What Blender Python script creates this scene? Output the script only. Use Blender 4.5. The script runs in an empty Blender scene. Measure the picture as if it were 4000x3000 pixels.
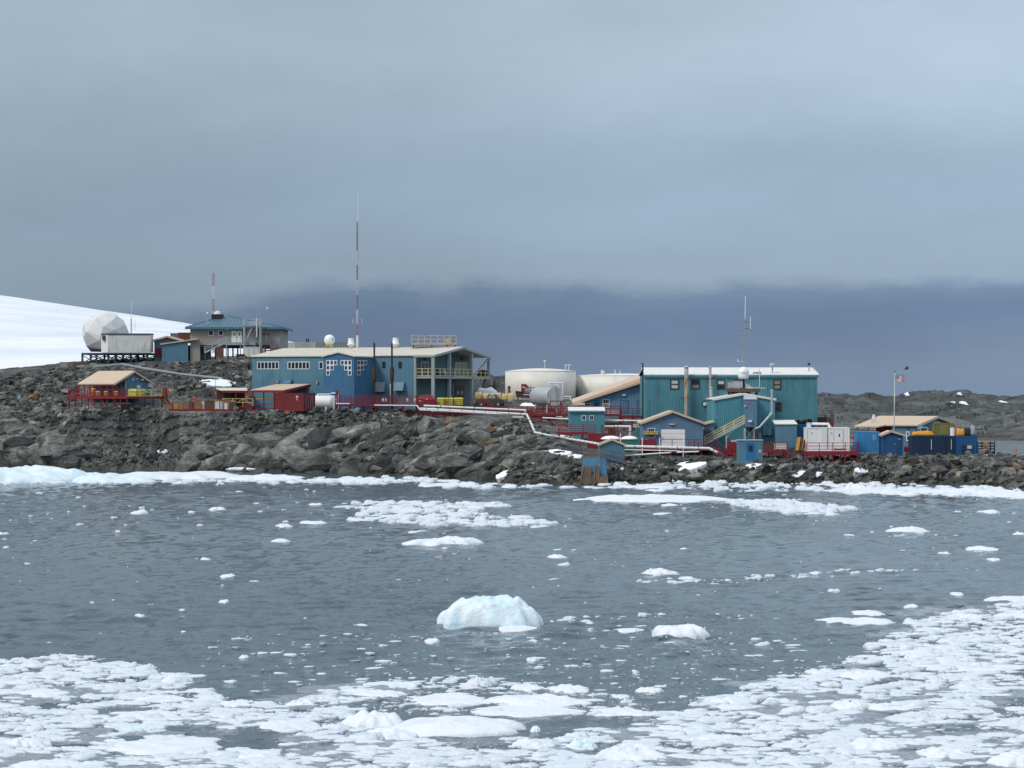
import bpy, bmesh, math, random
import numpy as np
from mathutils import Vector, Matrix

# ------------------------------------------------------------------ camera, sky, sun, exposure
scene = bpy.context.scene
COL = scene.collection
F, CU, HV, CH = 9000.0, 2000.0, 1530.0, 12.0      # focal length (px of the 4000 px photo), centre, horizon row, eye height
cam_d = bpy.data.cameras.new('camera')
cam_d.sensor_width = 36.0
cam_d.lens = 36.0 * F / 4000.0
cam_d.shift_y = (HV - 1500.0) / 4000.0
cam_d.clip_start = 1.0
cam_d.clip_end = 20000.0
cam = bpy.data.objects.new('camera', cam_d)
cam.location = (0, 0, CH)
cam.rotation_euler = (math.pi / 2, 0, 0)
COL.objects.link(cam)
scene.camera = cam

SUN_EL, SUN_AZ = math.radians(44), math.radians(236)     # azimuth from +Y clockwise: behind the camera, to the left
world = bpy.data.worlds.new('World')
scene.world = world
world.use_nodes = True
wn, wl = world.node_tree.nodes, world.node_tree.links
wn.clear()


def wnode(t, **kw):
    n = wn.new(t)
    for a, b in kw.items():
        setattr(n, a, b)
    return n


def wmath(op, a, b=None, c=None, clamp=False):
    n = wn.new('ShaderNodeMath')
    n.operation = op
    n.use_clamp = clamp
    for i, x in enumerate((a, b, c)):
        if x is None:
            continue
        if isinstance(x, (int, float)):
            n.inputs[i].default_value = x
        else:
            wl.new(x, n.inputs[i])
    return n.outputs[0]


def wnoise(scale, xyz, detail=4.0, rough=0.5, loc=(0, 0, 0)):
    m = wnode('ShaderNodeMapping')
    m.inputs['Scale'].default_value = xyz
    m.inputs['Location'].default_value = loc
    wl.new(tc.outputs['Generated'], m.inputs['Vector'])
    n = wnode('ShaderNodeTexNoise')
    n.inputs['Scale'].default_value = scale
    n.inputs['Detail'].default_value = detail
    n.inputs['Roughness'].default_value = rough
    wl.new(m.outputs[0], n.inputs['Vector'])
    return n.outputs['Fac']


tc = wnode('ShaderNodeTexCoord')
sep = wnode('ShaderNodeSeparateXYZ')
wl.new(tc.outputs['Generated'], sep.inputs[0])
zup = sep.outputs['Z']
# overcast: a dark slate curtain of cloud low over the horizon, its lower edge ragged, a paler deck above that
# brightens towards the zenith as any overcast does
edge = wmath('MULTIPLY', wmath('SUBTRACT', wnoise(13.0, (1, 1, 2.2), 6, 0.6, (3.1, 0.0, 0.4)), 0.5), 0.026)
broad = wmath('MULTIPLY', wmath('SUBTRACT', wnoise(3.2, (1, 1, 1.5), 2, 0.5, (0.35, 2.0, 0.0)), 0.5), 0.05)
el = wmath('ADD', wmath('ADD', zup, edge), wmath('ADD', broad, wmath('MULTIPLY', sep.outputs['X'], -0.030)))
ramp = wnode('ShaderNodeValToRGB')
cr = ramp.color_ramp
cr.interpolation = 'EASE'
stops = [(0.0, (0.112, 0.162, 0.242)), (0.026, (0.076, 0.126, 0.218)), (0.033, (0.087, 0.140, 0.232)), (0.043, (0.182, 0.248, 0.325)),
         (0.072, (0.196, 0.268, 0.352)), (0.150, (0.286, 0.364, 0.438)), (0.30, (0.39, 0.47, 0.555)),
         (0.62, (0.52, 0.58, 0.66)), (1.0, (0.58, 0.63, 0.70))]
cr.elements[0].position, cr.elements[1].position = 0.0, 1.0
for i, (p, c) in enumerate(stops):
    e = cr.elements[0] if i == 0 else (cr.elements[len(cr.elements) - 1] if i == len(stops) - 1 else cr.elements.new(p))
    e.position = p
    e.color = (*c, 1)
wl.new(el, ramp.inputs[0])
wisp = wmath('ADD', wmath('MULTIPLY', wnoise(5.0, (1, 1, 3.2), 6, 0.55, (1.7, 0.2, 0.9)), 0.50), 0.75)
mul = wnode('ShaderNodeMixRGB', blend_type='MULTIPLY')
mul.inputs[0].default_value = 1.0
wl.new(ramp.outputs[0], mul.inputs[1])
wl.new(wisp, mul.inputs[2])
sky = wnode('ShaderNodeTexSky', sky_type='NISHITA')
sky.sun_disc = False
sky.sun_elevation = SUN_EL
sky.sun_rotation = SUN_AZ
skys = wnode('ShaderNodeMixRGB', blend_type='MULTIPLY')
skys.inputs[0].default_value = 1.0
wl.new(sky.outputs[0], skys.inputs[1])
skys.inputs[2].default_value = (0.10, 0.10, 0.10, 1)
mixs = wnode('ShaderNodeMixRGB', blend_type='MIX')
mixs.inputs[0].default_value = 0.93            # cloud cover over the blue
wl.new(skys.outputs[0], mixs.inputs[1])
side = wmath('MAXIMUM', wmath('MINIMUM', wmath('MULTIPLY', sep.outputs['X'], 0.80), 0.16), -0.16)   # the cloud is thicker to the left
mul2 = wnode('ShaderNodeMixRGB', blend_type='MULTIPLY')
mul2.inputs[0].default_value = 1.0
wl.new(mul.outputs[0], mul2.inputs[1])
wl.new(wmath('ADD', side, 1.0), mul2.inputs[2])
wl.new(mul2.outputs[0], mixs.inputs[2])
bg = wnode('ShaderNodeBackground')
bg.inputs['Strength'].default_value = 1.0
wl.new(mixs.outputs[0], bg.inputs['Color'])
wout = wnode('ShaderNodeOutputWorld')
wl.new(bg.outputs[0], wout.inputs['Surface'])

sun_d = bpy.data.lights.new('sun', 'SUN')
sun_d.energy = 1.5
sun_d.angle = math.radians(14)
sun_d.color = (1.0, 0.965, 0.91)
sun = bpy.data.objects.new('sun', sun_d)
sdir = Vector((math.sin(SUN_AZ) * math.cos(SUN_EL), math.cos(SUN_AZ) * math.cos(SUN_EL), math.sin(SUN_EL)))
sun.rotation_euler = sdir.to_track_quat('Z', 'Y').to_euler()
COL.objects.link(sun)

scene.view_settings.view_transform = 'Standard'
scene.view_settings.look = 'None'
scene.view_settings.exposure = 0.50
scene.view_settings.gamma = 1.0
scene.view_settings.use_curve_mapping = False
scene.cycles.max_bounces = 5
scene.cycles.use_denoising = True

# ------------------------------------------------------------------ helpers
random.seed(7)
RNG = np.random.default_rng(11)


def P(u, v, Y):
    return Vector(((u - CU) / F * Y, Y, CH - (v - HV) / F * Y))


def WP(u, v):                                   # a point of the sea surface
    Y = CH * F / (v - HV)
    return Vector(((u - CU) / F * Y, Y, 0.0))


def tag(o, label=None, cat=None, group=None, kind=None):
    if label: o['label'] = label
    if cat: o['category'] = cat
    if group: o['group'] = group
    if kind: o['kind'] = kind
    return o


def link(o, parent=None):
    COL.objects.link(o)
    if parent is not None:
        o.parent = parent
        if parent.data is not None:
            o.matrix_parent_inverse = parent.matrix_basis.inverted()
    return o


def thing(name, label, cat, loc, rz=0.0, group=None):
    o = bpy.data.objects.new(name, None)
    o.empty_display_size = 0.3
    o.location = loc
    o.rotation_euler = (0, 0, rz)
    COL.objects.link(o)
    return tag(o, label, cat, group)


UNITS = {}


def unit(shape, m):
    key = (shape, m.name)
    if key not in UNITS:
        me = bpy.data.meshes.new(shape + '_' + m.name)
        bm = bmesh.new()
        if shape == 'box':
            bmesh.ops.create_cube(bm, size=1.0)
        else:
            bmesh.ops.create_cone(bm, cap_ends=True, segments=14, radius1=1, radius2=1, depth=1)
        bm.to_mesh(me)
        bm.free()
        if shape == 'tube':
            for p in me.polygons:
                p.use_smooth = len(p.vertices) == 4
        me.materials.append(m)
        UNITS[key] = me
    return UNITS[key]


def box(name, parent, m, c, s, rz=0.0):
    o = bpy.data.objects.new(name, unit('box', m))
    o.location = c
    o.scale = s
    o.rotation_euler = (0, 0, rz)
    return link(o, parent)


def bx(name, parent, m, x0, x1, y0, y1, z0, z1):
    return box(name, parent, m, ((x0 + x1) / 2, (y0 + y1) / 2, (z0 + z1) / 2), (abs(x1 - x0), abs(y1 - y0), abs(z1 - z0)))


def bar(name, parent, m, a, b, w, h=None):
    a, b = Vector(a), Vector(b)
    d = b - a
    o = bpy.data.objects.new(name, unit('box', m))
    o.rotation_mode = 'QUATERNION'
    o.rotation_quaternion = d.to_track_quat('X', 'Z')
    o.location = (a + b) / 2
    o.scale = (d.length, w, h or w)
    return link(o, parent)


def tube(name, parent, m, a, b, r):
    a, b = Vector(a), Vector(b)
    d = b - a
    o = bpy.data.objects.new(name, unit('tube', m))
    o.rotation_mode = 'QUATERNION'
    o.rotation_quaternion = d.to_track_quat('Z', 'Y')
    o.location = (a + b) / 2
    o.scale = (r, r, d.length)
    return link(o, parent)


def mesh(name, parent, m, verts, faces, smooth=False):
    me = bpy.data.meshes.new(name)
    me.from_pydata([tuple(v) for v in verts], [], faces)
    me.materials.append(m)
    if smooth:
        me.polygons.foreach_set('use_smooth', [True] * len(me.polygons))
    me.update()
    return link(bpy.data.objects.new(name, me), parent)


class MB:
    def __init__(s):
        s.v, s.f = [], []

    def add(s, vs, fs):
        n = len(s.v)
        s.v += [Vector(v) for v in vs]
        s.f += [[i + n for i in f] for f in fs]
        return s

    def hexa(s, p):
        return s.add(p, [(0, 3, 2, 1), (4, 5, 6, 7), (0, 1, 5, 4), (1, 2, 6, 5), (2, 3, 7, 6), (3, 0, 4, 7)])

    def box(s, x0, x1, y0, y1, z0, z1):
        return s.hexa([(x0, y0, z0), (x1, y0, z0), (x1, y1, z0), (x0, y1, z0), (x0, y0, z1), (x1, y0, z1), (x1, y1, z1), (x0, y1, z1)])

    def bar(s, a, b, w, h=None):
        a, b = Vector(a), Vector(b)
        q = (b - a).to_track_quat('X', 'Z')
        L, w, h = (b - a).length, w / 2, (h or w) / 2
        return s.hexa([a + q @ Vector(p) for p in ((0, -w, -h), (L, -w, -h), (L, w, -h), (0, w, -h), (0, -w, h), (L, -w, h), (L, w, h), (0, w, h))])

    def tube(s, a, b, r, n=10, r2=None):
        a, b = Vector(a), Vector(b)
        q = (b - a).to_track_quat('Z', 'Y')
        r2 = r if r2 is None else r2
        vs = [a + q @ Vector((math.cos(t) * r, math.sin(t) * r, 0)) for t in (2 * math.pi * i / n for i in range(n))]
        vs += [b + q @ Vector((math.cos(t) * r2, math.sin(t) * r2, 0)) for t in (2 * math.pi * i / n for i in range(n))]
        fs = [(i, (i + 1) % n, n + (i + 1) % n, n + i) for i in range(n)] + [tuple(reversed(range(n))), tuple(range(n, 2 * n))]
        return s.add(vs, fs)

    def lathe(s, c, prof, n=20, axis='Z', q=None):
        c = Vector(c)
        vs = []
        for r, h in prof:
            for i in range(n):
                t = 2 * math.pi * i / n
                p = Vector((math.cos(t) * r, math.sin(t) * r, h))
                vs.append(c + (q @ p if q else p))
        fs = []
        for k in range(len(prof) - 1):
            for i in range(n):
                j = (i + 1) % n
                fs.append((k * n + i, k * n + j, (k + 1) * n + j, (k + 1) * n + i))
        fs.append(tuple(reversed(range(n))))
        fs.append(tuple(range((len(prof) - 1) * n, len(prof) * n)))
        return s.add(vs, fs)

    def build(s, name, parent, m, smooth=False):
        return mesh(name, parent, m, s.v, s.f, smooth)


class Basis:                                    # a wall plane: a along the wall, z up, d outwards
    def __init__(s, o, r, n):
        s.o, s.r, s.n = Vector(o), Vector(r), Vector(n)

    def p(s, a, z, d=0.0):
        return s.o + s.r * a + s.n * d + Vector((0, 0, z))

    def hexa(s, mb, a0, a1, z0, z1, d0, d1):
        return mb.hexa([s.p(a0, z0, d1), s.p(a1, z0, d1), s.p(a1, z0, d0), s.p(a0, z0, d0),
                        s.p(a0, z1, d1), s.p(a1, z1, d1), s.p(a1, z1, d0), s.p(a0, z1, d0)])


FRONT = lambda d=0.0: Basis((0, d, 0), (1, 0, 0), (0, -1, 0))
RIGHT = lambda c=0.0: Basis((c, 0, 0), (0, 1, 0), (1, 0, 0))


def panel(name, parent, m, B, a0, a1, z0, z1, d0=0.0, d1=0.05):
    mb = MB()
    B.hexa(mb, a0, a1, z0, z1, d0, d1)
    return mb.build(name, parent, m)


def window(parent, B, a0, a1, z0, z1, fm, gm, nx=1, nz=1, fw=0.07, out=0.07, name='window'):
    mb = MB()
    B.hexa(mb, a0, a1, z0, z0 + fw, 0.0, out)
    B.hexa(mb, a0, a1, z1 - fw, z1, 0.0, out)
    B.hexa(mb, a0, a0 + fw, z0 + fw, z1 - fw, 0.0, out)
    B.hexa(mb, a1 - fw, a1, z0 + fw, z1 - fw, 0.0, out)
    for i in range(1, nx):
        a = a0 + (a1 - a0) * i / nx
        B.hexa(mb, a - fw / 2, a + fw / 2, z0 + fw, z1 - fw, 0.0, out - 0.004)
    for i in range(1, nz):
        z = z0 + (z1 - z0) * i / nz
        B.hexa(mb, a0 + fw, a1 - fw, z - fw / 2, z + fw / 2, 0.0, out - 0.008)
    w = mb.build(name, parent, fm)
    for i in range(nx):
        for j in range(nz):
            A0, A1 = a0 + (a1 - a0) * i / nx + fw * 0.5, a0 + (a1 - a0) * (i + 1) / nx - fw * 0.5
            Z0, Z1 = z0 + (z1 - z0) * j / nz + fw * 0.5, z0 + (z1 - z0) * (j + 1) / nz - fw * 0.5
            g = gm[(i + j * nx) % len(gm)] if isinstance(gm, (list, tuple)) else gm
            panel('pane', w, g, B, A0, A1, Z0, Z1, 0.0, 0.03)
    return w


def door(parent, B, a0, a1, z0, z1, m, fm=None, win=None, handle=None, gm=None):
    fw = 0.06
    mb = MB()
    B.hexa(mb, a0, a1, z0, z1, 0.0, 0.05)
    d = mb.build('door', parent, m)
    if fm:
        mb = MB()
        B.hexa(mb, a0 - fw, a0, z0, z1 + fw, 0.0, 0.08)
        B.hexa(mb, a1, a1 + fw, z0, z1 + fw, 0.0, 0.08)
        B.hexa(mb, a0, a1, z1, z1 + fw, 0.0, 0.08)
        mb.build('frame', d, fm)
    if win:
        x0, x1, y0, y1 = win
        panel('pane', d, gm or M['glass'], B, a0 + (a1 - a0) * x0, a0 + (a1 - a0) * x1, z0 + (z1 - z0) * y0, z0 + (z1 - z0) * y1, 0.05, 0.065)
    hx = a1 - 0.12 if handle != 'l' else a0 + 0.12
    panel('handle', d, M['steel'], B, hx - 0.05, hx + 0.05, z0 + (z1 - z0) * 0.46, z0 + (z1 - z0) * 0.50, 0.05, 0.11)
    return d


def ribwall(name, parent, m, B, a0, a1, zb, top, pitch=0.30, depth=0.035, extra=()):
    tf = top if callable(top) else (lambda a: top)
    xs = []
    n = max(1, int(round((a1 - a0) / pitch)))
    pt = (a1 - a0) / n
    for i in range(n):
        s = a0 + i * pt
        xs += [(s, 0), (s + pt * 0.55, 0), (s + pt * 0.65, depth), (s + pt * 0.90, depth)]
    xs.append((a1, 0))
    for e in extra:
        xs.append((e, 0))
    xs.sort()
    vs, fs = [], []
    for a, d in xs:
        vs += [B.p(a, zb, d), B.p(a, tf(a), d)]
    for i in range(len(xs) - 1):
        fs.append((2 * i, 2 * i + 2, 2 * i + 3, 2 * i + 1))
    return mesh(name, parent, m, vs, fs)


class Site:
    def __init__(s, name, label, cat, u, v, Y, rz=0.0, group=None, z=None):
        s.o = P(u, v, Y)
        if z is not None:
            s.o.z = z
        s.rz = math.radians(rz)
        s.ex = (math.cos(s.rz), math.sin(s.rz))
        s.ey = (-math.sin(s.rz), math.cos(s.rz))
        s.e = thing(name, label, cat, s.o, s.rz, group)

    def _hit(s, ox, oy, d, u, v):
        a = (u - CU) / F
        t = (ox - a * oy) / (a * d[1] - d[0])
        Yt = oy + t * d[1]
        return t, CH - (v - HV) / F * Yt - s.o.z

    def F(s, u, v, d=0.0):                      # photo point -> (x, z) on the front plane at local y = d
        return s._hit(s.o.x + d * s.ey[0], s.o.y + d * s.ey[1], s.ex, u, v)

    def S(s, u, v, c=0.0):                      # photo point -> (y, z) on the side plane at local x = c
        return s._hit(s.o.x + c * s.ex[0], s.o.y + c * s.ex[1], s.ey, u, v)

    def R(s, u0, u1, v0, v1, d=0.0):            # photo rectangle -> a0, a1, z0, z1
        x0, z1 = s.F(u0, v0, d)
        x1, z0 = s.F(u1, v1, d)
        return x0, x1, z0, z1

    def RS(s, u0, u1, v0, v1, c=0.0):
        y0, z1 = s.S(u0, v0, c)
        y1, z0 = s.S(u1, v1, c)
        return y0, y1, z0, z1

    def w(s, x, y, z=0.0):
        return Vector((s.o.x + x * s.ex[0] + y * s.ey[0], s.o.y + x * s.ex[1] + y * s.ey[1], s.o.z + z))

    def g(s, x, y):                             # ground height in local z
        p = s.w(x, y)
        return gz(p.x, p.y) - s.o.z


# ------------------------------------------------------------------ noise
def h2(ix, iy, seed):
    n = np.sin(ix * 127.1 + iy * 311.7 + seed * 74.7) * 43758.5453
    return n - np.floor(n)


def vn2(x, y, seed=0):
    ix, iy = np.floor(x), np.floor(y)
    fx, fy = x - ix, y - iy
    fx, fy = fx * fx * (3 - 2 * fx), fy * fy * (3 - 2 * fy)
    a, b = h2(ix, iy, seed), h2(ix + 1, iy, seed)
    c, d = h2(ix, iy + 1, seed), h2(ix + 1, iy + 1, seed)
    return (a + (b - a) * fx) * (1 - fy) + (c + (d - c) * fx) * fy


def fbm2(x, y, seed=0, oct=4, g=0.5):
    r, a, t = 0.0, 1.0, 0.0
    for i in range(oct):
        r = r + a * (vn2(x, y, seed + i * 3.1) - 0.5)
        t += a
        x, y, a = x * 2.03 + 5.1, y * 2.03 + 1.7, a * g
    return r / t * 2


def vn3(x, y, z, seed=0):
    iz = np.floor(z)
    f = z - iz
    f = f * f * (3 - 2 * f)
    return vn2(x + iz * 17.13, y + iz * 9.71, seed) * (1 - f) + vn2(x + (iz + 1) * 17.13, y + (iz + 1) * 9.71, seed) * f


def fbm3(x, y, z, seed=0, oct=3, g=0.5):
    r, a, t = 0.0, 1.0, 0.0
    for i in range(oct):
        r = r + a * (vn3(x, y, z, seed + i * 3.1) - 0.5)
        t += a
        x, y, z, a = x * 2.03 + 5.1, y * 2.03 + 1.7, z * 2.03 + 3.3, a * g
    return r / t * 2


def facet(x, y, cell, seed, tilt, step, crack=0.0, cw=0.12, rnd=0.0):
    """Broken rock: every Voronoi cell is a tilted plane at its own height, open cracks between cells."""
    x, y = x / cell, y / cell
    ix, iy = np.floor(x), np.floor(y)
    b1 = np.full(x.shape, 9.0)
    b2 = np.full(x.shape, 9.0)
    hgt = np.zeros(x.shape)
    tone = np.zeros(x.shape)
    for dx in (-1, 0, 1):
        for dy in (-1, 0, 1):
            cx, cy = ix + dx, iy + dy
            px, py = cx + h2(cx, cy, seed), cy + h2(cx, cy, seed + 1.3)
            d = (x - px) ** 2 + (y - py) ** 2
            hh = (h2(cx, cy, seed + 2.1) - 0.5) * 2 * step + ((h2(cx, cy, seed + 3.7) - 0.5) * (x - px) + (h2(cx, cy, seed + 4.9) - 0.62) * (y - py)) * 2 * tilt * cell
            n = d < b1
            b2 = np.where(n, b1, np.minimum(b2, d))
            hgt = np.where(n, hh, hgt)
            tone = np.where(n, h2(cx, cy, seed + 6.6), tone)
            b1 = np.where(n, d, b1)
    if crack:
        hgt = hgt - crack * np.exp(-(np.sqrt(b2) - np.sqrt(b1)) / cw)
    return hgt - rnd * cell * b1, tone


# ------------------------------------------------------------------ materials
M = {}


def mat(key, col, rough=0.6, metal=0.0, var=0.10, scale=0.7, stain=None, amt=0.0, st_scale=(1.2, 1.2, 0.25), st_at=0.56, bump=0.0, bscale=6.0, spec=0.4):
    m = bpy.data.materials.new(key)
    m.use_nodes = True
    nt = m.node_tree
    N, L = nt.nodes, nt.links
    b = N['Principled BSDF']
    b.inputs['Roughness'].default_value = rough
    b.inputs['Metallic'].default_value = metal
    b.inputs['Specular IOR Level'].default_value = spec
    geo = N.new('ShaderNodeNewGeometry')
    nz = N.new('ShaderNodeTexNoise')
    nz.inputs['Scale'].default_value = scale
    nz.inputs['Detail'].default_value = 5
    L.new(geo.outputs['Position'], nz.inputs['Vector'])
    mr = N.new('ShaderNodeMapRange')
    mr.inputs['From Min'].default_value = 0.3
    mr.inputs['From Max'].default_value = 0.7
    mr.inputs['To Min'].default_value = 1 - var
    mr.inputs['To Max'].default_value = 1 + var
    L.new(nz.outputs['Fac'], mr.inputs['Value'])
    mu = N.new('ShaderNodeMixRGB')
    mu.blend_type = 'MULTIPLY'
    mu.inputs[0].default_value = 1
    mu.inputs[1].default_value = (*col, 1)
    L.new(mr.outputs[0], mu.inputs[2])
    out = mu.outputs[0]
    if stain:
        mp = N.new('ShaderNodeMapping')
        mp.inputs['Scale'].default_value = st_scale
        L.new(geo.outputs['Position'], mp.inputs['Vector'])
        n2 = N.new('ShaderNodeTexNoise')
        n2.inputs['Scale'].default_value = 1.0
        n2.inputs['Detail'].default_value = 6
        n2.inputs['Roughness'].default_value = 0.6
        L.new(mp.outputs[0], n2.inputs['Vector'])
        r2 = N.new('ShaderNodeMapRange')
        r2.inputs['From Min'].default_value = st_at
        r2.inputs['From Max'].default_value = st_at + 0.14
        r2.inputs['To Max'].default_value = amt
        L.new(n2.outputs['Fac'], r2.inputs['Value'])
        mx = N.new('ShaderNodeMixRGB')
        L.new(r2.outputs[0], mx.inputs[0])
        L.new(out, mx.inputs[1])
        mx.inputs[2].default_value = (*stain, 1)
        out = mx.outputs[0]
    L.new(out, b.inputs['Base Color'])
    if bump:
        bn = N.new('ShaderNodeTexNoise')
        bn.inputs['Scale'].default_value = bscale
        bn.inputs['Detail'].default_value = 6
        L.new(geo.outputs['Position'], bn.inputs['Vector'])
        bp = N.new('ShaderNodeBump')
        bp.inputs['Strength'].default_value = 1.0
        bp.inputs['Distance'].default_value = bump
        L.new(bn.outputs['Fac'], bp.inputs['Height'])
        L.new(bp.outputs[0], b.inputs['Normal'])
    M[key] = m
    return m


RUST = (0.16, 0.075, 0.035)
GRIME = (0.10, 0.10, 0.09)
mat('blue_shop', (0.125, 0.245, 0.360), 0.55, stain=(0.08, 0.16, 0.23), amt=0.5, var=0.07)
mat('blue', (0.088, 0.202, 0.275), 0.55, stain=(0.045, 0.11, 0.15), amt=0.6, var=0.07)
mat('blue_deep', (0.050, 0.155, 0.280), 0.5, stain=(0.035, 0.11, 0.20), amt=0.4, var=0.07)
mat('blue_pale', (0.105, 0.200, 0.290), 0.55, stain=(0.06, 0.12, 0.17), amt=0.6, var=0.07)
mat('blue_door', (0.020, 0.125, 0.300), 0.45)
mat('blue_bright', (0.055, 0.245, 0.480), 0.5, stain=(0.04, 0.17, 0.32), amt=0.4)
mat('navy', (0.014, 0.035, 0.075), 0.45, stain=(0.03, 0.035, 0.04), amt=0.4)
mat('navy_blue', (0.018, 0.085, 0.205), 0.45, stain=(0.02, 0.05, 0.10), amt=0.4)
mat('teal', (0.080, 0.232, 0.280), 0.55, stain=(0.04, 0.12, 0.15), amt=0.65, var=0.07, st_scale=(1.6, 1.6, 0.16))
mat('teal_bright', (0.074, 0.245, 0.305), 0.55, stain=(0.04, 0.14, 0.18), amt=0.55, var=0.07)
mat('peach', (0.56, 0.43, 0.315), 0.6, var=0.05, stain=(0.46, 0.35, 0.25), amt=0.35)
mat('cream', (0.62, 0.58, 0.48), 0.55, var=0.05, stain=(0.45, 0.41, 0.33), amt=0.4)
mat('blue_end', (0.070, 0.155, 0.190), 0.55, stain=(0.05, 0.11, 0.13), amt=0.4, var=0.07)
mat('dome_white', (0.66, 0.66, 0.66), 0.6, var=0.05)
mat('cream_tank', (0.72, 0.69, 0.62), 0.5, var=0.04, stain=(0.42, 0.32, 0.20), amt=0.35, st_scale=(0.9, 0.9, 0.12), st_at=0.58)
mat('white', (0.78, 0.78, 0.77), 0.5, var=0.04, stain=(0.55, 0.53, 0.48), amt=0.25)
mat('white_dirty', (0.60, 0.60, 0.57), 0.55, var=0.08, stain=(0.32, 0.30, 0.26), amt=0.55, st_at=0.5)
mat('roof_white', (0.70, 0.70, 0.66), 0.5, var=0.05, stain=(0.5, 0.49, 0.45), amt=0.4)
mat('red', (0.205, 0.016, 0.022), 0.55, var=0.12, stain=(0.09, 0.012, 0.014), amt=0.5)
mat('red_box', (0.175, 0.022, 0.026), 0.5, var=0.10, stain=(0.10, 0.02, 0.02), amt=0.5)
mat('yellow', (0.60, 0.50, 0.16), 0.5, var=0.08, stain=(0.42, 0.34, 0.14), amt=0.4)
mat('yellow_rail', (0.66, 0.55, 0.27), 0.5, var=0.06)
mat('yellow_bin', (0.52, 0.47, 0.07), 0.5, var=0.08)
mat('yellow_bag', (0.56, 0.46, 0.20), 0.7, var=0.10, stain=(0.42, 0.30, 0.10), amt=0.5, bump=0.03)
mat('orange', (0.62, 0.27, 0.03), 0.6, var=0.10)
mat('cone', (0.80, 0.075, 0.02), 0.5, var=0.05)
mat('steel', (0.34, 0.36, 0.37), 0.45, metal=0.3, var=0.08)
mat('steel_dark', (0.055, 0.065, 0.075), 0.5, var=0.1)
mat('steel_green', (0.30, 0.35, 0.34), 0.55, var=0.06, stain=(0.22, 0.22, 0.19), amt=0.4)
mat('galv', (0.42, 0.45, 0.47), 0.45, metal=0.2, var=0.07, stain=(0.30, 0.31, 0.31), amt=0.4)
mat('lab_grey', (0.300, 0.275, 0.255), 0.65, var=0.05, stain=(0.22, 0.21, 0.20), amt=0.3)
mat('roof_blue', (0.080, 0.155, 0.215), 0.5, var=0.08, stain=(0.06, 0.10, 0.13), amt=0.4)
mat('rusty', (0.120, 0.055, 0.036), 0.75, var=0.25, stain=(0.20, 0.09, 0.04), amt=0.6, st_at=0.5)
mat('rust_pipe', (0.40, 0.34, 0.27), 0.6, var=0.10, stain=(0.27, 0.10, 0.04), amt=0.85, st_at=0.47, st_scale=(2, 2, 0.6))
mat('brown', (0.105, 0.056, 0.042), 0.7, var=0.15, stain=(0.10, 0.05, 0.03), amt=0.4)
mat('carton', (0.25, 0.140, 0.075), 0.8, var=0.12)
mat('carton_orange', (0.42, 0.21, 0.06), 0.8, var=0.12)
mat('wood', (0.26, 0.165, 0.085), 0.8, var=0.2, stain=(0.13, 0.08, 0.045), amt=0.6)
mat('wood_old', (0.17, 0.135, 0.105), 0.85, var=0.2, stain=(0.24, 0.12, 0.05), amt=0.6)
mat('black', (0.013, 0.014, 0.016), 0.55)
mat('black_soft', (0.022, 0.022, 0.024), 0.8, var=0.2)
mat('grey_tarp', (0.27, 0.28, 0.30), 0.6, bump=0.04)
mat('blue_tarp', (0.06, 0.27, 0.52), 0.5, bump=0.03)
mat('olive', (0.17, 0.165, 0.045), 0.8, var=0.15, stain=(0.11, 0.10, 0.04), amt=0.5)
mat('green', (0.03, 0.16, 0.12), 0.6)
mat('glass', (0.020, 0.027, 0.035), 0.08, var=0.2, spec=0.5)
mat('glass_blind', (0.52, 0.54, 0.50), 0.35, var=0.05)
mat('glass_tan', (0.25, 0.25, 0.19), 0.3, var=0.05)
mat('frame_brown', (0.050, 0.038, 0.034), 0.6)
mat('flag_red', (0.52, 0.035, 0.055), 0.7, var=0.05)
mat('flag_navy', (0.030, 0.045, 0.170), 0.7, var=0.05)
mat('dome_clear', (0.55, 0.62, 0.66), 0.12, var=0.05)
mat('red_bright', (0.62, 0.03, 0.04), 0.5)
mat('pipe_white', (0.72, 0.72, 0.69), 0.5, var=0.06, stain=(0.42, 0.38, 0.32), amt=0.5, st_scale=(0.8, 0.8, 0.8), st_at=0.55)
mat('container_grey', (0.44, 0.46, 0.46), 0.6, var=0.08, stain=(0.24, 0.20, 0.17), amt=0.55, st_at=0.52)
mat('container_green', (0.22, 0.26, 0.26), 0.6, var=0.08, stain=(0.14, 0.14, 0.13), amt=0.5)
mat('concrete', (0.30, 0.27, 0.25), 0.85, var=0.12)
mat('dock_steel', (0.085, 0.225, 0.360), 0.6, var=0.08, stain=(0.17, 0.085, 0.035), amt=0.55, st_scale=(2.5, 2.5, 0.5), st_at=0.60)
mat('dock_rust', (0.200, 0.128, 0.072), 0.85, var=0.3, stain=(0.105, 0.120, 0.135), amt=0.95, st_scale=(3.0, 3.0, 0.35), st_at=0.47, bump=0.05)
mat('bird', (0.012, 0.012, 0.014), 0.8)
mat('snow', (0.83, 0.85, 0.88), 0.7, var=0.03, scale=0.3, bump=0.10, bscale=1.2)


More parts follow.
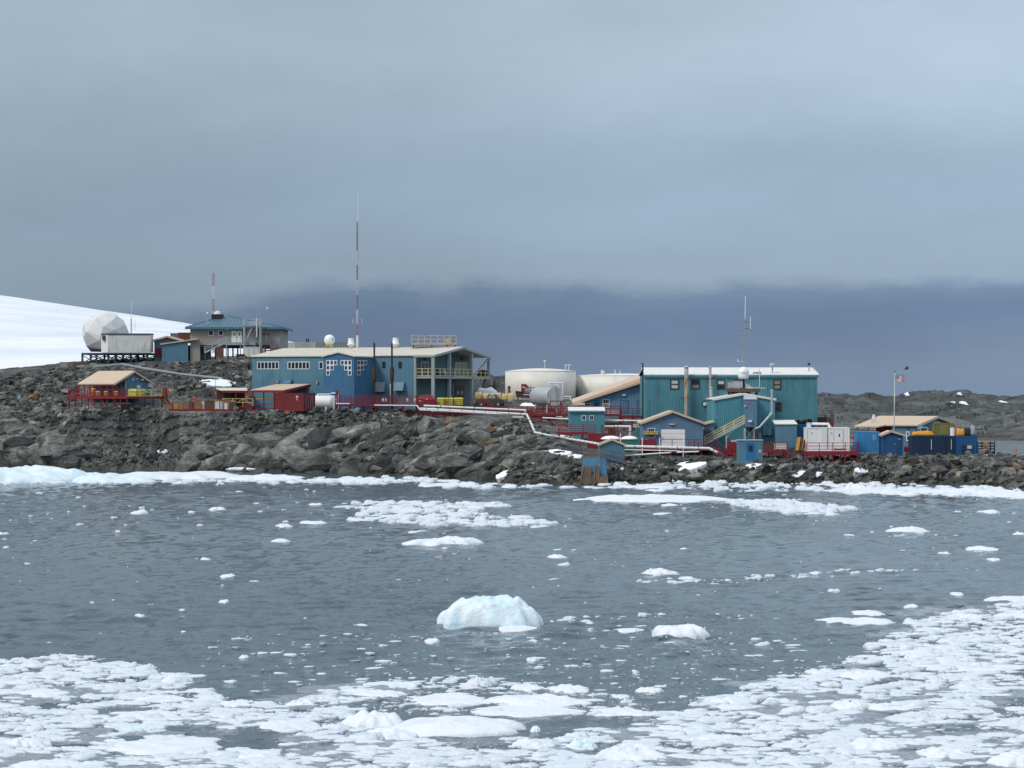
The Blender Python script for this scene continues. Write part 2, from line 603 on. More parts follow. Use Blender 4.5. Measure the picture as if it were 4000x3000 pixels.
def rock_material(key, tint=(1, 1, 1), pale=0.0, attr=False):
    m = bpy.data.materials.new(key)
    m.use_nodes = True
    N, L = m.node_tree.nodes, m.node_tree.links
    b = N['Principled BSDF']
    b.inputs['Roughness'].default_value = 0.85
    b.inputs['Specular IOR Level'].default_value = 0.25
    geo = N.new('ShaderNodeNewGeometry')
    oi = N.new('ShaderNodeObjectInfo')

    def noise(s, det=6, ro=0.6, mp=None, dist=0.0):
        n = N.new('ShaderNodeTexNoise')
        n.inputs['Scale'].default_value = s
        n.inputs['Detail'].default_value = det
        n.inputs['Roughness'].default_value = ro
        n.inputs['Distortion'].default_value = dist
        if mp:
            q = N.new('ShaderNodeMapping')
            q.inputs['Scale'].default_value = mp
            q.inputs['Rotation'].default_value = (0.3, 0.5, 0.4)
            L.new(geo.outputs['Position'], q.inputs['Vector'])
            L.new(q.outputs[0], n.inputs['Vector'])
        else:
            L.new(geo.outputs['Position'], n.inputs['Vector'])
        return n.outputs['Fac']

    def rmp(fac, pts):
        r = N.new('ShaderNodeValToRGB')
        e = r.color_ramp.elements
        e[0].position, e[0].color = pts[0][0], (*pts[0][1], 1)
        e[1].position, e[1].color = pts[-1][0], (*pts[-1][1], 1)
        for p, c in pts[1:-1]:
            q = e.new(p)
            q.color = (*c, 1)
        L.new(fac, r.inputs[0])
        return r.outputs[0]

    def mixc(fac, a, c, bt='MIX'):
        x = N.new('ShaderNodeMixRGB')
        x.blend_type = bt
        if isinstance(fac, float):
            x.inputs[0].default_value = fac
        else:
            L.new(fac, x.inputs[0])
        for k, q in ((1, a), (2, c)):
            if isinstance(q, tuple):
                x.inputs[k].default_value = (*q, 1)
            else:
                L.new(q, x.inputs[k])
        return x.outputs[0]

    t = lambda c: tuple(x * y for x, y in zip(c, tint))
    base = rmp(noise(0.45, 8, 0.62), [(0.25, t((0.024, 0.026, 0.026))), (0.45, t((0.062, 0.066, 0.064))), (0.58, t((0.112, 0.114, 0.110))), (0.75, t((0.205, 0.202, 0.190)))])
    grain = rmp(noise(2.4, 8, 0.7, (1, 1, 2.5), 0.6), [(0.30, (0.40, 0.41, 0.41)), (0.50, (1.0, 1.0, 1.0)), (0.70, (1.6, 1.58, 1.54))])
    c = mixc(1.0, base, grain, 'MULTIPLY')
    rustf = rmp(noise(0.23, 5, 0.65), [(0.62, (0, 0, 0)), (0.74, (0.45, 0.45, 0.45))])
    c = mixc(rustf, c, (0.150, 0.090, 0.042))
    vein = rmp(noise(0.8, 4, 0.5, (0.35, 1.0, 2.2), 1.2), [(0.485, (0, 0, 0)), (0.50, (0.30, 0.30, 0.30)), (0.515, (0, 0, 0))])
    c = mixc(vein, c, (0.30, 0.285, 0.26))
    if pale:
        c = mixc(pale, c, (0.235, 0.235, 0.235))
    sepz = N.new('ShaderNodeSeparateXYZ')
    L.new(geo.outputs['Position'], sepz.inputs[0])
    wet = N.new('ShaderNodeMapRange')
    wet.inputs['From Min'].default_value = 0.5
    wet.inputs['From Max'].default_value = 1.3
    wet.inputs['To Min'].default_value = 0.45
    wet.inputs['To Max'].default_value = 0.0
    L.new(sepz.outputs['Z'], wet.inputs['Value'])
    c = mixc(wet.outputs[0], c, (0.050, 0.043, 0.030))         # weed and wet below the tide mark
    # every loose stone has a tone of its own
    if attr:
        at = N.new('ShaderNodeAttribute')
        at.attribute_name = 'tone'
        tsrc = at.outputs['Fac']
    else:
        tsrc = oi.outputs['Random']
    tone = rmp(tsrc, [(0.0, (0.42, 0.44, 0.45)), (0.40, (0.85, 0.87, 0.86)), (0.70, (1.40, 1.40, 1.35)), (0.94, (2.1, 2.05, 1.92)), (0.975, (1.6, 1.25, 0.85)), (1.0, (1.9, 1.1, 0.55))])
    c = mixc(1.0, c, tone, 'MULTIPLY')
    L.new(c, b.inputs['Base Color'])
    bp = N.new('ShaderNodeBump')
    bp.inputs['Distance'].default_value = 0.16
    L.new(noise(1.9, 9, 0.68, (1, 1, 1.8)), bp.inputs['Height'])
    L.new(bp.outputs[0], b.inputs['Normal'])
    M[key] = m
    return m


rock_material('rock')
rock_material('bedrock', attr=True)
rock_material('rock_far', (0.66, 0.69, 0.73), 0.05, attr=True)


def stone_material():
    """Loose stones joined in one mesh: the tone changes from stone to stone with a cell noise."""
    m = M['rock'].copy()
    m.name = 'rubble'
    N, L = m.node_tree.nodes, m.node_tree.links
    oi = [n for n in N if n.type == 'OBJECT_INFO'][0]
    geo = [n for n in N if n.type == 'NEW_GEOMETRY'][0]
    for l in list(L):
        if l.from_node == oi:
            to = l.to_socket
            L.remove(l)
            L.new(geo.outputs['Random Per Island'], to)
    M['rubble'] = m


stone_material()


def ice_material(key, col, blue, amt, at=0.52, sc=0.8, rough=0.55):
    m = bpy.data.materials.new(key)
    m.use_nodes = True
    N, L = m.node_tree.nodes, m.node_tree.links
    b = N['Principled BSDF']
    b.inputs['Roughness'].default_value = rough
    b.inputs['Specular IOR Level'].default_value = 0.3
    geo = N.new('ShaderNodeNewGeometry')
    mp = N.new('ShaderNodeMapping')
    mp.inputs['Scale'].default_value = (1, 1, 0.6)
    L.new(geo.outputs['Position'], mp.inputs['Vector'])
    n = N.new('ShaderNodeTexNoise')
    n.inputs['Scale'].default_value = sc
    n.inputs['Detail'].default_value = 5
    n.inputs['Distortion'].default_value = 0.8
    L.new(mp.outputs[0], n.inputs['Vector'])
    r = N.new('ShaderNodeMapRange')
    r.inputs['From Min'].default_value = at - 0.08
    r.inputs['From Max'].default_value = at + 0.16
    r.inputs['To Max'].default_value = amt
    L.new(n.outputs['Fac'], r.inputs['Value'])
    mx = N.new('ShaderNodeMixRGB')
    L.new(r.outputs[0], mx.inputs[0])
    mx.inputs[1].default_value = (*col, 1)
    mx.inputs[2].default_value = (*blue, 1)
    L.new(mx.outputs[0], b.inputs['Base Color'])
    bp = N.new('ShaderNodeBump')
    bp.inputs['Distance'].default_value = 0.06
    bn = N.new('ShaderNodeTexNoise')
    bn.inputs['Scale'].default_value = 5.0
    bn.inputs['Detail'].default_value = 5
    L.new(geo.outputs['Position'], bn.inputs['Vector'])
    L.new(bn.outputs['Fac'], bp.inputs['Height'])
    L.new(bp.outputs[0], b.inputs['Normal'])
    M[key] = m


ice_material('ice', (0.74, 0.77, 0.80), (0.60, 0.69, 0.76), 0.6)
ice_material('ice_brash', (0.68, 0.72, 0.76), (0.55, 0.64, 0.72), 0.7, 0.48, 1.2)
ice_material('ice_blue', (0.72, 0.80, 0.84), (0.50, 0.68, 0.78), 0.8, 0.50, 0.9)
ice_material('ice_grey', (0.50, 0.54, 0.58), (0.33, 0.38, 0.42), 0.8, 0.46, 1.6)
ice_material('ice_grease', (0.30, 0.345, 0.38), (0.17, 0.205, 0.23), 0.95, 0.44, 2.4, 0.3)
mat('silencer', (0.062, 0.034, 0.028), 0.8, var=0.2, stain=(0.10, 0.05, 0.03), amt=0.5)

# ------------------------------------------------------------------ terrain: the rocky point the station stands on
# (photo column, then depth -> height); rows run from the sea floor over the shore to the back of the point
CTRL = {
    -1050: [(345, -1), (366, 5), (395, 13), (430, 15), (480, 13), (560, 9)],
    -420: [(345, -1), (366, 5), (395, 14), (430, 15), (480, 13), (560, 9)],
    0: [(350, -.3), (358, 3.4), (366, 5.4), (385, 10.4), (403, 15), (430, 15.4), (500, 13), (560, 10)],
    300: [(352, -.3), (358, 3.0), (364, 5.8), (370, 9.0), (376, 9.8), (393, 13.2), (412, 17.2), (450, 17.6), (520, 15)],
    600: [(350, -.3), (355, 2.8), (360, 6.0), (366, 9.6), (374, 10.0), (394, 14.0), (408, 16.8), (425, 18.2), (460, 18.6), (530, 16)],
    900: [(346, -.3), (350, 3.4), (355, 7.6), (362, 9.0), (372, 9.6), (384, 12.0), (400, 16.4), (418, 18.1), (450, 18.6), (530, 17)],
    1200: [(341, -.3), (345, 4.2), (349, 8.0), (356, 9.0), (372, 9.2), (392, 10.5), (408, 15.5), (430, 17.5), (480, 19.4), (540, 17)],
    1500: [(337, -.3), (341, 4.0), (346, 8.0), (352, 8.9), (365, 9.2), (395, 10), (415, 14), (480, 18.5), (540, 15)],
    1800: [(314, -.3), (322, 3.2), (330, 6.2), (337, 8.1), (346, 8.5), (370, 9.2), (400, 9.8), (450, 8), (520, 0)],
    2050: [(298, -.3), (304, 2.4), (318, 5.3), (330, 6.9), (346, 8.5), (360, 9.9), (385, 10.9), (420, 10), (480, 0)],
    2300: [(294, -.3), (302, 2.5), (312, 3.7), (322, 4.2), (335, 5.4), (352, 8.2), (370, 9.3), (400, 9.6), (440, 5), (480, -1)],
    2600: [(303, -.3), (307, 1.8), (311, 2.9), (317, 3.5), (326, 4.0), (336, 5.4), (346, 7.4), (380, 7.6), (420, 3), (460, -2)],
    2900: [(300, -.3), (304, 1.5), (308, 2.5), (316, 3.2), (325, 4.0), (334, 7.2), (350, 7.2), (390, 4), (440, -2)],
    3200: [(301, -.3), (305, 1.6), (310, 2.4), (318, 3.0), (330, 3.8), (350, 4.2), (380, 2.5), (420, -2)],
    3500: [(302, -.3), (305, 2.0), (308, 3.1), (316, 3.4), (340, 3.4), (370, 2), (400, -2)],
    3800: [(296, -.3), (299, 2.0), (304, 3.2), (314, 3.4), (335, 3.0), (352, 1), (380, -3)],
    4000: [(284, -.3), (289, 2.2), (297, 3.3), (310, 3.5), (332, 2.6), (348, .5), (375, -3)],
    4400: [(278, -.3), (284, 2.2), (293, 3.3), (308, 3.3), (330, 2.4), (346, .2), (375, -3)],
    5050: [(276, -.3), (282, 2.0), (291, 3.0), (306, 3.0), (328, 2.0), (344, 0), (375, -3)],
}
cp = []
for u, row in CTRL.items():
    for Y, z in row:
        cp.append(((u - CU) / F * Y, Y, z))
    cp.append(((u - CU) / F * (row[0][0] - 10), row[0][0] - 10, -4.0))
    cp.append(((u - CU) / F * (row[-1][0] + 40), row[-1][0] + 40, min(row[-1][1] - 4, 8 if u < 1700 else -5)))
cp = np.array(cp)


def tps_kernel(r2):
    return 0.5 * r2 * np.log(r2 + 1e-9)


_n = len(cp)
_A = np.zeros((_n + 3, _n + 3))
_A[:_n, :_n] = tps_kernel((cp[:, None, 0] - cp[None, :, 0]) ** 2 + (cp[:, None, 1] - cp[None, :, 1]) ** 2) + np.eye(_n) * 3.0
_A[:_n, _n] = 1
_A[:_n, _n + 1:] = cp[:, :2]
_A[_n, :_n] = 1
_A[_n + 1:, :_n] = cp[:, :2].T
_w = np.linalg.solve(_A, np.concatenate([cp[:, 2], np.zeros(3)]))


def tps(x, y):
    sh = x.shape
    x, y = x.ravel(), y.ravel()
    out = np.empty(len(x))
    for i in range(0, len(x), 40000):
        a, b = x[i:i + 40000], y[i:i + 40000]
        out[i:i + 40000] = tps_kernel((a[:, None] - cp[None, :, 0]) ** 2 + (b[:, None] - cp[None, :, 1]) ** 2) @ _w[:_n] + _w[_n] + a * _w[_n + 1] + b * _w[_n + 2]
    return out.reshape(sh)


TY = np.concatenate([np.arange(272, 345, 0.26), np.arange(345, 425, 0.36), np.arange(425, 580, 1.6)])
TT = np.linspace(-0.33, 0.33, 730)
# coarse spline first, then upsampled: the base shape is smooth
cY = np.concatenate([np.arange(272, 425, 2.0), np.arange(425, 584, 5.0)])
cT = np.linspace(-0.33, 0.33, 160)
_cg = tps(cT[None, :] * cY[:, None], np.repeat(cY[:, None], len(cT), 1))


def upsample(Y, T):
    iy = np.clip(np.searchsorted(cY, Y) - 1, 0, len(cY) - 2)
    it = np.clip(np.searchsorted(cT, T) - 1, 0, len(cT) - 2)
    fy, ft = (Y - cY[iy]) / (cY[iy + 1] - cY[iy]), (T - cT[it]) / (cT[it + 1] - cT[it])
    return (_cg[iy, it] * (1 - ft) + _cg[iy, it + 1] * ft) * (1 - fy) + (_cg[iy + 1, it] * (1 - ft) + _cg[iy + 1, it + 1] * ft) * fy


GY, GT = np.meshgrid(TY, TT, indexing='ij')
GX = GT * GY
base = upsample(GY, GT)
gy_, gx_ = np.gradient(base)
slope = np.abs(gy_) / np.maximum(np.gradient(TY)[:, None], 1e-3)
amp = np.clip((slope - 0.10) / 0.28, 0.12, 1.0)
for _ in range(10):                              # soften the mask
    amp = (amp + np.roll(amp, 1, 0) + np.roll(amp, -1, 0) + np.roll(amp, 1, 1) + np.roll(amp, -1, 1)) / 5
GU, GV = CU + F * GT, HV - (base - CH) / GY * F    # where the ground lies in the photograph, for its zones
sm = lambda x, a, b: np.clip((x - a) / (b - a), 0, 1) ** 2 * (3 - 2 * np.clip((x - a) / (b - a), 0, 1))
# smooth glacier-polished outcrops in the middle of the shore and low slabs along the right
polish = sm(GU, 560, 820) * (1 - sm(GU, 1960, 2250)) * sm(GV, 1640, 1720)
polish = np.maximum(polish, sm(GU, 1560, 1680) * (1 - sm(GU, 1950, 2050)) * sm(GV, 1610, 1650))
polish = np.maximum(polish, 0.7 * sm(GU, 2450, 2600) * (1 - sm(GU, 3150, 3300)) * sm(GV, 1800, 1830))
polish = np.maximum(polish, 0.8 * sm(GU, 3560, 3700) * sm(GV, 1790, 1810))
polish = np.maximum(polish, 0.8 * (1 - sm(GU, 250, 420)) * sm(GV, 1640, 1700))
rot = math.radians(28)
wx = GX + fbm2(GX / 6, GY / 6, 31) * 1.4
wy = GY + fbm2(GX / 6, GY / 6, 47) * 1.4
rx, ry = wx * math.cos(rot) - wy * math.sin(rot), wx * math.sin(rot) + wy * math.cos(rot)
det = fbm2(GX / 9, GY / 9, 3, 4) * 0.75
f1, t1 = facet(rx, ry * 1.5, 5.6, 5, 0.26, 0.60, 0.0, 0.07, 0.10)
f1c, _ = facet(rx, ry * 1.5, 5.6, 5, 0.0, 0.0, 1.0, 0.05)
f2, t2 = facet(rx * 0.75, ry * 1.3, 2.4, 9, 0.38, 0.42, 0.42, 0.07, 0.10)
f3, t3 = facet(wx, wy * 1.2, 1.0, 13, 0.42, 0.22, 0.16, 0.10, 0.08)
det = det + f1 * (0.75 + 0.55 * polish) + f1c * (0.7 + 0.5 * polish)
det = det + f2 * (1 - 0.35 * polish) + f3 * (1 - 0.75 * polish)
det = det + fbm2(GX / 0.9, GY / 0.9, 71, 3) * 0.10
TONE = np.clip(0.42 + 0.34 * (t1 - .5) + 0.38 * (t2 - .5) + 0.34 * (t3 - .5) * (1 - .6 * polish), 0, .92)
TONE = np.where((t2 > .965) & (t3 > .4), .95, TONE)
GZ = base + det * amp * np.clip((base + 3.5) / 3.0, 0.3, 1.0)


def gz(x, y):
    i = np.clip(np.searchsorted(TY, y) - 1, 0, len(TY) - 2)
    t = np.clip(np.asarray(x) / y, TT[0], TT[-1] - 1e-6)
    j = np.clip(np.searchsorted(TT, t) - 1, 0, len(TT) - 2)
    fy, ft = (y - TY[i]) / (TY[i + 1] - TY[i]), (t - TT[j]) / (TT[j + 1] - TT[j])
    return (GZ[i, j] * (1 - ft) + GZ[i, j + 1] * ft) * (1 - fy) + (GZ[i + 1, j] * (1 - ft) + GZ[i + 1, j + 1] * ft) * fy


def flatten(u0, u1, Y0, Y1, z, feather=2.5):
    """Levelled ground (fill) where something is built."""
    global GZ
    m = sm(GU, u0 - feather * 26, u0) * (1 - sm(GU, u1, u1 + feather * 26)) * sm(GY, Y0 - feather, Y0) * (1 - sm(GY, Y1, Y1 + feather))
    GZ = GZ * (1 - m) + (z + fbm2(GX / 2.5, GY / 2.5, 91, 3) * 0.14) * m


flatten(1000, 1960, 353, 382, 8.9, 2.0)
flatten(640, 1000, 354.5, 366, 8.95, 1.2)
flatten(1600, 1990, 343.5, 352, 8.1, 1.5)
flatten(2230, 2520, 349, 362, 8.0)
flatten(1960, 2520, 372, 400, 10.6)
flatten(2495, 2800, 318, 330, 3.9, 1.5)
flatten(2520, 3200, 334, 352, 7.2, 1.5)
flatten(3330, 3830, 311, 336, 3.35, 1.5)
flatten(285, 640, 361, 377, 9.5, 2.0)
flatten(740, 1110, 404, 425, 17.7)
flatten(560, 790, 404, 418, 17.3, 1.5)
flatten(1080, 1400, 474, 498, 19.5)


def grid_mesh(name, X, Y, Z, m, smooth=True, parent=None, keep=None):
    r, c = X.shape
    co = np.stack([X, Y, Z], -1).reshape(-1, 3).astype(np.float32)
    idx = np.arange(r * c).reshape(r, c)
    q = np.stack([idx[:-1, :-1], idx[:-1, 1:], idx[1:, 1:], idx[1:, :-1]], -1).reshape(-1, 4)
    if keep is not None:
        q = q[keep[:-1, :-1].reshape(-1)]
    me = bpy.data.meshes.new(name)
    me.vertices.add(len(co))
    me.vertices.foreach_set('co', co.ravel())
    me.loops.add(len(q) * 4)
    me.loops.foreach_set('vertex_index', q.ravel().astype(np.int32))
    me.polygons.add(len(q))
    me.polygons.foreach_set('loop_start', np.arange(0, len(q) * 4, 4, dtype=np.int32))
    me.polygons.foreach_set('use_smooth', np.full(len(q), smooth))
    me.update(calc_edges=True)
    me.materials.append(m)
    return link(bpy.data.objects.new(name, me), parent)


rocky = tag(grid_mesh('rocky_shore', GX, GY, GZ, M['bedrock'], smooth=False), kind='structure')


def add_tone(o, T):
    at = o.data.attributes.new('tone', 'FLOAT', 'POINT')
    at.data.foreach_set('value', T.ravel().astype(np.float32))


add_tone(rocky, TONE)

# the far side of the inlet
FY = np.concatenate([np.arange(545, 720, 1.3), np.arange(720, 1150, 4.0)])
FT = np.linspace(-0.09, 0.36, 560)
HY, HT = np.meshgrid(FY, FT, indexing='ij')
HX = HT * HY
HU = CU + F * HT
rid = np.interp(HU, [1500, 1800, 1900, 1990, 2300, 3180, 3300, 3450, 3620, 3760, 3900, 4000, 4400, 5200], [1462, 1466, 1470, 1472, 1490, 1538, 1534, 1544, 1528, 1528, 1540, 1536, 1532, 1540])
low = np.interp(HU, [1500, 2600, 3400, 4000, 5200], [1640, 1705, 1715, 1722, 1730])
yw = CH * F / (low - HV)
yr = 800.0
t = np.clip((HY - yw) / (yr - yw), -0.4, 2.0)
vv = low + (rid - low) * np.clip(t, 0, 1) ** 0.85
hz = np.where(t < 0, t * 12, CH - (vv - HV) / F * HY)
hz = np.where(t > 1, (CH - (rid - HV) / F * yr) - (t - 1) * 10, hz)
hf1, ht1 = facet(HX, HY * 0.35, 14, 7, 0.10, 0.7, 0.22, 0.10, .03)
hf2, ht2 = facet(HX, HY * 0.45, 5, 8, 0.16, 0.42, 0.16, 0.12, .05)
hd = fbm2(HX / 40, HY / 70, 5, 4) * 2.6 + hf1 + hf2 + fbm2(HX / 4, HY / 10, 15, 3) * 0.6
HZ = hz + hd * np.clip(t * 3, 0, 1) * np.where(t > 0.8, 0.8, 1.1)
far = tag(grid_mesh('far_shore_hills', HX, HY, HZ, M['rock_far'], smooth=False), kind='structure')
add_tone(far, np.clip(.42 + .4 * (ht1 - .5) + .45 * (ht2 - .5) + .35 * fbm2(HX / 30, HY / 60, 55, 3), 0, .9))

# glacier behind the left end of the station
LY = np.concatenate([np.arange(425, 700, 6.0), np.arange(700, 1700, 16.0)])
LT = np.linspace(-0.50, -0.055, 200)
BY, BT = np.meshgrid(LY, LT, indexing='ij')
BX = BT * BY
BU = CU + F * BT
lrid = np.interp(BU, [-2600, 0, 221, 348, 475, 700, 1093, 1250, 1500], [800, 1152, 1182, 1202, 1221, 1256, 1326, 1356, 1440])
lfoot = np.interp(BU, [-2600, 0, 320, 700, 1100, 1500], [1500, 1475, 1450, 1455, 1450, 1470])
tt = np.clip((BY - 430) / (1250 - 430), 0, 1.6)
gv = lfoot + (lrid - lfoot) * np.clip(tt, 0, 1) ** 0.62
BZ = CH - (gv - HV) / F * BY
BZ = np.where(tt > 1, CH - (lrid - HV) / F * 1250 - (tt - 1) * 60, BZ)
BZ = BZ + fbm2(BX / 60, BY / 60, 21, 4) * 0.6 * np.clip(tt * 3, 0, 1) + fbm2(BX / 14, BY / 26, 23, 3) * 0.35
m = bpy.data.materials.new('glacier_snow')
m.use_nodes = True
N, L = m.node_tree.nodes, m.node_tree.links
b = N['Principled BSDF']
b.inputs['Roughness'].default_value = 0.75
geo = N.new('ShaderNodeNewGeometry')
mp = N.new('ShaderNodeMapping')
mp.inputs['Scale'].default_value = (0.03, 0.012, 0.12)
L.new(geo.outputs['Position'], mp.inputs['Vector'])
nz = N.new('ShaderNodeTexNoise')
nz.inputs['Scale'].default_value = 1.0
nz.inputs['Detail'].default_value = 8
nz.inputs['Distortion'].default_value = 0.7
L.new(mp.outputs[0], nz.inputs['Vector'])
r = N.new('ShaderNodeValToRGB')
r.color_ramp.elements[0].position, r.color_ramp.elements[0].color = 0.36, (0.80, 0.81, 0.82, 1)
r.color_ramp.elements[1].position, r.color_ramp.elements[1].color = 0.66, (0.64, 0.70, 0.76, 1)
L.new(nz.outputs['Fac'], r.inputs[0])
L.new(r.outputs[0], b.inputs['Base Color'])
tag(grid_mesh('glacier', BX, BY, BZ, m), kind='structure')

# ------------------------------------------------------------------ sea
SY = np.concatenate([np.exp(np.arange(math.log(48), math.log(350), 0.0032)), np.exp(np.arange(math.log(351), math.log(9000), 0.035))])
ST = np.linspace(-0.52, 0.52, 700)
WY, WT = np.meshgrid(SY, ST, indexing='ij')
WX = WT * WY
WZ = np.zeros_like(WX)
rw = np.random.default_rng(4)
for i in range(46):
    lam = 0.7 * (3.6 / 0.7) ** rw.random()
    a = 0.0075 * lam ** 0.8 * (0.6 + 0.8 * rw.random())
    th = math.radians(-62 + rw.normal() * 30)
    kx, ky = math.cos(th) * 2 * math.pi / lam, math.sin(th) * 2 * math.pi / lam
    ph = WX * kx + WY * ky + rw.random() * 6.283 + fbm2(WX / 11, WY / 11, i) * 1.5
    WZ += a * (np.sin(ph) + 0.28 * np.sin(2 * ph + 1.2)) * (lam > np.gradient(SY)[:, None] * 2.2)
calm = 0.62 + 0.75 * (fbm2(WX / 26, WY / 60, 7, 3) * 0.5 + 0.5)          # gusts: rougher and smoother water
WZ *= calm * 0.8
near_ice = np.clip((110.0 - WY) / 20, 0, 1)
WZ *= 1 - 0.55 * near_ice                                                  # the brash damps the ripples
WZ[SY > 380] *= 0.3
m = bpy.data.materials.new('sea_water')
m.use_nodes = True
N, L = m.node_tree.nodes, m.node_tree.links
b = N['Principled BSDF']
b.inputs['Base Color'].default_value = (0.046, 0.080, 0.100, 1)
b.inputs['Roughness'].default_value = 0.05
b.inputs['IOR'].default_value = 1.333
geo = N.new('ShaderNodeNewGeometry')
mp = N.new('ShaderNodeMapping')
mp.inputs['Scale'].default_value = (1.0, 0.45, 1.0)
mp.inputs['Rotation'].default_value = (0, 0, 0.35)
L.new(geo.outputs['Position'], mp.inputs['Vector'])
nz = N.new('ShaderNodeTexNoise')
nz.inputs['Scale'].default_value = 4.2
nz.inputs['Detail'].default_value = 5
nz.inputs['Roughness'].default_value = 0.6
L.new(mp.outputs[0], nz.inputs['Vector'])
nz2 = N.new('ShaderNodeTexNoise')
nz2.inputs['Scale'].default_value = 1.15
nz2.inputs['Detail'].default_value = 3
L.new(mp.outputs[0], nz2.inputs['Vector'])
sm_ = N.new('ShaderNodeMath')
sm_.operation = 'MULTIPLY_ADD'
L.new(nz2.outputs['Fac'], sm_.inputs[0])
sm_.inputs[1].default_value = 1.6
L.new(nz.outputs['Fac'], sm_.inputs[2])
bp = N.new('ShaderNodeBump')
bp.inputs['Distance'].default_value = 0.17
mp3 = N.new('ShaderNodeMapping')
mp3.inputs['Scale'].default_value = (0.035, 0.011, 1.0)
mp3.inputs['Rotation'].default_value = (0, 0, -0.25)
L.new(geo.outputs['Position'], mp3.inputs['Vector'])
nz3 = N.new('ShaderNodeTexNoise')
nz3.inputs['Scale'].default_value = 1.0
nz3.inputs['Detail'].default_value = 4
L.new(mp3.outputs[0], nz3.inputs['Vector'])
mr3 = N.new('ShaderNodeMapRange')
mr3.inputs['From Min'].default_value = 0.36
mr3.inputs['From Max'].default_value = 0.64
mr3.inputs['To Min'].default_value = 0.15
mr3.inputs['To Max'].default_value = 1.0
L.new(nz3.outputs['Fac'], mr3.inputs['Value'])
gu = N.new('ShaderNodeMath')
gu.operation = 'MULTIPLY'
L.new(sm_.outputs[0], gu.inputs[0])
L.new(mr3.outputs[0], gu.inputs[1])
L.new(gu.outputs[0], bp.inputs['Height'])
L.new(bp.outputs[0], b.inputs['Normal'])
M['sea'] = m
def wz(x, y):
    i = int(np.clip(np.searchsorted(SY, y), 0, len(SY) - 1))
    j = int(np.clip(np.searchsorted(ST, x / y), 0, len(ST) - 1))
    return float(WZ[i, j])


sea = grid_mesh('sea', WX, WY, WZ, m)
bmq = bmesh.new()
bmq.from_mesh(sea.data)
q = [bmq.verts.new(p) for p in ((-9000, -6000, -0.3), (9000, -6000, -0.3), (9000, 9000, -0.3), (-9000, 9000, -0.3))]
bmq.faces.new(q)
bmq.to_mesh(sea.data)
bmq.free()
tag(sea, kind='structure')


# ------------------------------------------------------------------ rays from the eye onto the ground (build-time only)
def hit(us, vs, step=0.3, y0=278.0, y1=440.0, surf=gz):
    us, vs = np.asarray(us, float), np.asarray(vs, float)
    out = np.full((len(us), 3), np.nan)
    todo = np.arange(len(us))
    for Y in np.arange(y0, y1, step):
        if len(todo) == 0:
            break
        X = (us[todo] - CU) / F * Y
        z = CH - (vs[todo] - HV) / F * Y
        g = surf(X, Y)
        ok = z <= g
        if ok.any():
            k = todo[ok]
            out[k] = np.stack([X[ok], np.full(ok.sum(), Y), g[ok]], -1)
            todo = todo[~ok]
    return out


def inpoly(us, vs, poly):
    poly = np.asarray(poly, float)
    ins = np.zeros(len(us), bool)
    j = len(poly) - 1
    for i in range(len(poly)):
        xi, yi = poly[i]
        xj, yj = poly[j]
        c = ((yi > vs) != (yj > vs)) & (us < (xj - xi) * (vs - yi) / (yj - yi + 1e-12) + xi)
        ins ^= c
        j = i
    return ins


# ------------------------------------------------------------------ loose rock
def stone_mesh(seed, pts=15, flat=0.7):
    r = random.Random(seed)
    bm = bmesh.new()
    for _ in range(pts):
        z, a = r.uniform(-1, 1), r.uniform(0, 6.283)
        s = math.sqrt(1 - z * z)
        k = r.uniform(0.72, 1.0)
        bm.verts.new((s * math.cos(a) * k, s * math.sin(a) * k * 0.8, z * k * flat))
    h = bmesh.ops.convex_hull(bm, input=bm.verts)
    bmesh.ops.delete(bm, geom=[e for e in h['geom_interior'] if isinstance(e, bmesh.types.BMVert)], context='VERTS')
    me = bpy.data.meshes.new('stone')
    bm.to_mesh(me)
    bm.free()
    return me


SLABS = [stone_mesh(100 + i, 20 + i % 9, 0.50 + 0.05 * (i % 5)) for i in range(14)]
STONES = [stone_mesh(i, 11 + i % 8, 0.55 + 0.06 * (i % 6)) for i in range(18)]
for me in STONES + SLABS:
    me.materials.append(M['rock'])
ALLS = STONES + SLABS
SV = [np.array([v.co[:] for v in me.vertices]) for me in ALLS]
SF = [[tuple(p.vertices) for p in me.polygons] for me in ALLS]

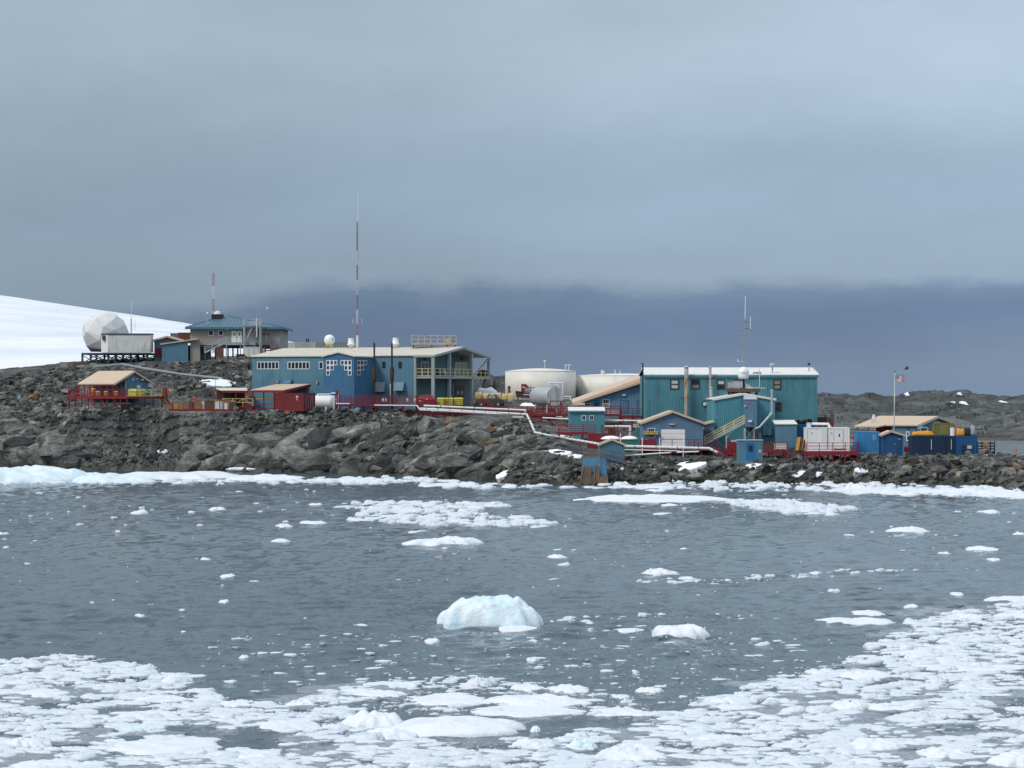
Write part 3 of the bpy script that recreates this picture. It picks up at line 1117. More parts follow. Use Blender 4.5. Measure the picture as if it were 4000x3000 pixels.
# zones of loose rock: polygon in the photo, number, size range (m), exponent (large = mostly small stones)
ZONES = [
    ([(560, 1590), (700, 1640), (980, 1620), (1240, 1590), (1640, 1590), (1650, 1660), (1400, 1680), (1150, 1690), (900, 1720), (700, 1800), (420, 1830), (280, 1800), (330, 1700)], 900, (0.35, 1.55), 2.2),
    ([(900, 1600), (1640, 1588), (1660, 1650), (1420, 1670), (1200, 1670), (950, 1690)], 260, (0.8, 1.7), 1.2),
    ([(280, 1640), (640, 1620), (800, 1700), (700, 1830), (300, 1830), (180, 1800)], 1300, (0.25, 0.9), 2.6),
    ([(0, 1470), (300, 1430), (300, 1590), (560, 1600), (300, 1680), (0, 1640)], 320, (0.5, 2.0), 2.2),
    ([(600, 1430), (980, 1400), (980, 1540), (640, 1560)], 170, (0.4, 1.7), 2.2),
    ([(1950, 1640), (2080, 1650), (2150, 1700), (2060, 1720), (1960, 1700)], 130, (0.5, 1.35), 1.6),
    ([(1980, 1800), (2280, 1800), (2270, 1890), (2000, 1890)], 200, (0.4, 1.3), 1.8),
    ([(2390, 1790), (2900, 1790), (2900, 1850), (2700, 1880), (2390, 1890)], 330, (0.35, 1.5), 2.2),
    ([(2900, 1795), (3600, 1770), (3900, 1770), (4000, 1780), (4000, 1900), (3600, 1880), (3000, 1870)], 650, (0.4, 1.6), 2.2),
    ([(3400, 1820), (4000, 1810), (4000, 1900), (3450, 1880)], 45, (1.4, 2.6), 1.0),
    ([(2500, 1820), (3200, 1820), (3200, 1880), (2500, 1880)], 40, (1.2, 2.6), 1.0),
    ([(1640, 1630), (2100, 1690), (2260, 1800), (1900, 1870), (1700, 1800)], 90, (0.4, 1.2), 2.0),
]
BIG = [   # bedrock blocks, bedded in the slope
    ([(780, 1730), (1150, 1700), (1400, 1690), (1650, 1670), (1900, 1700), (1960, 1800), (1850, 1850), (1500, 1830), (1100, 1820), (760, 1810)], 34, (5.5, 10.0), 1.3),
    ([(0, 1670), (260, 1680), (360, 1760), (280, 1810), (0, 1800)], 10, (5.0, 8.5), 1.2),
    ([(820, 1700), (1150, 1690), (1400, 1670), (1650, 1660), (1780, 1760), (1860, 1870), (1500, 1850), (1100, 1840), (760, 1830), (700, 1780)], 230, (1.6, 5.2), 1.6),
    ([(1600, 1630), (1960, 1640), (2060, 1720), (2080, 1800), (1900, 1870), (1700, 1800)], 130, (1.4, 4.6), 1.5),
    ([(2020, 1690), (2200, 1720), (2280, 1790), (2250, 1870), (2050, 1880), (1950, 1840)], 90, (1.0, 3.6), 1.6),
    ([(0, 1650), (280, 1660), (400, 1740), (300, 1830), (0, 1815)], 70, (1.5, 5.0), 1.4),
    ([(0, 1470), (300, 1430), (300, 1540), (270, 1600), (560, 1610), (300, 1680), (0, 1660)], 260, (0.8, 3.2), 1.8),
    ([(600, 1440), (900, 1420), (975, 1400), (975, 1530), (860, 1500), (700, 1545), (650, 1540)], 120, (0.7, 2.8), 1.8),
    ([(300, 1440), (560, 1430), (420, 1455), (300, 1500)], 60, (0.6, 2.2), 1.8),
    ([(2450, 1800), (2880, 1800), (3200, 1810), (3300, 1880), (2450, 1885)], 110, (1.2, 3.8), 1.6),
    ([(3200, 1800), (4000, 1790), (4000, 1905), (3600, 1885), (3250, 1885)], 120, (1.2, 3.4), 1.6),
]
allst = []
for zi, (poly, n, (s0, s1), ex) in enumerate(ZONES + BIG):
    pa = np.array(poly)
    us = RNG.uniform(pa[:, 0].min(), pa[:, 0].max(), n * 3)
    vs = RNG.uniform(pa[:, 1].min(), pa[:, 1].max(), n * 3)
    k = inpoly(us, vs, poly)
    us, vs = us[k][:n], vs[k][:n]
    pp = hit(us, vs)
    for p in pp:
        if not np.isnan(p[0]) and p[2] > -0.1:
            s = s0 + (s1 - s0) * RNG.random() ** ex
            allst.append((s / p[1] * 300, s, p, zi >= len(ZONES)))
allst.sort(key=lambda a: -a[0])
rv, rf = [], []
off = 0
for i, (_, s, p, big) in enumerate(allst):
    if big:
        k = len(STONES) + int(RNG.integers(len(SLABS)))
        d = 1.2
        nx_, ny_ = -(gz(p[0] + d, p[1]) - gz(p[0] - d, p[1])) / (2 * d), -(gz(p[0], p[1] + d) - gz(p[0], p[1] - d)) / (2 * d)
        nrm = Vector((float(nx_) * .6, float(ny_) * .6, 1)).normalized()
        q = nrm.to_track_quat('Z', 'Y').to_matrix() @ Matrix.Rotation(0.45 + RNG.normal() * .35 + (math.pi if RNG.random() < .5 else 0), 3, 'Z') @ Matrix.Rotation(RNG.normal() * .16, 3, 'X') @ Matrix.Rotation(RNG.normal() * .16, 3, 'Y')
        sc = (s * .5 * RNG.uniform(1.0, 1.5), s * .5 * RNG.uniform(.7, 1.0), s * .5 * RNG.uniform(.55, .95))
        loc = (p[0], p[1] + 0.30 * s * .5, p[2] - 0.03 * s)
    else:
        k = int(RNG.integers(len(STONES)))
        e = RNG.uniform(-0.7, 0.7, 2)
        rz = RNG.uniform(0, 6.28)
        q = Matrix.Rotation(rz, 3, 'Z') @ Matrix.Rotation(e[0], 3, 'X') @ Matrix.Rotation(e[1], 3, 'Y')
        sc = (s * 0.5 * RNG.uniform(0.9, 1.4), s * 0.5 * RNG.uniform(0.8, 1.2), s * 0.5 * RNG.uniform(0.7, 1.15))
        loc = (p[0], p[1] + 0.15 * s, p[2] + 0.10 * s)
    if i < 300:
        o = bpy.data.objects.new('boulder', ALLS[k])
        o.location, o.scale = loc, sc
        o.rotation_euler = q.to_euler()
        link(o, rocky)
        o.matrix_parent_inverse = Matrix.Identity(4)
    else:
        A = np.array(Matrix.LocRotScale(Vector(loc), q, Vector(sc)))
        rv.append(SV[k] @ A[:3, :3].T + A[:3, 3])
        rf += [tuple(a + off for a in f) for f in SF[k]]
        off += len(SV[k])
ru = mesh('rubble', rocky, M['rubble'], np.concatenate(rv), rf)
tag(ru, kind='stuff')


# ------------------------------------------------------------------ old snow lying in the hollows
def ice_arrays(seed, na=22, nr=6, lump=0.35, jag=0.10, tilt=0.0, steep=4.0, freq=1.6):
    """A floe of unit half-width and unit height: undercut at the waterline, lumpy top."""
    th = np.arange(na) / na * 2 * math.pi
    ro = 1 + 0.22 * fbm2(np.cos(th) * 1.3 + seed * 3.7, np.sin(th) * 1.3, seed, 3) + jag * fbm2(np.cos(th) * 4 + seed, np.sin(th) * 4, seed + 5, 2)
    rows = [(0.88, -4.0, 0), (1.0, -0.5, 0)]
    ts = np.linspace(1.0, 0.0, nr + 1)[:-1]
    rows += [(t, None, 1) for t in ts]
    vs = []
    for t, z, k in rows:
        x, y = np.cos(th) * ro * t, np.sin(th) * ro * t
        if k == 0:
            zz = np.full(na, z)
        else:
            n = fbm2(x * freq + seed * 1.9, y * freq + 3.0, seed + 11, 4, 0.55)
            zz = (1 - t ** steep * 0.90) * (0.72 + lump * n + tilt * x) + jag * 0.8 * fbm2(x * 5 + seed, y * 5, seed + 21, 2)
            zz = np.maximum(zz, 0.05)
        vs.append(np.stack([x, y, zz], -1))
    vs = np.concatenate(vs)
    c = np.array([[0, 0, float(vs[-na:, 2].mean())]])
    R = len(rows)
    f = []
    for j in range(R - 1):
        for i in range(na):
            a = (i + 1) % na
            f.append((j * na + i, j * na + a, (j + 1) * na + a, (j + 1) * na + i))
    for i in range(na):
        f.append(((R - 1) * na + i, (R - 1) * na + (i + 1) % na, R * na))
    return np.concatenate([vs, c]), f


def blur(Z, k):
    for _ in range(k):
        Zp = np.pad(Z, 1, mode='edge')
        Z = (Zp[1:-1, 1:-1] * 2 + Zp[:-2, 1:-1] + Zp[2:, 1:-1] + Zp[1:-1, :-2] + Zp[1:-1, 2:]) / 6
    return Z


def snow_patch(poly, surf=gz, GXY=None, y0=278.0, y1=440.0, parent=None, lift=0.10, step=0.2, reach=0.8):
    """A drift with a smooth surface that fills the hollows; the rocks stick out of it."""
    X_, Y_, Z_ = GXY or (GX, GY, GZS)
    pa = np.array(poly, float)
    us, vs = np.meshgrid(np.linspace(pa[:, 0].min(), pa[:, 0].max(), 24), np.linspace(pa[:, 1].min(), pa[:, 1].max(), 10))
    k = inpoly(us.ravel(), vs.ravel(), poly)
    hp = hit(us.ravel()[k], vs.ravel()[k], step, y0, y1, surf)
    hp = hp[~np.isnan(hp[:, 0])]
    if len(hp) < 3:
        return None
    ya, yb = np.percentile(hp[:, 1], 8) - reach, np.percentile(hp[:, 1], 92) + reach
    U, V = CU + F * X_ / Y_, HV - (Z_ + lift - CH) / Y_ * F
    w = fbm2(X_ / 1.2, Y_ / 1.2, 33, 3)
    ok = inpoly((U + 9 * w).ravel(), (V + 3 * w).ravel(), poly).reshape(U.shape) & (Y_ > ya) & (Y_ < yb)
    r0, r1 = np.where(ok.any(1))[0][[0, -1]] if ok.any() else (0, 0)
    if not ok.any():
        return None
    c0, c1 = np.where(ok.any(0))[0][[0, -1]]
    sl = (slice(max(r0 - 1, 0), r1 + 3), slice(max(c0 - 1, 0), c1 + 3))
    ok = ok[sl]
    core = blur(ok.astype(float), 2)
    Zt = Z_[sl] + lift * np.clip(core * 2.2 - .5, -1.2, 1)
    keep = core > .12
    return grid_mesh('snow_patch', X_[sl], Y_[sl], Zt, M['snow'], True, parent or rocky, keep)


GZS = blur(GZ, 7)
HZS = blur(HZ, 3)


def snow_lump(poly):
    """A drift bedded on the slope: irregular outline, smooth crown."""
    pa = np.array(poly, float)
    uc, vc = (pa[:, 0].min() + pa[:, 0].max()) / 2, (pa[:, 1].min() + pa[:, 1].max()) / 2
    h = hit([uc], [vc])[0]
    if np.isnan(h[0]):
        return
    d = 1.5
    fx = (gz(h[0] + d, h[1]) - gz(h[0] - d, h[1])) / (2 * d)
    fy = (gz(h[0], h[1] + d) - gz(h[0], h[1] - d)) / (2 * d)
    fx, fy = float(np.clip(fx, -.3, .3)), float(np.clip(fy, .05, .9))
    al = math.atan(fy)
    w = (pa[:, 0].max() - pa[:, 0].min()) / F * h[1]
    dep = (pa[:, 1].max() - pa[:, 1].min()) / F * h[1] / max(math.sin(al + .03), .18)
    q = Vector((-fx, -fy, 1)).normalized().to_track_quat('Z', 'Y')
    me = bpy.data.meshes.new('snow_patch')
    A, f = ice_arrays(int(uc) % 91, 46, 10, 0.35, 0.30, 0.0, 2.5, 1.8)
    me.from_pydata(A.tolist(), [], f)
    me.polygons.foreach_set('use_smooth', [True] * len(me.polygons))
    me.materials.append(M['snow'])
    o = bpy.data.objects.new('snow_patch', me)
    o.location = (h[0], h[1] + .1, h[2] + .12)
    o.rotation_euler = q.to_euler()
    o.scale = (w * .42, min(dep * .42, w * .6), .30)
    link(o, rocky)
    o.matrix_parent_inverse = Matrix.Identity(4)


for poly in [
    [(770, 1482), (860, 1490), (935, 1500), (940, 1508), (900, 1514), (840, 1512), (800, 1500)],
    [(612, 1786), (640, 1777), (662, 1786), (660, 1796), (622, 1797)],
    [(1700, 1770), (1755, 1766), (1760, 1776), (1710, 1780)],
    [(2140, 1757), (2230, 1760), (2240, 1778), (2210, 1786), (2150, 1772)],
    [(2215, 1780), (2285, 1788), (2283, 1796), (2220, 1790)],
    [(2200, 1705), (2300, 1712), (2300, 1740), (2240, 1738), (2195, 1720)],
    [(1935, 1845), (1990, 1848), (2015, 1862), (2000, 1870), (1940, 1864)],
    [(2610, 1822), (2680, 1812), (2780, 1834), (2740, 1844), (2680, 1832), (2620, 1832)],
    [(2860, 1815), (2960, 1818), (3060, 1836), (3000, 1838), (2900, 1830)],
    [(3065, 1842), (3110, 1842), (3160, 1862), (3220, 1868), (3140, 1876), (3080, 1858)],
    [(3330, 1850), (3400, 1855), (3395, 1868), (3340, 1870)],
    [(2030, 1568), (2060, 1566), (2105, 1592), (2100, 1604), (2070, 1590)],
    [(2140, 1620), (2225, 1628), (2225, 1655), (2130, 1655)],
    [(880, 1838), (1000, 1834), (1000, 1842), (890, 1846)],
    [(2560, 1860), (2680, 1878), (2640, 1888), (2560, 1880)],
]:
    snow_lump(poly)


def hz_at(x, y):
    i = np.clip(np.searchsorted(FY, y) - 1, 0, len(FY) - 2)
    j = np.clip(np.searchsorted(FT, np.asarray(x) / y), 0, len(FT) - 1)
    return HZ[i, j]


for poly in [
    [(3455, 1540), (3500, 1521), (3530, 1521), (3562, 1539), (3510, 1536)],
    [(3705, 1570), (3725, 1566), (3735, 1573), (3715, 1575)], [(3745, 1570), (3765, 1566), (3778, 1574), (3752, 1577)],
    [(3735, 1534), (3755, 1534), (3757, 1540), (3738, 1540)], [(3895, 1562), (3912, 1560), (3925, 1568), (3908, 1571)],
]:
    snow_patch(poly, hz_at, (HX, HY, HZS), 552.0, 840.0, far, 0.3, 0.8, 8.0)


# ------------------------------------------------------------------ building kit
def gable_y(S, L, D, hw, rise, wm, rm, fm=None, over=0.35, base=-1.2, apex=None, rib=0.3, th=0.14, doorless=True, roofname='roof'):
    """Ridge runs away from the viewer: the gable is the front."""
    ax = L / 2 if apex is None else apex
    top = lambda a: hw + rise * (a / ax if a <= ax else (L - a) / (L - ax))
    ribwall('wall', S.e, wm, FRONT(), 0, L, base, top, rib, extra=(ax,))
    B = Basis((L, D, 0), (-1, 0, 0), (0, 1, 0))
    ribwall('wall', S.e, wm, B, 0, L, base, lambda a: top(L - a), rib, extra=(L - ax,))
    ribwall('wall', S.e, wm, RIGHT(L), 0, D, base, hw, rib)
    ribwall('wall', S.e, wm, Basis((0, D, 0), (0, -1, 0), (-1, 0, 0)), 0, D, base, hw, rib)
    for sgn, x0 in ((-1, 0.0), (1, L)):
        s = rise / abs(x0 - ax)
        xe = x0 + sgn * over
        ze = hw - s * over
        mb = MB()
        y0, y1 = -over, D + over
        z0 = 0.02
        mb.hexa([(ax, y0, hw + rise + z0), (ax, y1, hw + rise + z0), (xe, y1, ze + z0), (xe, y0, ze + z0),
                 (ax, y0, hw + rise + z0 + th), (ax, y1, hw + rise + z0 + th), (xe, y1, ze + z0 + th), (xe, y0, ze + z0 + th)])
        r = mb.build(roofname, S.e, rm)
        fr = fm or rm
        mb = MB()
        mb.hexa([(ax, y0 - 0.05, hw + rise - 0.12), (ax, y0 - 0.004, hw + rise - 0.12), (xe, y0 - 0.004, ze - 0.12), (xe, y0 - 0.05, ze - 0.12),
                 (ax, y0 - 0.05, hw + rise + z0 + th + .03), (ax, y0 - 0.004, hw + rise + z0 + th + .03), (xe, y0 - 0.004, ze + z0 + th + .03), (xe, y0 - 0.05, ze + z0 + th + .03)])
        mb.build('fascia', r, fr)
    return top


def railing(parent, m, pts, h=1.05, rails=(1.0, 0.66, 0.33), sp=1.6, t=0.07, diag=False):
    pts = [Vector(p) for p in pts]
    for a, b in zip(pts, pts[1:]):
        n = max(1, round((b - a).length / sp))
        for i in range(n + 1):
            if i == 0 and a is not pts[0]:
                continue
            p = a.lerp(b, i / n)
            box('post', parent, m, p + Vector((0, 0, h / 2)), (t * 1.25, t * 1.25, h))
            if diag and i < n:
                q = a.lerp(b, (i + 1) / n)
                z0, z1 = (0.1, h) if i % 2 else (h, 0.1)
                bar('brace', parent, m, p + Vector((0, 0, z0)), q + Vector((0, 0, z1)), t * 0.8)
        for r in rails:
            bar('rail', parent, m, a + Vector((0, 0, h * r)), b + Vector((0, 0, h * r)), t * 0.8, t)


def deck(S, x0, x1, y0, y1, z, m, sides='f', legs=2.4, rail_m=None, edge=0.32, brace=True, diag=False, h=1.05, rails=(1.0, 0.66, 0.33), minleg=0.3, floor_m=None):
    bx('floor', S.e, floor_m or m, x0, x1, y0, y1, z - 0.10, z)
    for a in ((x0, y0 - 0.06, x1, y0 - 0.003), (x0, y1 + 0.003, x1, y1 + 0.06)):
        bx('beam', S.e, m, a[0], a[2], a[1], a[3], z - edge, z + 0.03)
    for a in ((x0 - 0.06, x0 - 0.003), (x1 + 0.003, x1 + 0.06)):
        bx('beam', S.e, m, a[0], a[1], y0, y1, z - edge, z + 0.03)
    n = max(1, round((x1 - x0) / legs))
    prev = None
    for i in range(n + 1):
        x = x0 + 0.1 + (x1 - x0 - 0.2) * i / n
        for y in (y0 + 0.12, y1 - 0.12):
            zb = min(S.g(x, y) - 0.25, z - edge - minleg)
            bx('leg', S.e, m, x - 0.08, x + 0.08, y - 0.08, y + 0.08, zb, z - 0.1)
        zb = S.g(x, y0 + 0.12)
        if brace and prev is not None and z - edge - min(zb, prev[1]) > 0.5:
            a = (prev[0], y0 + 0.06, max(prev[1], z - 3)) if i % 2 else (prev[0], y0 + 0.06, z - edge)
            b = (x, y0 + 0.06, z - edge) if i % 2 else (x, y0 + 0.06, max(zb, z - 3))
            bar('brace', S.e, m, a, b, 0.09)
        prev = (x, zb)
    rm = rail_m or m
    e = 0.05
    if 'f' in sides: railing(S.e, rm, [(x0, y0 + e, z), (x1, y0 + e, z)], h, rails, diag=diag)
    if 'b' in sides: railing(S.e, rm, [(x0, y1 - e, z), (x1, y1 - e, z)], h, rails, diag=diag)
    if 'l' in sides: railing(S.e, rm, [(x0 + e, y0 + .2, z), (x0 + e, y1 - .2, z)], h, rails, diag=diag)
    if 'r' in sides: railing(S.e, rm, [(x1 - e, y0 + .2, z), (x1 - e, y1 - .2, z)], h, rails, diag=diag)


def stairs(S, m, a, b, width, rail_m=None, n=None, wdir=(0, 1, 0), h=0.95, rails=(1.0, 0.55)):
    """A straight flight from a (low) to b (high); width is measured along wdir."""
    a, b, wv = Vector(a), Vector(b), Vector(wdir) * width
    for o_ in (Vector((0, 0, 0)), wv):
        bar('stringer', S.e, m, a + o_, b + o_, 0.06, 0.26)
    n = n or max(3, int((b.z - a.z) / 0.24))
    run = (b - a) / n
    for i in range(n):
        p = a + run * (i + 0.5) + wv / 2
        o = bar('tread', S.e, m, p - wv * 0.47, p + wv * 0.47, 0.26, 0.04)
    rm = rail_m or m
    for o_ in (Vector((0, 0, 0)), wv):
        k = max(2, round((b - a).length / 1.5))
        for i in range(k + 1):
            p = a.lerp(b, i / k) + o_
            bar('post', S.e, rm, p, p + Vector((0, 0, h)), 0.07)
        for r in rails:
            bar('rail', S.e, rm, a + o_ + Vector((0, 0, h * r)), b + o_ + Vector((0, 0, h * r)), 0.06)


def pipeline(name, label, m, pts, r, support=None, sup_every=3.0, bands=None, rings=0, group=None):
    """A pipe on stands through world points."""
    pts = [Vector(p) for p in pts]
    e = thing(name, label, 'pipe', pts[0], 0, group)
    o = pts[0]
    for a, b in zip(pts, pts[1:]):
        tube('pipe', e, m, a - o, b - o, r)
        L = (b - a).length
        if support and L > 1.5:
            n = max(1, int(L / sup_every))
            for i in range(n):
                p = a.lerp(b, (i + 0.5) / n)
                g = float(gz(p.x, p.y)) - 0.2
                if p.z - r - g > 0.15 and p.z - g < 6:
                    bar('support', e, support, Vector((p.x, p.y, g)) - o, Vector((p.x, p.y, p.z - r * 0.6)) - o, 0.10)
        if rings:
            n = max(1, int(L / rings))
            d = (b - a).normalized()
            for i in range(n):
                p = a.lerp(b, (i + 0.5) / n) - o
                tube('clamp', e, bands or M['steel_dark'], p - d * 0.04, p + d * 0.04, r * 1.10)
    for p in pts[1:-1]:
        mb = MB()
        mb.lathe(p - o, [(r * 1.03 * math.sin(t), -r * 1.03 * math.cos(t)) for t in (0.05, 0.5, 1.0, 1.57, 2.1, 2.6, 3.09)], 12)
        mb.build('elbow', e, m, True)
    return e


def container(name, label, u, v, Y, rz, L, W, H, m, end_doors=True, cat='container', group=None, right_edge=False, mark=None, rib=0.28, endm=None):
    """Shipping container; (u, v) is its near lower left corner, or the near right corner with right_edge."""
    S = Site(name, label, cat, u, v, Y, rz, group)
    x0 = -L if right_edge else 0.0
    em = endm or m
    ribwall('side_panel', S.e, m, FRONT(), x0 + .06, x0 + L - .06, 0.12, H - 0.12, rib, 0.045)
    ribwall('side_panel', S.e, m, Basis((x0 + L, W, 0), (-1, 0, 0), (0, 1, 0)), .06, L - .06, 0.12, H - 0.12, rib, 0.045)
    ribwall('end_panel', S.e, em, Basis((x0, W, 0), (0, -1, 0), (-1, 0, 0)), .06, W - .06, 0.12, H - 0.12, rib, 0.03)
    ribwall('end_panel', S.e, em, RIGHT(x0 + L), .06, W - .06, 0.12, H - 0.12, W / 4, 0.03)
    bx('roof', S.e, m, x0 + .05, x0 + L - .05, .05, W - .05, H - 0.10, H - 0.03)
    mb = MB()
    for x in (x0, x0 + L):
        for y in (0, W):
            mb.box(x - .06, x + .06, y - .06, y + .06, 0, H)
    for z in (0.0, H - 0.14):
        for y in (0, W):
            mb.box(x0 + .06, x0 + L - .06, y - .05, y + .05, z + .004, z + .136)
        for x in (x0, x0 + L):
            mb.box(x - .05, x + .05, .06, W - .06, z + .004, z + .136)
    mb.build('frame', S.e, m)
    if end_doors:
        for y in (W * 0.2, W * 0.4, W * 0.6, W * 0.8):
            bar('locking_bar', S.e, M['steel'], (x0 + L + .06, y, .2), (x0 + L + .06, y, H - .2), 0.04)
    if mark:
        for (a0, a1, z0, z1) in mark:
            panel('stencil_mark', S.e, M['white'], FRONT(), a0, a1, z0, z1, 0.047, 0.052)
    return S


def crate(name, label, cat, u0, u1, v0, v1, Y, D, m, style='crate', rz=0, group=None, m2=None):
    S = Site(name, label, cat, u0, v1, Y, rz, group)
    x1, _ = S.F(u1, v1)
    _, z1 = S.F(u0, v0)
    L, H = x1, z1
    m2 = m2 or m
    if style == 'crate':
        bx('body', S.e, m, 0.03, L - .03, 0.03, D - .03, 0.10, H - .02)
        mb = MB()
        for x in (0.0, L - .09):
            mb.box(x, x + .09, 0, .03, 0.1, H)
        mb.box(.09, L - .09, 0, .03, H - .10, H - .001)
        mb.box(.09, L - .09, 0, .03, 0.1, 0.2)
        mb.build('batten', S.e, m2)
        bx('lid', S.e, m2, -.02, L + .02, -.02, D + .02, H, H + .04)
        mb = MB()
        for x in (0.02, L / 2 - .06, L - .14):
            mb.box(x, x + .12, 0.0, D, 0, .10)
        mb.build('skid', S.e, m2)
    elif style == 'slat':
        n = max(2, int(H / 0.22))
        for i in range(n):
            z = H * i / n
            bx('board', S.e, m, 0, L, 0, .04, z + .02, z + H / n * 0.78)
            bx('board', S.e, m, 0, L, D - .04, D, z + .02, z + H / n * 0.78)
            bx('board', S.e, m, L - .04, L, .05, D - .05, z + .02, z + H / n * 0.78)
        for x in (0.02, L / 2, L - .02):
            bx('post', S.e, m2, x - .05, x + .05, .045, .12, 0, H)
    elif style == 'drum':
        r = L / 2
        MB().lathe((r, r, 0), [(r * .97, 0), (r, .04), (r * .97, .08), (r * .97, H * .32), (r, H * .34), (r * .97, H * .36), (r * .97, H * .64), (r, H * .66), (r * .97, H * .68), (r * .97, H - .06), (r, H - .02), (r * .95, H)], 16).build('body', S.e, m, False)
        tube('cap', S.e, m2, (r, r * .6, H), (r, r * .6, H + .05), .06)
    elif style == 'tote':                        # moulded bin with a rounded lid
        MB().hexa([(.06, .06, 0), (L - .06, .06, 0), (L - .06, D - .06, 0), (.06, D - .06, 0), (0, 0, H * .8), (L, 0, H * .8), (L, D, H * .8), (0, D, H * .8)]).build('body', S.e, m)
        MB().hexa([(-.04, -.04, H * .8), (L + .04, -.04, H * .8), (L + .04, D + .04, H * .8), (-.04, D + .04, H * .8), (.10, .10, H), (L - .10, .10, H), (L - .10, D - .10, H), (.10, D - .10, H)]).build('lid', S.e, m2)
        for x in (L * .25, L * .75):
            bx('rib', S.e, m2, x - .05, x + .05, -.035, .05, .05, H * .78)
    return S


def soft_heap(name, label, cat, u0, u1, v0, v1, Y, D, m, seed, group=None, lump=0.35, strap=None):
    """A tarpaulin or bag thrown over something: a lumpy closed mound."""
    S = Site(name, label, cat, u0, v1, Y, 0, group)
    L, _ = S.F(u1, v1)
    _, H = S.F(u0, v0)
    n, k = 26, 9
    vs, fs = [], []
    r = random.Random(seed)
    for j in range(k):
        ph = (j / (k - 1)) * math.pi / 2
        for i in range(n):
            th = 2 * math.pi * i / n
            ex = lambda c, p=0.6: math.copysign(abs(c) ** p, c)
            x, y, z = ex(math.cos(th)) * math.cos(ph) ** 0.5, ex(math.sin(th)) * math.cos(ph) ** 0.5, math.sin(ph) ** 0.8
            nn = float(fbm3(np.array([x * 2.0 + seed]), np.array([y * 2.0]), np.array([z * 2.0]), seed, 3)[0])
            kx = 1 + lump * nn
            vs.append((L / 2 + x * L / 2 * (1 + 0.2 * lump * nn), D / 2 + y * D / 2 * (1 + 0.2 * lump * nn), max(0, z * H * kx)))
    for j in range(k - 1):
        for i in range(n):
            a = (i + 1) % n
            fs.append((j * n + i, j * n + a, (j + 1) * n + a, (j + 1) * n + i))
    fs.append(tuple(range((k - 1) * n, k * n)))
    fs.append(tuple(reversed(range(n))))
    mesh('cover', S.e, m, vs, fs, True)
    if strap:
        for x in (L * 0.3, L * 0.7):
            bar('strap', S.e, strap, (x, -0.03, 0.0), (x, D * .15, H * .95), 0.05)
    return S


def lattice(name, parent, m, z0, z1, w, c=(0, 0), bay=0.6, t=0.035):
    mb = MB()
    pts = [(c[0] + w * math.cos(a), c[1] + w * math.sin(a)) for a in (-1.57 + .5, 0.52 + .5, 2.62 + .5)]
    for x, y in pts:
        mb.bar((x, y, z0), (x, y, z1), t)
    n = max(1, int((z1 - z0) / bay))
    for i in range(n):
        a, b = z0 + (z1 - z0) * i / n, z0 + (z1 - z0) * (i + 1) / n
        for k in range(3):
            p, q = pts[k], pts[(k + 1) % 3]
            mb.bar((p[0], p[1], a), (q[0], q[1], b), t * 0.6)
            mb.bar((p[0], p[1], b), (q[0], q[1], b), t * 0.5)
    return mb.build(name, parent, m)


def cone_marker(u, v, Y, label, h=0.75):
    S = Site('traffic_cone', label, 'traffic cone', u, v, Y, group='orange safety cones')
    MB().lathe((0, 0, .04), [(.19, 0), (.05, h - .05), (.03, h - .04)], 12).build('body', S.e, M['cone'], True)
    bx('base', S.e, M['cone'], -.24, .24, -.24, .24, 0, .04)


def window_px(S, u0, u1, v0, v1, fm, gm, nx=1, nz=1, fw=0.07, d=0.0, out=0.07):
    a0, a1, z0, z1 = S.R(u0, u1, v0, v1, d)
    return window(S.e, FRONT(d), a0, a1, z0, z1, fm, gm, nx, nz, fw, out)


def panel_px(name, S, m, u0, u1, v0, v1, d=0.0, d0=0.0, d1=0.05, parent=None):
    a0, a1, z0, z1 = S.R(u0, u1, v0, v1, d)
    return panel(name, parent or S.e, m, FRONT(d), a0, a1, z0, z1, d0, d1)


# ================================================================== long blue two-storey building with the porch
S = Site('station_building', 'long two-storey blue building with cream roof and an open balcony at its right end', 'building', 985, 1604, 369.5, -22, z=8.7)
L, _ = S.F(1697, 1392)
Lw, _ = S.F(1616, 1392)
D = 22.5
hw = S.F(988, 1394)[1]
rise = 1.42
ribwall('wall', S.e, M['blue'], FRONT(), 0, Lw, -1.0, hw, 0.45, 0.02)
top = lambda a: hw + rise * (1 - abs(a - D / 2) / (D / 2))
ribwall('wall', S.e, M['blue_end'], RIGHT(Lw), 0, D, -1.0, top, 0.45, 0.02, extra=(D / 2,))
ribwall('wall', S.e, M['blue'], Basis((Lw, D, 0), (-1, 0, 0), (0, 1, 0)), 0, Lw, -1, hw, 0.45, 0.02)
ribwall('wall', S.e, M['blue'], Basis((0, D, 0), (0, -1, 0), (-1, 0, 0)), 0, D, -1, top, 0.45, 0.02, extra=(D / 2,))
for sg in (0, 1):
    mb = MB()
    ye = -0.25 if sg == 0 else D + 0.25
    z0 = hw - rise * 0.25 / (D / 2)
    A = [(-0.25, ye, z0), (L + .1, ye, z0), (L + .1, D / 2, hw + rise), (-0.25, D / 2, hw + rise)]
    if sg: A = [A[3], A[2], A[1], A[0]]
    mb.hexa([(x, y, z + .02) for x, y, z in A] + [(x, y, z + .18) for x, y, z in A])
    rf_ = mb.build('roof', S.e, M['cream'])
    n = int(L / 0.62)
    for i in range(n):
        x = -0.1 + (L + .1) * i / n
        bar('seam', rf_, M['cream'], (x, ye, z0 + .185), (x, D / 2, hw + rise + .185), 0.05, 0.04)
for y0_, y1_ in ((0.0, D / 2), (D, D / 2)):
    bar('fascia', S.e, M['steel_green'], (L + .14, y0_ - (.25 if y0_ == 0 else -.25), hw - .06), (L + .14, D / 2, hw + rise - .02), 0.06, 0.34)
bar('fascia', S.e, M['steel_green'], (Lw + .05, -0.28, hw - .08), (L + .1, -0.28, hw - .08), 0.06, 0.30)
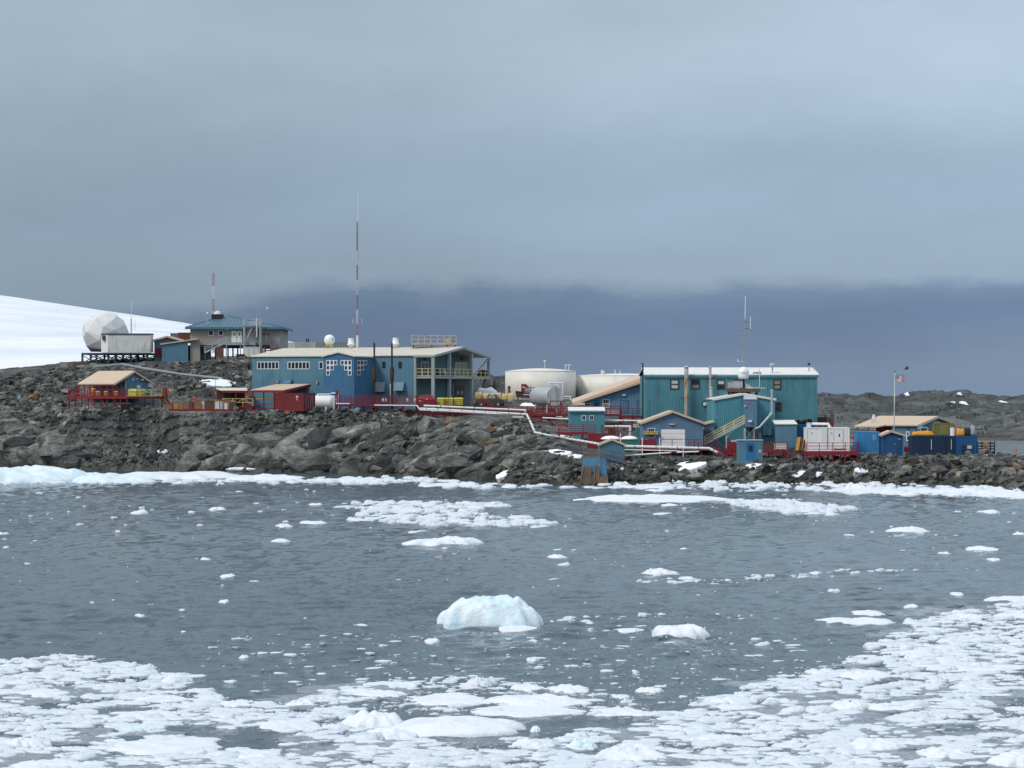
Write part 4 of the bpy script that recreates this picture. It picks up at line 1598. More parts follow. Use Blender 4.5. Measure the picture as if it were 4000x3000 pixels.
for (a, b_) in ((1005, 1090), (1124, 1210)):
    window_px(S, a, b_, 1413, 1442, M['white'], M['glass'], 6, 1, 0.10)
window_px(S, 1246, 1263, 1413, 1442, M['white'], M['glass'], 1, 1, 0.10)
for (a, b_) in ((1493, 1506), (1557, 1570)):
    window_px(S, a, b_, 1413, 1438, M['frame_brown'], M['glass'], 1, 2, 0.06)
for (a, b_, c, d_) in ((1083, 1089, 1486, 1496), (1238, 1244, 1489, 1499)):
    panel_px('wall_lamp', S, M['steel'], a, b_, c, d_, 0, 0, 0.25)
x0, x1, z0, z1 = S.R(1118, 1142, 1484, 1498)
MB().hexa([(x0, -.8, z0), (x1, -.8, z0), (x1, -.03, z0), (x0, -.03, z0), (x0, -.3, z1), (x1, -.3, z1), (x1, -.03, z1), (x0, -.03, z1)]).build('vent_hood', S.e, M['blue_deep'])
# porch, balcony
zb = S.F(1694, 1470)[1]
zr = S.F(1694, 1440)[1]
yp = [0.0] + [S.S(u, 1400, L)[0] for u in (1760, 1846)] + [D - 0.1]
xpost = S.F(1618, 1400)[0]
bx('balcony_floor', S.e, M['steel_green'], Lw + .05, L, -.1, D, zb - .32, zb - .02)
bx('post', S.e, M['steel_green'], xpost + .02, xpost + .36, -.22, .12, -.8, hw - .25)
for i, y in enumerate(yp):
    t_ = 0.40 if i else 0.44
    zt = hw - .2 + rise * (1 - abs(y - D / 2) / (D / 2))
    bx('post', S.e, M['steel_green'], L - t_, L, y - t_ / 2, y + t_ / 2, -.8 if i < 3 else zb - .3, zt)
bar('brace', S.e, M['steel_green'], (L - .2, yp[3] - .3, hw - .3), (L - .2, yp[2] + .5, zb), 0.25)
bar('brace', S.e, M['steel_dark'], (L - .2, yp[3] - 1.2, zb - .35), (L - .2, yp[2] + .2, -.6), 0.30)
rl = (1.0, 0.56, 0.10)
railing(S.e, M['yellow_rail'], [(xpost + .4, 0, zb), (L - .1, 0, zb)], zr - zb, rl, 1.1)
railing(S.e, M['yellow_rail'], [(L - .05, .3, zb), (L - .05, yp[1], zb), (L - .05, yp[2], zb), (L - .05, yp[3], zb)], zr - zb, rl, 1.9)
# balcony doors on the end wall
BE = RIGHT(Lw)
y0, y1, z0, z1 = S.RS(1644, 1673, 1413, 1466, Lw)
window(S.e, BE, y0, y1, zb, z1, M['white_dirty'], M['glass'], 2, 1, 0.16, name='door')
y0, y1, z0, z1 = S.RS(1777, 1824, 1415, 1466, Lw)
window(S.e, BE, y0, y1, zb, z1, M['white_dirty'], M['glass_tan'], 3, 1, 0.22, name='door')
y0, y1, z0, z1 = S.RS(1778, 1812, 1505, 1565, Lw)
dd = panel('door', S.e, M['frame_brown'], BE, y0, y1, 0, z1, 0, 0.06)
for i in (0.27, 0.73):
    for j in (0.35, 0.72):
        panel('pane', dd, M['glass_tan'], BE, y0 + (y1 - y0) * (i - .13), y0 + (y1 - y0) * (i + .13), z1 * (j - .06), z1 * (j + .06), 0.06, 0.08)
y0, y1, z0, z1 = S.RS(1700, 1712, 1520, 1565, Lw)
panel('door', S.e, M['blue_door'], BE, y0, y1, 0, z1, 0, 0.05)
for u in (1656, 1800):
    y0, y1, z0, z1 = S.RS(u, u + 8, 1398, 1405, Lw)
    panel('wall_lamp', S.e, M['steel_dark'], BE, y0, y1, z0, z1, 0, 0.4)
for u in (1745, 1841):
    y0, _ = S.S(u, 1400, Lw)
    bx('corner_trim', S.e, M['steel_green'], Lw + .04, Lw + .16, y0 - .12, y0 + .12, -.8, top(y0) - .1)
# annex with the stepped windows
xr, _ = S.F(1458, 1400)
yd, _ = S.S(1384, 1400, xr)
xl, _ = S.F(1263, 1400, yd)
ae = S.F(1263, 1395, yd)[1]
ap = S.F(1323, 1379, yd)[1]
axc = (xl + xr) / 2
atop = lambda a: ae + (ap - ae) * (1 - abs(a - axc) / ((xr - xl) / 2))
ribwall('annex_wall', S.e, M['blue_deep'], FRONT(yd), xl, xr, -1.5, atop, 0.32, 0.04, extra=(axc,))
ribwall('annex_wall', S.e, M['blue_deep'], RIGHT(xr), yd, 0, -1.5, ae, 0.32, 0.04)
ribwall('annex_wall', S.e, M['blue_deep'], Basis((xl, 0, 0), (0, -1, 0), (-1, 0, 0)), 0, -yd, -1.5, ae, 0.32, 0.04)
for sx in (xl - .25, xr + .25):
    mb = MB()
    zz = ae - 0.03
    A = [(axc, yd - .25, ap), (axc, 3.0, ap), (sx, 3.0, zz), (sx, yd - .25, zz)]
    mb.hexa([(x, y, z + .02) for x, y, z in A] + [(x, y, z + .2) for x, y, z in A])
    mb.build('annex_roof', S.e, M['cream'])
Bf = FRONT(yd)
for side in (0, 1):
    for r_ in range(3):
        for c_ in range(3 - r_):
            u0 = (1275 + 14.4 * c_) if side == 0 else (1374 - 14.4 * (c_ + 1))
            a0, a1, z0, z1 = S.R(u0, u0 + 14.4, 1407 + 19.8 * r_, 1407 + 19.8 * (r_ + 1), yd)
            window(S.e, Bf, a0, a1 - .006, z0 + .006, z1, M['white'], M['glass'], 1, 1, 0.10)
for r_ in range(3):
    for c_ in range(3 - r_):
        y0, y1, z0, z1 = S.RS(1394 + 12.8 * c_, 1394 + 12.8 * (c_ + 1), 1407 + 19.8 * r_, 1407 + 19.8 * (r_ + 1), xr)
        window(S.e, RIGHT(xr), y0, y1 - .006, z0 + .006, z1, M['white_dirty'], M['glass'], 1, 1, 0.12)
# louvred hoods low on the wall
for i, (u0, u1, v0, v1, mm) in enumerate(((1470, 1506, 1493, 1530, 'steel'), (1545, 1582, 1493, 1526, 'blue_pale'))):
    x0, x1, z0, z1 = S.R(u0, u1, v0, v1)
    MB().hexa([(x0, -.9, z0), (x1, -.9, z0), (x1, -.03, z0), (x0, -.03, z0), (x0, -.35, z1), (x1, -.35, z1), (x1, -.03, z1), (x0, -.03, z1)]).build('vent_hood', S.e, M[mm])
BIO = S
# exhaust stacks standing in front of that wall
for (u, ub0, ub1, vb0, vb1, lab) in ((1462, 1452, 1472, 1433, 1487, 'black exhaust stack with rusty silencer beside the stepped-window annex'),
                                     (1531, 1520, 1540, 1435, 1489, 'black exhaust stack with brown silencer between the two small dark windows')):
    T = Site('exhaust_stack', lab, 'exhaust', u, 1600, 354.5 if u < 1500 else 353.0, 0, 'exhaust stacks', z=8.7)
    zt = T.F(u, 1340)[1]
    z0, z1 = T.F(u, vb1)[1], T.F(u, vb0)[1]
    r_ = T.F(ub1, 1400)[0] * 0.95
    tube('silencer', T.e, M['silencer'], (0, 0, z0), (0, 0, z1), r_)
    tube('stack', T.e, M['black_soft'], (0, 0, z1), (0, 0, zt), 0.14)
    bar('rain_cap', T.e, M['black_soft'], (-.35, 0, zt + .22), (.12, 0, zt + .02), 0.26, 0.03)
    tube('outlet', T.e, M['black_soft'], (0, 0, 0), (0, 0, z0), 0.17)
    bar('bracket', T.e, M['steel'], (0, 0, z1 + 1.4), (0, 3.2, z1 + 1.4), 0.08)
    bar('bracket', T.e, M['steel'], (0, 0, z1 + .3), (0, 3.2, z1 + .3), 0.08)
pipeline('downpipe', 'thin white pipe running down the blue wall below the brown silencer', M['white'], [BIO.w(BIO.F(1529, 1500)[0], -.4, BIO.F(1529, 1500)[1]), BIO.w(BIO.F(1529, 1500)[0], -.4, 0.1)], 0.09)

# things on the long roof
rz_ = lambda y: hw + .2 + rise * (1 - abs(y - D / 2) / (D / 2))


def on_roof(name, label, cat, u, y, group=None):
    x = BIO.F(u, 1370, y)[0]
    p = BIO.w(x, y, rz_(y))
    T = Site(name, label, cat, u, 1370, p.y, 0, group)
    T.o = p
    T.e.location = p
    return T


T = on_roof('radome_ball', 'white ball radome on yellow stand above the long cream roof', 'radome', 1287, 11.0)
rr = 21 / F * T.o.y
zc = T.F(1287, 1328)[1]
MB().lathe((0, 0, zc), [(rr * math.sin(t), -rr * math.cos(t)) for t in np.linspace(0.12, 3.1, 18)], 28).build('shell', T.e, M['white'], True)
for a in (0.4, 2.0, 3.6, 5.2):
    bar('leg', T.e, M['yellow'], (0.75 * math.cos(a), 0.75 * math.sin(a), -.1), (.4 * math.cos(a), .4 * math.sin(a), zc - rr * .9), 0.10)
MB().lathe((0, 0, zc - rr * 1.04), [(.5, 0), (.62, .2)], 16).build('collar', T.e, M['yellow'])
panel('emblem', T.e, M['blue_tarp'], Basis((.52, -rr * .82, zc), (1, 0, 0), (0, -1, 0)), -.12, .12, -.05, .3, -.12, .03)
for (u, lab) in ((1371, 'white flared roof ventilator just left of the tall striped mast'), (1545, 'white flared roof ventilator right of the exhaust stacks')):
    T = on_roof('roof_ventilator', lab, 'ventilator', u, 10.4, 'white roof ventilators')
    MB().lathe((0, 0, -.1), [(.42, 0), (.42, .5), (.66, .62), (.66, .75), (.50, .82), (.44, 1.65), (.46, 1.7)], 18).build('body', T.e, M['white'], True)
    MB().lathe((0, 0, -.12), [(.60, 0), (.60, .10)], 18).build('flange', T.e, M['galv'])
# striped mast
T = on_roof('radio_mast', 'tall red and white striped lattice mast rising from the long cream roof', 'mast', 1396, 9.0)
Z = lambda v: T.F(1396, v)[1]
tube('base_post', T.e, M['white_dirty'], (0, 0, -.1), (0, 0, Z(1310)), .21)
MB().lathe((0, 0, -.14), [(.9, 0), (.85, .12), (.25, .22)], 16).build('foot', T.e, M['cream'])
mat('mast_red', (0.36, 0.16, 0.16), 0.6)
mat('mast_white', (0.62, 0.64, 0.65), 0.6)
cuts = [(1310, 1268, 'mast_red'), (1268, 1210, 'mast_white'), (1210, 1152, 'mast_red'), (1152, 1095, 'mast_white'), (1095, 1036, 'mast_red'), (1036, 980, 'mast_white'), (980, 905, 'mast_red'), (905, 866, 'steel')]
for a, b_, mm in cuts:
    lattice('mast_section', T.e, M[mm], Z(a), Z(b_), 0.17, bay=0.6, t=0.05)
tube('whip_antenna', T.e, M['white'], (.08, 0, Z(868)), (.16, 0, Z(755)), .045)
tube('cable', T.e, M['steel_dark'], (0.02, 0.02, Z(1310)), (0.02, 0.02, Z(870)), .035)
for v in (1000, 1255):
    for sx in (-.72, .72):
        tube('dipole', T.e, M['white'], (sx, 0, Z(v) - .35), (sx, 0, Z(v) + .4), .025)
        bar('arm', T.e, M['steel'], (0, 0, Z(v)), (sx, 0, Z(v)), .03)
# rusty guard-railed platform
T = on_roof('roof_platform', 'rust-streaked guard-railed platform on the right of the long cream roof', 'platform', 1608, 9.5)
xe = T.F(1783, 1350)[0]
mat('rail_rust', (0.50, 0.40, 0.30), 0.6, stain=(0.35, 0.15, 0.06), amt=0.7, st_scale=(1.5, 1.5, 1.5), st_at=0.48)
bx('floor', T.e, M['rail_rust'], 0, xe, -1.0, 1.4, .55, .68)
for x in (.3, xe * .45, xe * .8, xe - .2):
    for y in (-.8, 1.1):
        bx('leg', T.e, M['rusty'], x - .06, x + .06, y - .06, y + .06, -.5, .55)
for y in (-.95, 1.35):
    railing(T.e, M['rail_rust'], [(0, y, .68), (xe, y, .68)], 1.35, (1.0, .55, .08), 1.0, .07)
for x in (0.03, xe - .03):
    railing(T.e, M['rail_rust'], [(x, -.8, .68), (x, 1.2, .68)], 1.35, (1.0, .55, .08), 1.2, .07)
bx('cabinet', T.e, M['yellow_bag'], xe * .74, xe * .86, -.2, .6, .68, 1.55)
bar('antenna', T.e, M['steel_dark'], (xe * .93, 0, .68), (xe * .93, 0, 1.75), .10)
bar('antenna', T.e, M['steel_dark'], (xe * .49, 0, 1.9), (xe * .49, 0, 2.35), .05)

# balcony furniture behind the rail
for (u, lab, mm, hh) in ((1717, 'dark lounge chair on the balcony behind the yellow rail', 'black_soft', .9), (1748, 'pale plastic chair on the balcony behind the yellow rail', 'white_dirty', .85)):
    y_, _ = BIO.S(u, 1440, Lw + 1.8)
    T = Site('balcony_chair', lab, 'chair', u, 1470, 360, -22)
    T.o = BIO.w(Lw + 1.8, y_, zb - .02)
    T.e.location = T.o
    bx('seat', T.e, M[mm], -.4, .4, -.4, .4, .35, .48)
    bar('backrest', T.e, M[mm], (-.35, 0, .48), (-.55, 0, 1.15), .8, .08)
    for sx in (-.35, .35):
        for sy in (-.35, .35):
            bx('leg', T.e, M['steel_dark'], sx - .03, sx + .03, sy - .03, sy + .03, 0, .35)
y_, _ = BIO.S(1885, 1440, L - 1.8)
T = Site('barbecue', 'large black covered barbecue at the far end of the balcony', 'barbecue', 1885, 1470, 365, -22)
T.o = BIO.w(L - 1.6, y_, zb - .02)
T.e.location = T.o
MB().hexa([(-.7, -1.4, .15), (.7, -1.4, .15), (.7, 1.4, .15), (-.7, 1.4, .15), (-.5, -.9, 1.25), (.5, -.9, 1.25), (.5, 1.2, 1.25), (-.5, 1.2, 1.25)]).build('cover', T.e, M['black_soft'])
for sy in (-1.1, 1.1):
    bx('leg', T.e, M['black'], -.5, .5, sy - .06, sy + .06, 0, .15)

# ================================================================== grey laboratory on the hill
S = Site('hilltop_laboratory', 'grey laboratory on piers with blue hipped metal roof on the hilltop', 'building', 743, 1385, 408, 0)
L, _ = S.F(1093, 1300)
D = 15.0
hw = S.F(743, 1279)[1]
zf = S.F(743, 1347)[1]
bx('wall', S.e, M['lab_grey'], 0, L, 0, D, zf, hw)
a0, a1 = S.F(743, 0)[0], S.F(781, 0)[0]
bx('pier', S.e, M['lab_grey'], 0, a1, 0.02, D - .02, -1.5, zf - .002)
a2 = S.F(1055, 0)[0]
bx('pier', S.e, M['lab_grey'], a2, L, 0.02, D - .02, -1.5, zf - .002)
bx('floor_beam', S.e, M['steel_dark'], a1, a2, .1, .4, zf - .35, zf - .004)
bx('floor_beam', S.e, M['steel_dark'], a1, a2, D - .4, D - .1, zf - .35, zf - .004)
for u in (800, 890, 960):
    x = S.F(u, 0)[0]
    for y in (.3, D / 2, D - .3):
        bx('post', S.e, M['steel_dark'], x - .12, x + .12, y - .12, y + .12, -1.5, zf - .35)
ov = 0.75
apx, apz = S.F(883, 1234, D / 2)
ze = hw - .02
A = [(-ov, -ov, ze), (L + ov, -ov, ze), (L + ov, D + ov, ze), (-ov, D + ov, ze), (apx - 0.4, D / 2, apz), (apx + .4, D / 2, apz)]
mb = MB().add(A, [(0, 1, 5, 4), (1, 2, 5), (2, 3, 4, 5), (3, 0, 4), (3, 2, 1, 0)])
rf_ = mb.build('roof', S.e, M['roof_blue'])
for i in range(29):                                # standing seams on the front slope
    x = -ov + (L + 2 * ov) * (i + .5) / 29
    if x < apx - .4:
        t = (x + ov) / (apx - .4 + ov)
    elif x > apx + .4:
        t = (L + ov - x) / (L + ov - apx - .4)
    else:
        t = 1.0
    bar('seam', rf_, M['roof_blue'], (x, -ov, ze + .03), (x, -ov + (D / 2 + ov) * t, ze + (apz - ze) * t + .03), .07, .07)
for p, q in ((0, 4), (1, 5)):
    bar('hip_cap', rf_, M['roof_blue'], Vector(A[p]) + Vector((0, 0, .05)), Vector(A[q]) + Vector((0, 0, .05)), .16, .10)
bx('fascia', S.e, M['roof_blue'], -ov - .05, L + ov + .05, -ov - .08, -ov - .003, ze - .32, ze + .06)
bx('fascia', S.e, M['roof_blue'], L + ov + .003, L + ov + .08, -ov, D + ov, ze - .32, ze + .06)
bx('soffit', S.e, M['lab_grey'], -ov, L + ov, -ov, -.01, ze - .30, ze - .24)
window_px(S, 814, 834, 1290, 1311, M['white'], M['glass'], 1, 1, .10)
window_px(S, 853, 872, 1290, 1311, M['white'], M['glass'], 1, 1, .10)
for k in range(2):
    a0, a1, z0, z1 = S.R(905 + 20 * k, 924.5 + 20 * k, 1293, 1340)
    door(S.e, FRONT(), a0, a1, z0, z1, M['white'], M['white_dirty'], (.40, .60, .62, .85), handle='l' if k else None)
panel_px('wall_lamp', S, M['white_dirty'], 884, 894, 1285, 1291, 0, 0, .3)
panel_px('recess_shade_panel', S, M['steel_dark'], 946, 960, 1285, 1340, 0, 0, .04)  # dark flat panel stands in for the shade of the entry recess
panel_px('vent_pipe', S, M['white_dirty'], 1040, 1043, 1308, 1332, 0, 0, .12)
for u in (1022, 1030, 1046):
    panel_px('wall_bracket', S, M['steel_dark'], u, u + 7, 1303, 1308, 0, 0, .2)
# landing and stair
z0 = S.F(900, 1338)[1]
x0, x1 = S.F(888, 0)[0], S.F(1003, 0)[0]
bx('landing', S.e, M['steel_green'], x0, x1, -2.6, -.02, z0 - .5, z0)
for x in (x0 + .1, (x0 + x1) / 2, x1 - .1):
    bx('post', S.e, M['steel_green'], x - .08, x + .08, -2.5, -2.34, -1.2, z0 - .5)
railing(S.e, M['steel'], [(x0, -2.55, z0), (S.F(908, 0)[0], -2.55, z0)], .95, (1.0, .5), 1.2, .05)
railing(S.e, M['steel'], [(S.F(945, 0)[0], -2.55, z0), (x1, -2.55, z0)], .95, (1.0, .5), 1.2, .05)
xs = S.F(805, 0)[0]
stairs(S, M['galv'], (xs, -2.3, S.F(805, 1378)[1]), (x0, -2.3, z0), 1.0)
LAB = S
# scaffold tower by the entrance
T = Site('scaffold_tower', 'galvanised scaffold stair tower against the front of the grey laboratory', 'scaffold', 952, 1340, 404.8)
w, _ = T.F(1016, 0)
zt = T.F(960, 1246)[1]
for x in (0, w):
    for y in (0, 1.9):
        tube('upright', T.e, M['galv'], (x, y, -2.0), (x, y, zt + .05), .11)
bx('platform', T.e, M['steel_green'], -.15, w + .15, -.1, 2.0, zt - 1.25, zt - 1.1)
for y in (0, 1.9):
    for z in (zt, zt - .5):
        bar('rail', T.e, M['galv'], (0, y, z), (w, y, z), .07)
panel('guard_panel', T.e, M['galv'], FRONT(-.02), w * .35, w * .95, zt - 1.05, zt - .35, 0, .04)
for k in range(2):
    a, b_ = (w * (.05 + .22 * k), .3 + .9 * k, .1), (w * (.55 + .22 * k), .3 + .9 * k, zt - 1.2)
    bar('stair_stringer', T.e, M['galv'], a, b_, .12, .25)
    bar('stair_rail', T.e, M['galv'], Vector(a) + Vector((0, 0, .9)), Vector(b_) + Vector((0, 0, .7)), .06)
for i in range(12):
    t = (i + .5) / 12
    bar('tread', T.e, M['galv'], (w * (.05 + .5 * t), .3, .1 + (zt - 1.3) * t), (w * (.27 + .5 * t), 1.2, .1 + (zt - 1.3) * t), .22, .04)
tube('exhaust_pipe', T.e, M['white_dirty'], (w * .8, -.1, zt - 3.2), (w * .8, -.1, zt + .1), .13)
# roof gear of the laboratory
T = Site('roof_vent_pipe', 'pale capped vent pipe on the left slope of the blue hipped roof', 'vent', 810, 1257, 409)
zt = T.F(810, 1222)[1]
tube('pipe', T.e, M['galv'], (0, 0, -.4), (0, 0, zt - .2), .11)
MB().lathe((0, 0, zt - .25), [(.28, 0), (.26, .12), (.04, .38)], 14).build('cap', T.e, M['cream'], True)
T = Site('observation_dome', 'clear skylight dome on black box at the blue hipped roof peak', 'dome', 826, 1246, 413)
w, _ = T.F(868, 0)
zt = T.F(826, 1227)[1]
bx('box', T.e, M['black_soft'], 0, w, 0, 2, -1.5, zt)
r_ = w * .33
MB().lathe((w / 2, 1, zt), [(r_ * math.cos(t), r_ * math.sin(t)) for t in np.linspace(0, 1.5, 8)], 20).build('dome', T.e, M['dome_clear'], True)
MB().lathe((w / 2, 1, zt - .01), [(r_ * 1.12, 0), (r_ * 1.08, .1)], 20).build('rim', T.e, M['white'])
T = Site('lattice_mast', 'red and white banded lattice mast behind the hilltop laboratory', 'mast', 834, 1380, 420, z=18.0)
Z = lambda v: T.F(834, v)[1]
mat('mast_red2', (0.40, 0.19, 0.16), 0.6)
for a, b_, mm in ((1380, 1215, 'mast_white'), (1215, 1168, 'mast_red2'), (1168, 1118, 'mast_white'), (1118, 1068, 'mast_red2')):
    lattice('mast_section', T.e, M[mm], Z(a), Z(b_), .22, bay=.6, t=.06)
tube('whip_antenna', T.e, M['steel'], (.1, 0, Z(1068)), (.1, 0, Z(1050)), .03)
T = Site('weather_mast', 'thin pole with wind sensors above the right slope of the blue hipped roof', 'weather mast', 1003, 1262, 412)
tube('pole', T.e, M['galv'], (0, 0, -1), (0, 0, T.F(0, 1205)[1]), .05)
tube('pole', T.e, M['galv'], (T.F(1016, 0)[0], 0, -1), (T.F(1016, 0)[0], 0, T.F(0, 1200)[1]), .04)
xz = T.F(1043, 1203)
tube('pole', T.e, M['galv'], (xz[0], 0, -1), (xz[0], 0, xz[1]), .025)
MB().hexa([(xz[0] - .15, -.1, xz[1] - .2), (xz[0] + .15, -.1, xz[1] - .2), (xz[0] + .15, .1, xz[1] - .2), (xz[0] - .15, .1, xz[1] - .2), (xz[0] - .05, -.1, xz[1] + .2), (xz[0] + .2, -.1, xz[1] + .15), (xz[0] + .2, .1, xz[1] + .15), (xz[0] - .05, .1, xz[1] + .2)]).build('wind_sensor', T.e, M['white'])
bar('crossarm', T.e, M['galv'], (-.3, 0, T.F(0, 1262)[1] + .3), (xz[0] + .2, 0, T.F(0, 1262)[1] + .3), .06)

# ================================================================== hilltop, left: geodesic radome on a steel trestle
S = Site('steel_trestle', 'dark steel trestle platform carrying the faceted radome and white cabin', 'platform', 318, 1385, 411, 0)
w, _ = S.F(590, 0)
zt = 0.30
bx('floor', S.e, M['steel_dark'], 0, w, 0, 8.5, 0, zt)
for y in (0.1, 8.2):
    prev = None
    for u in (321, 376, 422, 450, 510, 532, 575):
        x = S.F(u, 0)[0]
        g = S.g(x, y) - .3
        bx('leg', S.e, M['steel_dark'], x - .17, x + .17, y, y + .3, min(g, -.6), -.002)
        if prev is not None:
            g0 = max(min(S.g(prev, y), -.6), -2.2)
            g1 = max(min(g + .3, -.6), -2.2)
            bar('brace', S.e, M['steel_dark'], (prev, y + .15, g0), (x, y + .15, -.1), .13)
            bar('brace', S.e, M['steel_dark'], (prev, y + .15, -.1), (x, y + .15, g1), .13)
        prev = x
T = Site('geodesic_radome', 'large white faceted radome behind the white cabin on the hill', 'radome', 412, 1376, 417, 0)
R_ = 92 / F * 417
zc = T.F(412, 1306)[1]
rr = random.Random(12)
pts = []
n = 44
for i in range(n):
    z = 1 - 2 * (i + .5) / n
    a = i * 2.399963 + rr.uniform(-.25, .25)
    s = math.sqrt(1 - z * z)
    pts.append(Vector((s * math.cos(a), s * math.sin(a), z)))
bm = bmesh.new()
for p in pts:
    bm.verts.new(p * R_)
h = bmesh.ops.convex_hull(bm, input=bm.verts)
bmesh.ops.recalc_face_normals(bm, faces=bm.faces)
bm.faces.ensure_lookup_table()
for f in list(bm.faces):
    c = f.calc_center_median()
    vs = [v.co.copy() for v in f.verts]
    if max(v.z for v in vs) + zc < .3:
        continue
    nn = f.normal
    o_ = [c + (v - c) * .985 for v in vs]
    vs2 = [Vector((v.x, v.y, max(v.z + zc, .28))) for v in o_]
    inn = [v - nn * .10 for v in vs2]
    k = len(vs)
    mesh('panel', T.e, M['dome_white'], vs2 + inn, [tuple(range(k))] + [(i, k + i, k + (i + 1) % k, (i + 1) % k) for i in range(k)] + [tuple(reversed(range(k, 2 * k)))])
bm.free()
MB().lathe((0, 0, .1), [(R_ * .62, 0), (R_ * .66, .25)], 20).build('base_ring', T.e, M['steel_dark'])
mat('dome_seam', (0.42, 0.43, 0.44), 0.6)
MB().lathe((0, 0, zc), [(R_ * .70 * math.sin(t), -R_ * .70 * math.cos(t)) for t in np.linspace(.6, 3.1, 10)], 14).build('inner_shell', T.e, M['dome_seam'], True)
T = Site('equipment_cabin', 'white windowless cabin with dark roof edge on the hilltop trestle', 'cabin', 421, 1378, 410, 0)
L, _ = T.F(588, 0)
H = T.F(421, 1303)[1]
bx('wall', T.e, M['white_dirty'], 0, L, 0, 3.2, .08, H - .18)
x0 = T.F(392, 0)[0]
MB().hexa([(x0, .9, .08), (0, 0.003, .08), (0, 3.2, .08), (x0, 3.2, .08), (x0, .9, H - .18), (0, 0.003, H - .18), (0, 3.2, H - .18), (x0, 3.2, H - .18)]).build('end_wall', T.e, M['white'])
bx('roof', T.e, M['steel_dark'], -.1, L + .1, -.12, 3.3, H - .178, H + .03)
MB().hexa([(x0 - .08, .8, H - .16), (-.1, -.1, H - .16), (-.1, 3.3, H - .16), (x0 - .08, 3.3, H - .16), (x0 - .08, .8, H + .02), (-.1, -.1, H + .02), (-.1, 3.3, H + .02), (x0 - .08, 3.3, H + .02)]).build('roof', T.e, M['steel_dark'])
xf, zf_ = T.F(405, 1318)
bx('exhaust_fan', T.e, M['steel_dark'], xf - .3, xf + .2, .05, .6, zf_ - .45, zf_ + .35)
railing(T.e, M['steel'], [(T.F(560, 0)[0], -.6, 0), (L + .1, -.6, 0)], 1.1, (1.0, .5), 1.3, .06)
T = Site('antenna_pole', 'thin pale antenna pole with side whip right of the faceted radome', 'antenna', 513, 1378, 415, 0)
Z = lambda v: T.F(513, v)[1]
lattice('mast_section', T.e, M['galv'], 0, Z(1245), .14, bay=.7, t=.05)
tube('whip_antenna', T.e, M['white'], (.03, 0, Z(1250)), (.08, 0, Z(1175)), .04)
tube('side_whip', T.e, M['white'], (.7, 0, Z(1288)), (.7, 0, Z(1248)), .04)
for v in (1275, 1288):
    bar('arm', T.e, M['galv'], (0, 0, Z(v)), (.7, 0, Z(v)), .04)
# sheds beside the trestle
S = Site('gabled_shed', 'blue shed with tan gable roof right of the white cabin on the hill', 'shed', 603, 1397, 413, 0)
L = S.F(706, 0)[0]
hw = S.F(603, 1330)[1]
gable_y(S, L, 6, hw, S.F(654, 1315)[1] - hw, M['blue_pale'], M['peach'], over=.6)
panel_px('vent_slot', S, M['steel_dark'], 636, 664, 1339, 1343)
panel_px('door', S, M['red'], 607, 632, 1360, 1395, 0, 0, .06)
S = Site('lean_to_shed', 'open-fronted blue shed with slanting tan roof and red cabinet inside', 'shed', 633, 1399, 407.5, 0)
L, z0 = S.F(735, 1330)
zl = S.F(633, 1347)[1]
Lr = S.F(768, 0)[0]
ribwall('wall', S.e, M['blue'], FRONT(), 0, L, -.8, lambda a: zl + (z0 - zl) * a / L, .3)
bx('wall', S.e, M['blue'], 0, .1, .05, 3.4, -.8, zl - .05)
bx('wall', S.e, M['blue_pale'], 0, Lr, 3.4, 3.5, -.8, zl)
bx('wall', S.e, M['blue_pale'], Lr - .35, Lr, 1.8, 3.4, -.8, z0 - .1)
MB().hexa([(-.3, -.3, zl), (Lr + .2, -.3, z0 + .15), (Lr + .2, 3.8, z0 + .05), (-.3, 3.8, zl), (-.3, -.3, zl + .22), (Lr + .2, -.3, z0 + .36), (Lr + .2, 3.8, z0 + .26), (-.3, 3.8, zl + .22)]).build('roof', S.e, M['peach'])
T = Site('red_tool_cabinet', 'tall red cabinet standing in the doorway of the slanting-roofed hill shed', 'cabinet', 742, 1402, 409.0, 0)
bx('body', T.e, M['red_bright'], 0, 1.0, 0, .8, -.5, 2.0)
bx('door', T.e, M['red'], .06, .48, -.04, 0, -.4, 1.9)
bx('door', T.e, M['red'], .52, .94, -.04, 0, -.4, 1.9)
container('storage_container', 'small blue container with tan top behind the hill sheds', 667, 1340, 440, 0, 1.5, 2.4, 1.9, M['blue_pale'])
container('storage_container', 'rust-brown container between the hill sheds and grey laboratory', 697, 1340, 438, 0, 2.4, 2.4, 2.0, M['rusty'])
# clutter on the hill
crate('fuel_tank_box', 'rusty brown upright box on the bare hill below the grey laboratory', 'box', 843, 871, 1356, 1394, 398, 1.3, M['rusty'], 'crate')
for k, (u0, u1) in enumerate(((950, 969), (970, 991), (992, 1015))):
    crate('white_crate', ('left', 'middle', 'right')[k] + ' one of three white crates in front of the grey laboratory', 'crate', u0, u1, 1355, 1393, 399, 1.0, M['white_dirty'], 'crate', group='white crates below the laboratory')
crate('pallet_stack', 'weathered wooden pallet stack beside the three white hill crates', 'pallets', 1018, 1034, 1358, 1392, 400, 1.0, M['wood_old'], 'slat')
T = Site('timber_rack', 'low red timber rack below the right pier of the grey laboratory', 'rack', 1035, 1378, 401, 0)
for z in (0, .35, .7):
    bar('board', T.e, M['rusty'], (0, 0, z), (2.4, 0, z + .1), .15, .2)
for x in (.1, 2.2):
    bar('post', T.e, M['red'], (x, .1, -1), (x, .1, 1.0), .12)
T = Site('scrap_pile', 'heap of orange-brown planks lying on the hill beside the crates', 'planks', 915, 1394, 398, 0)
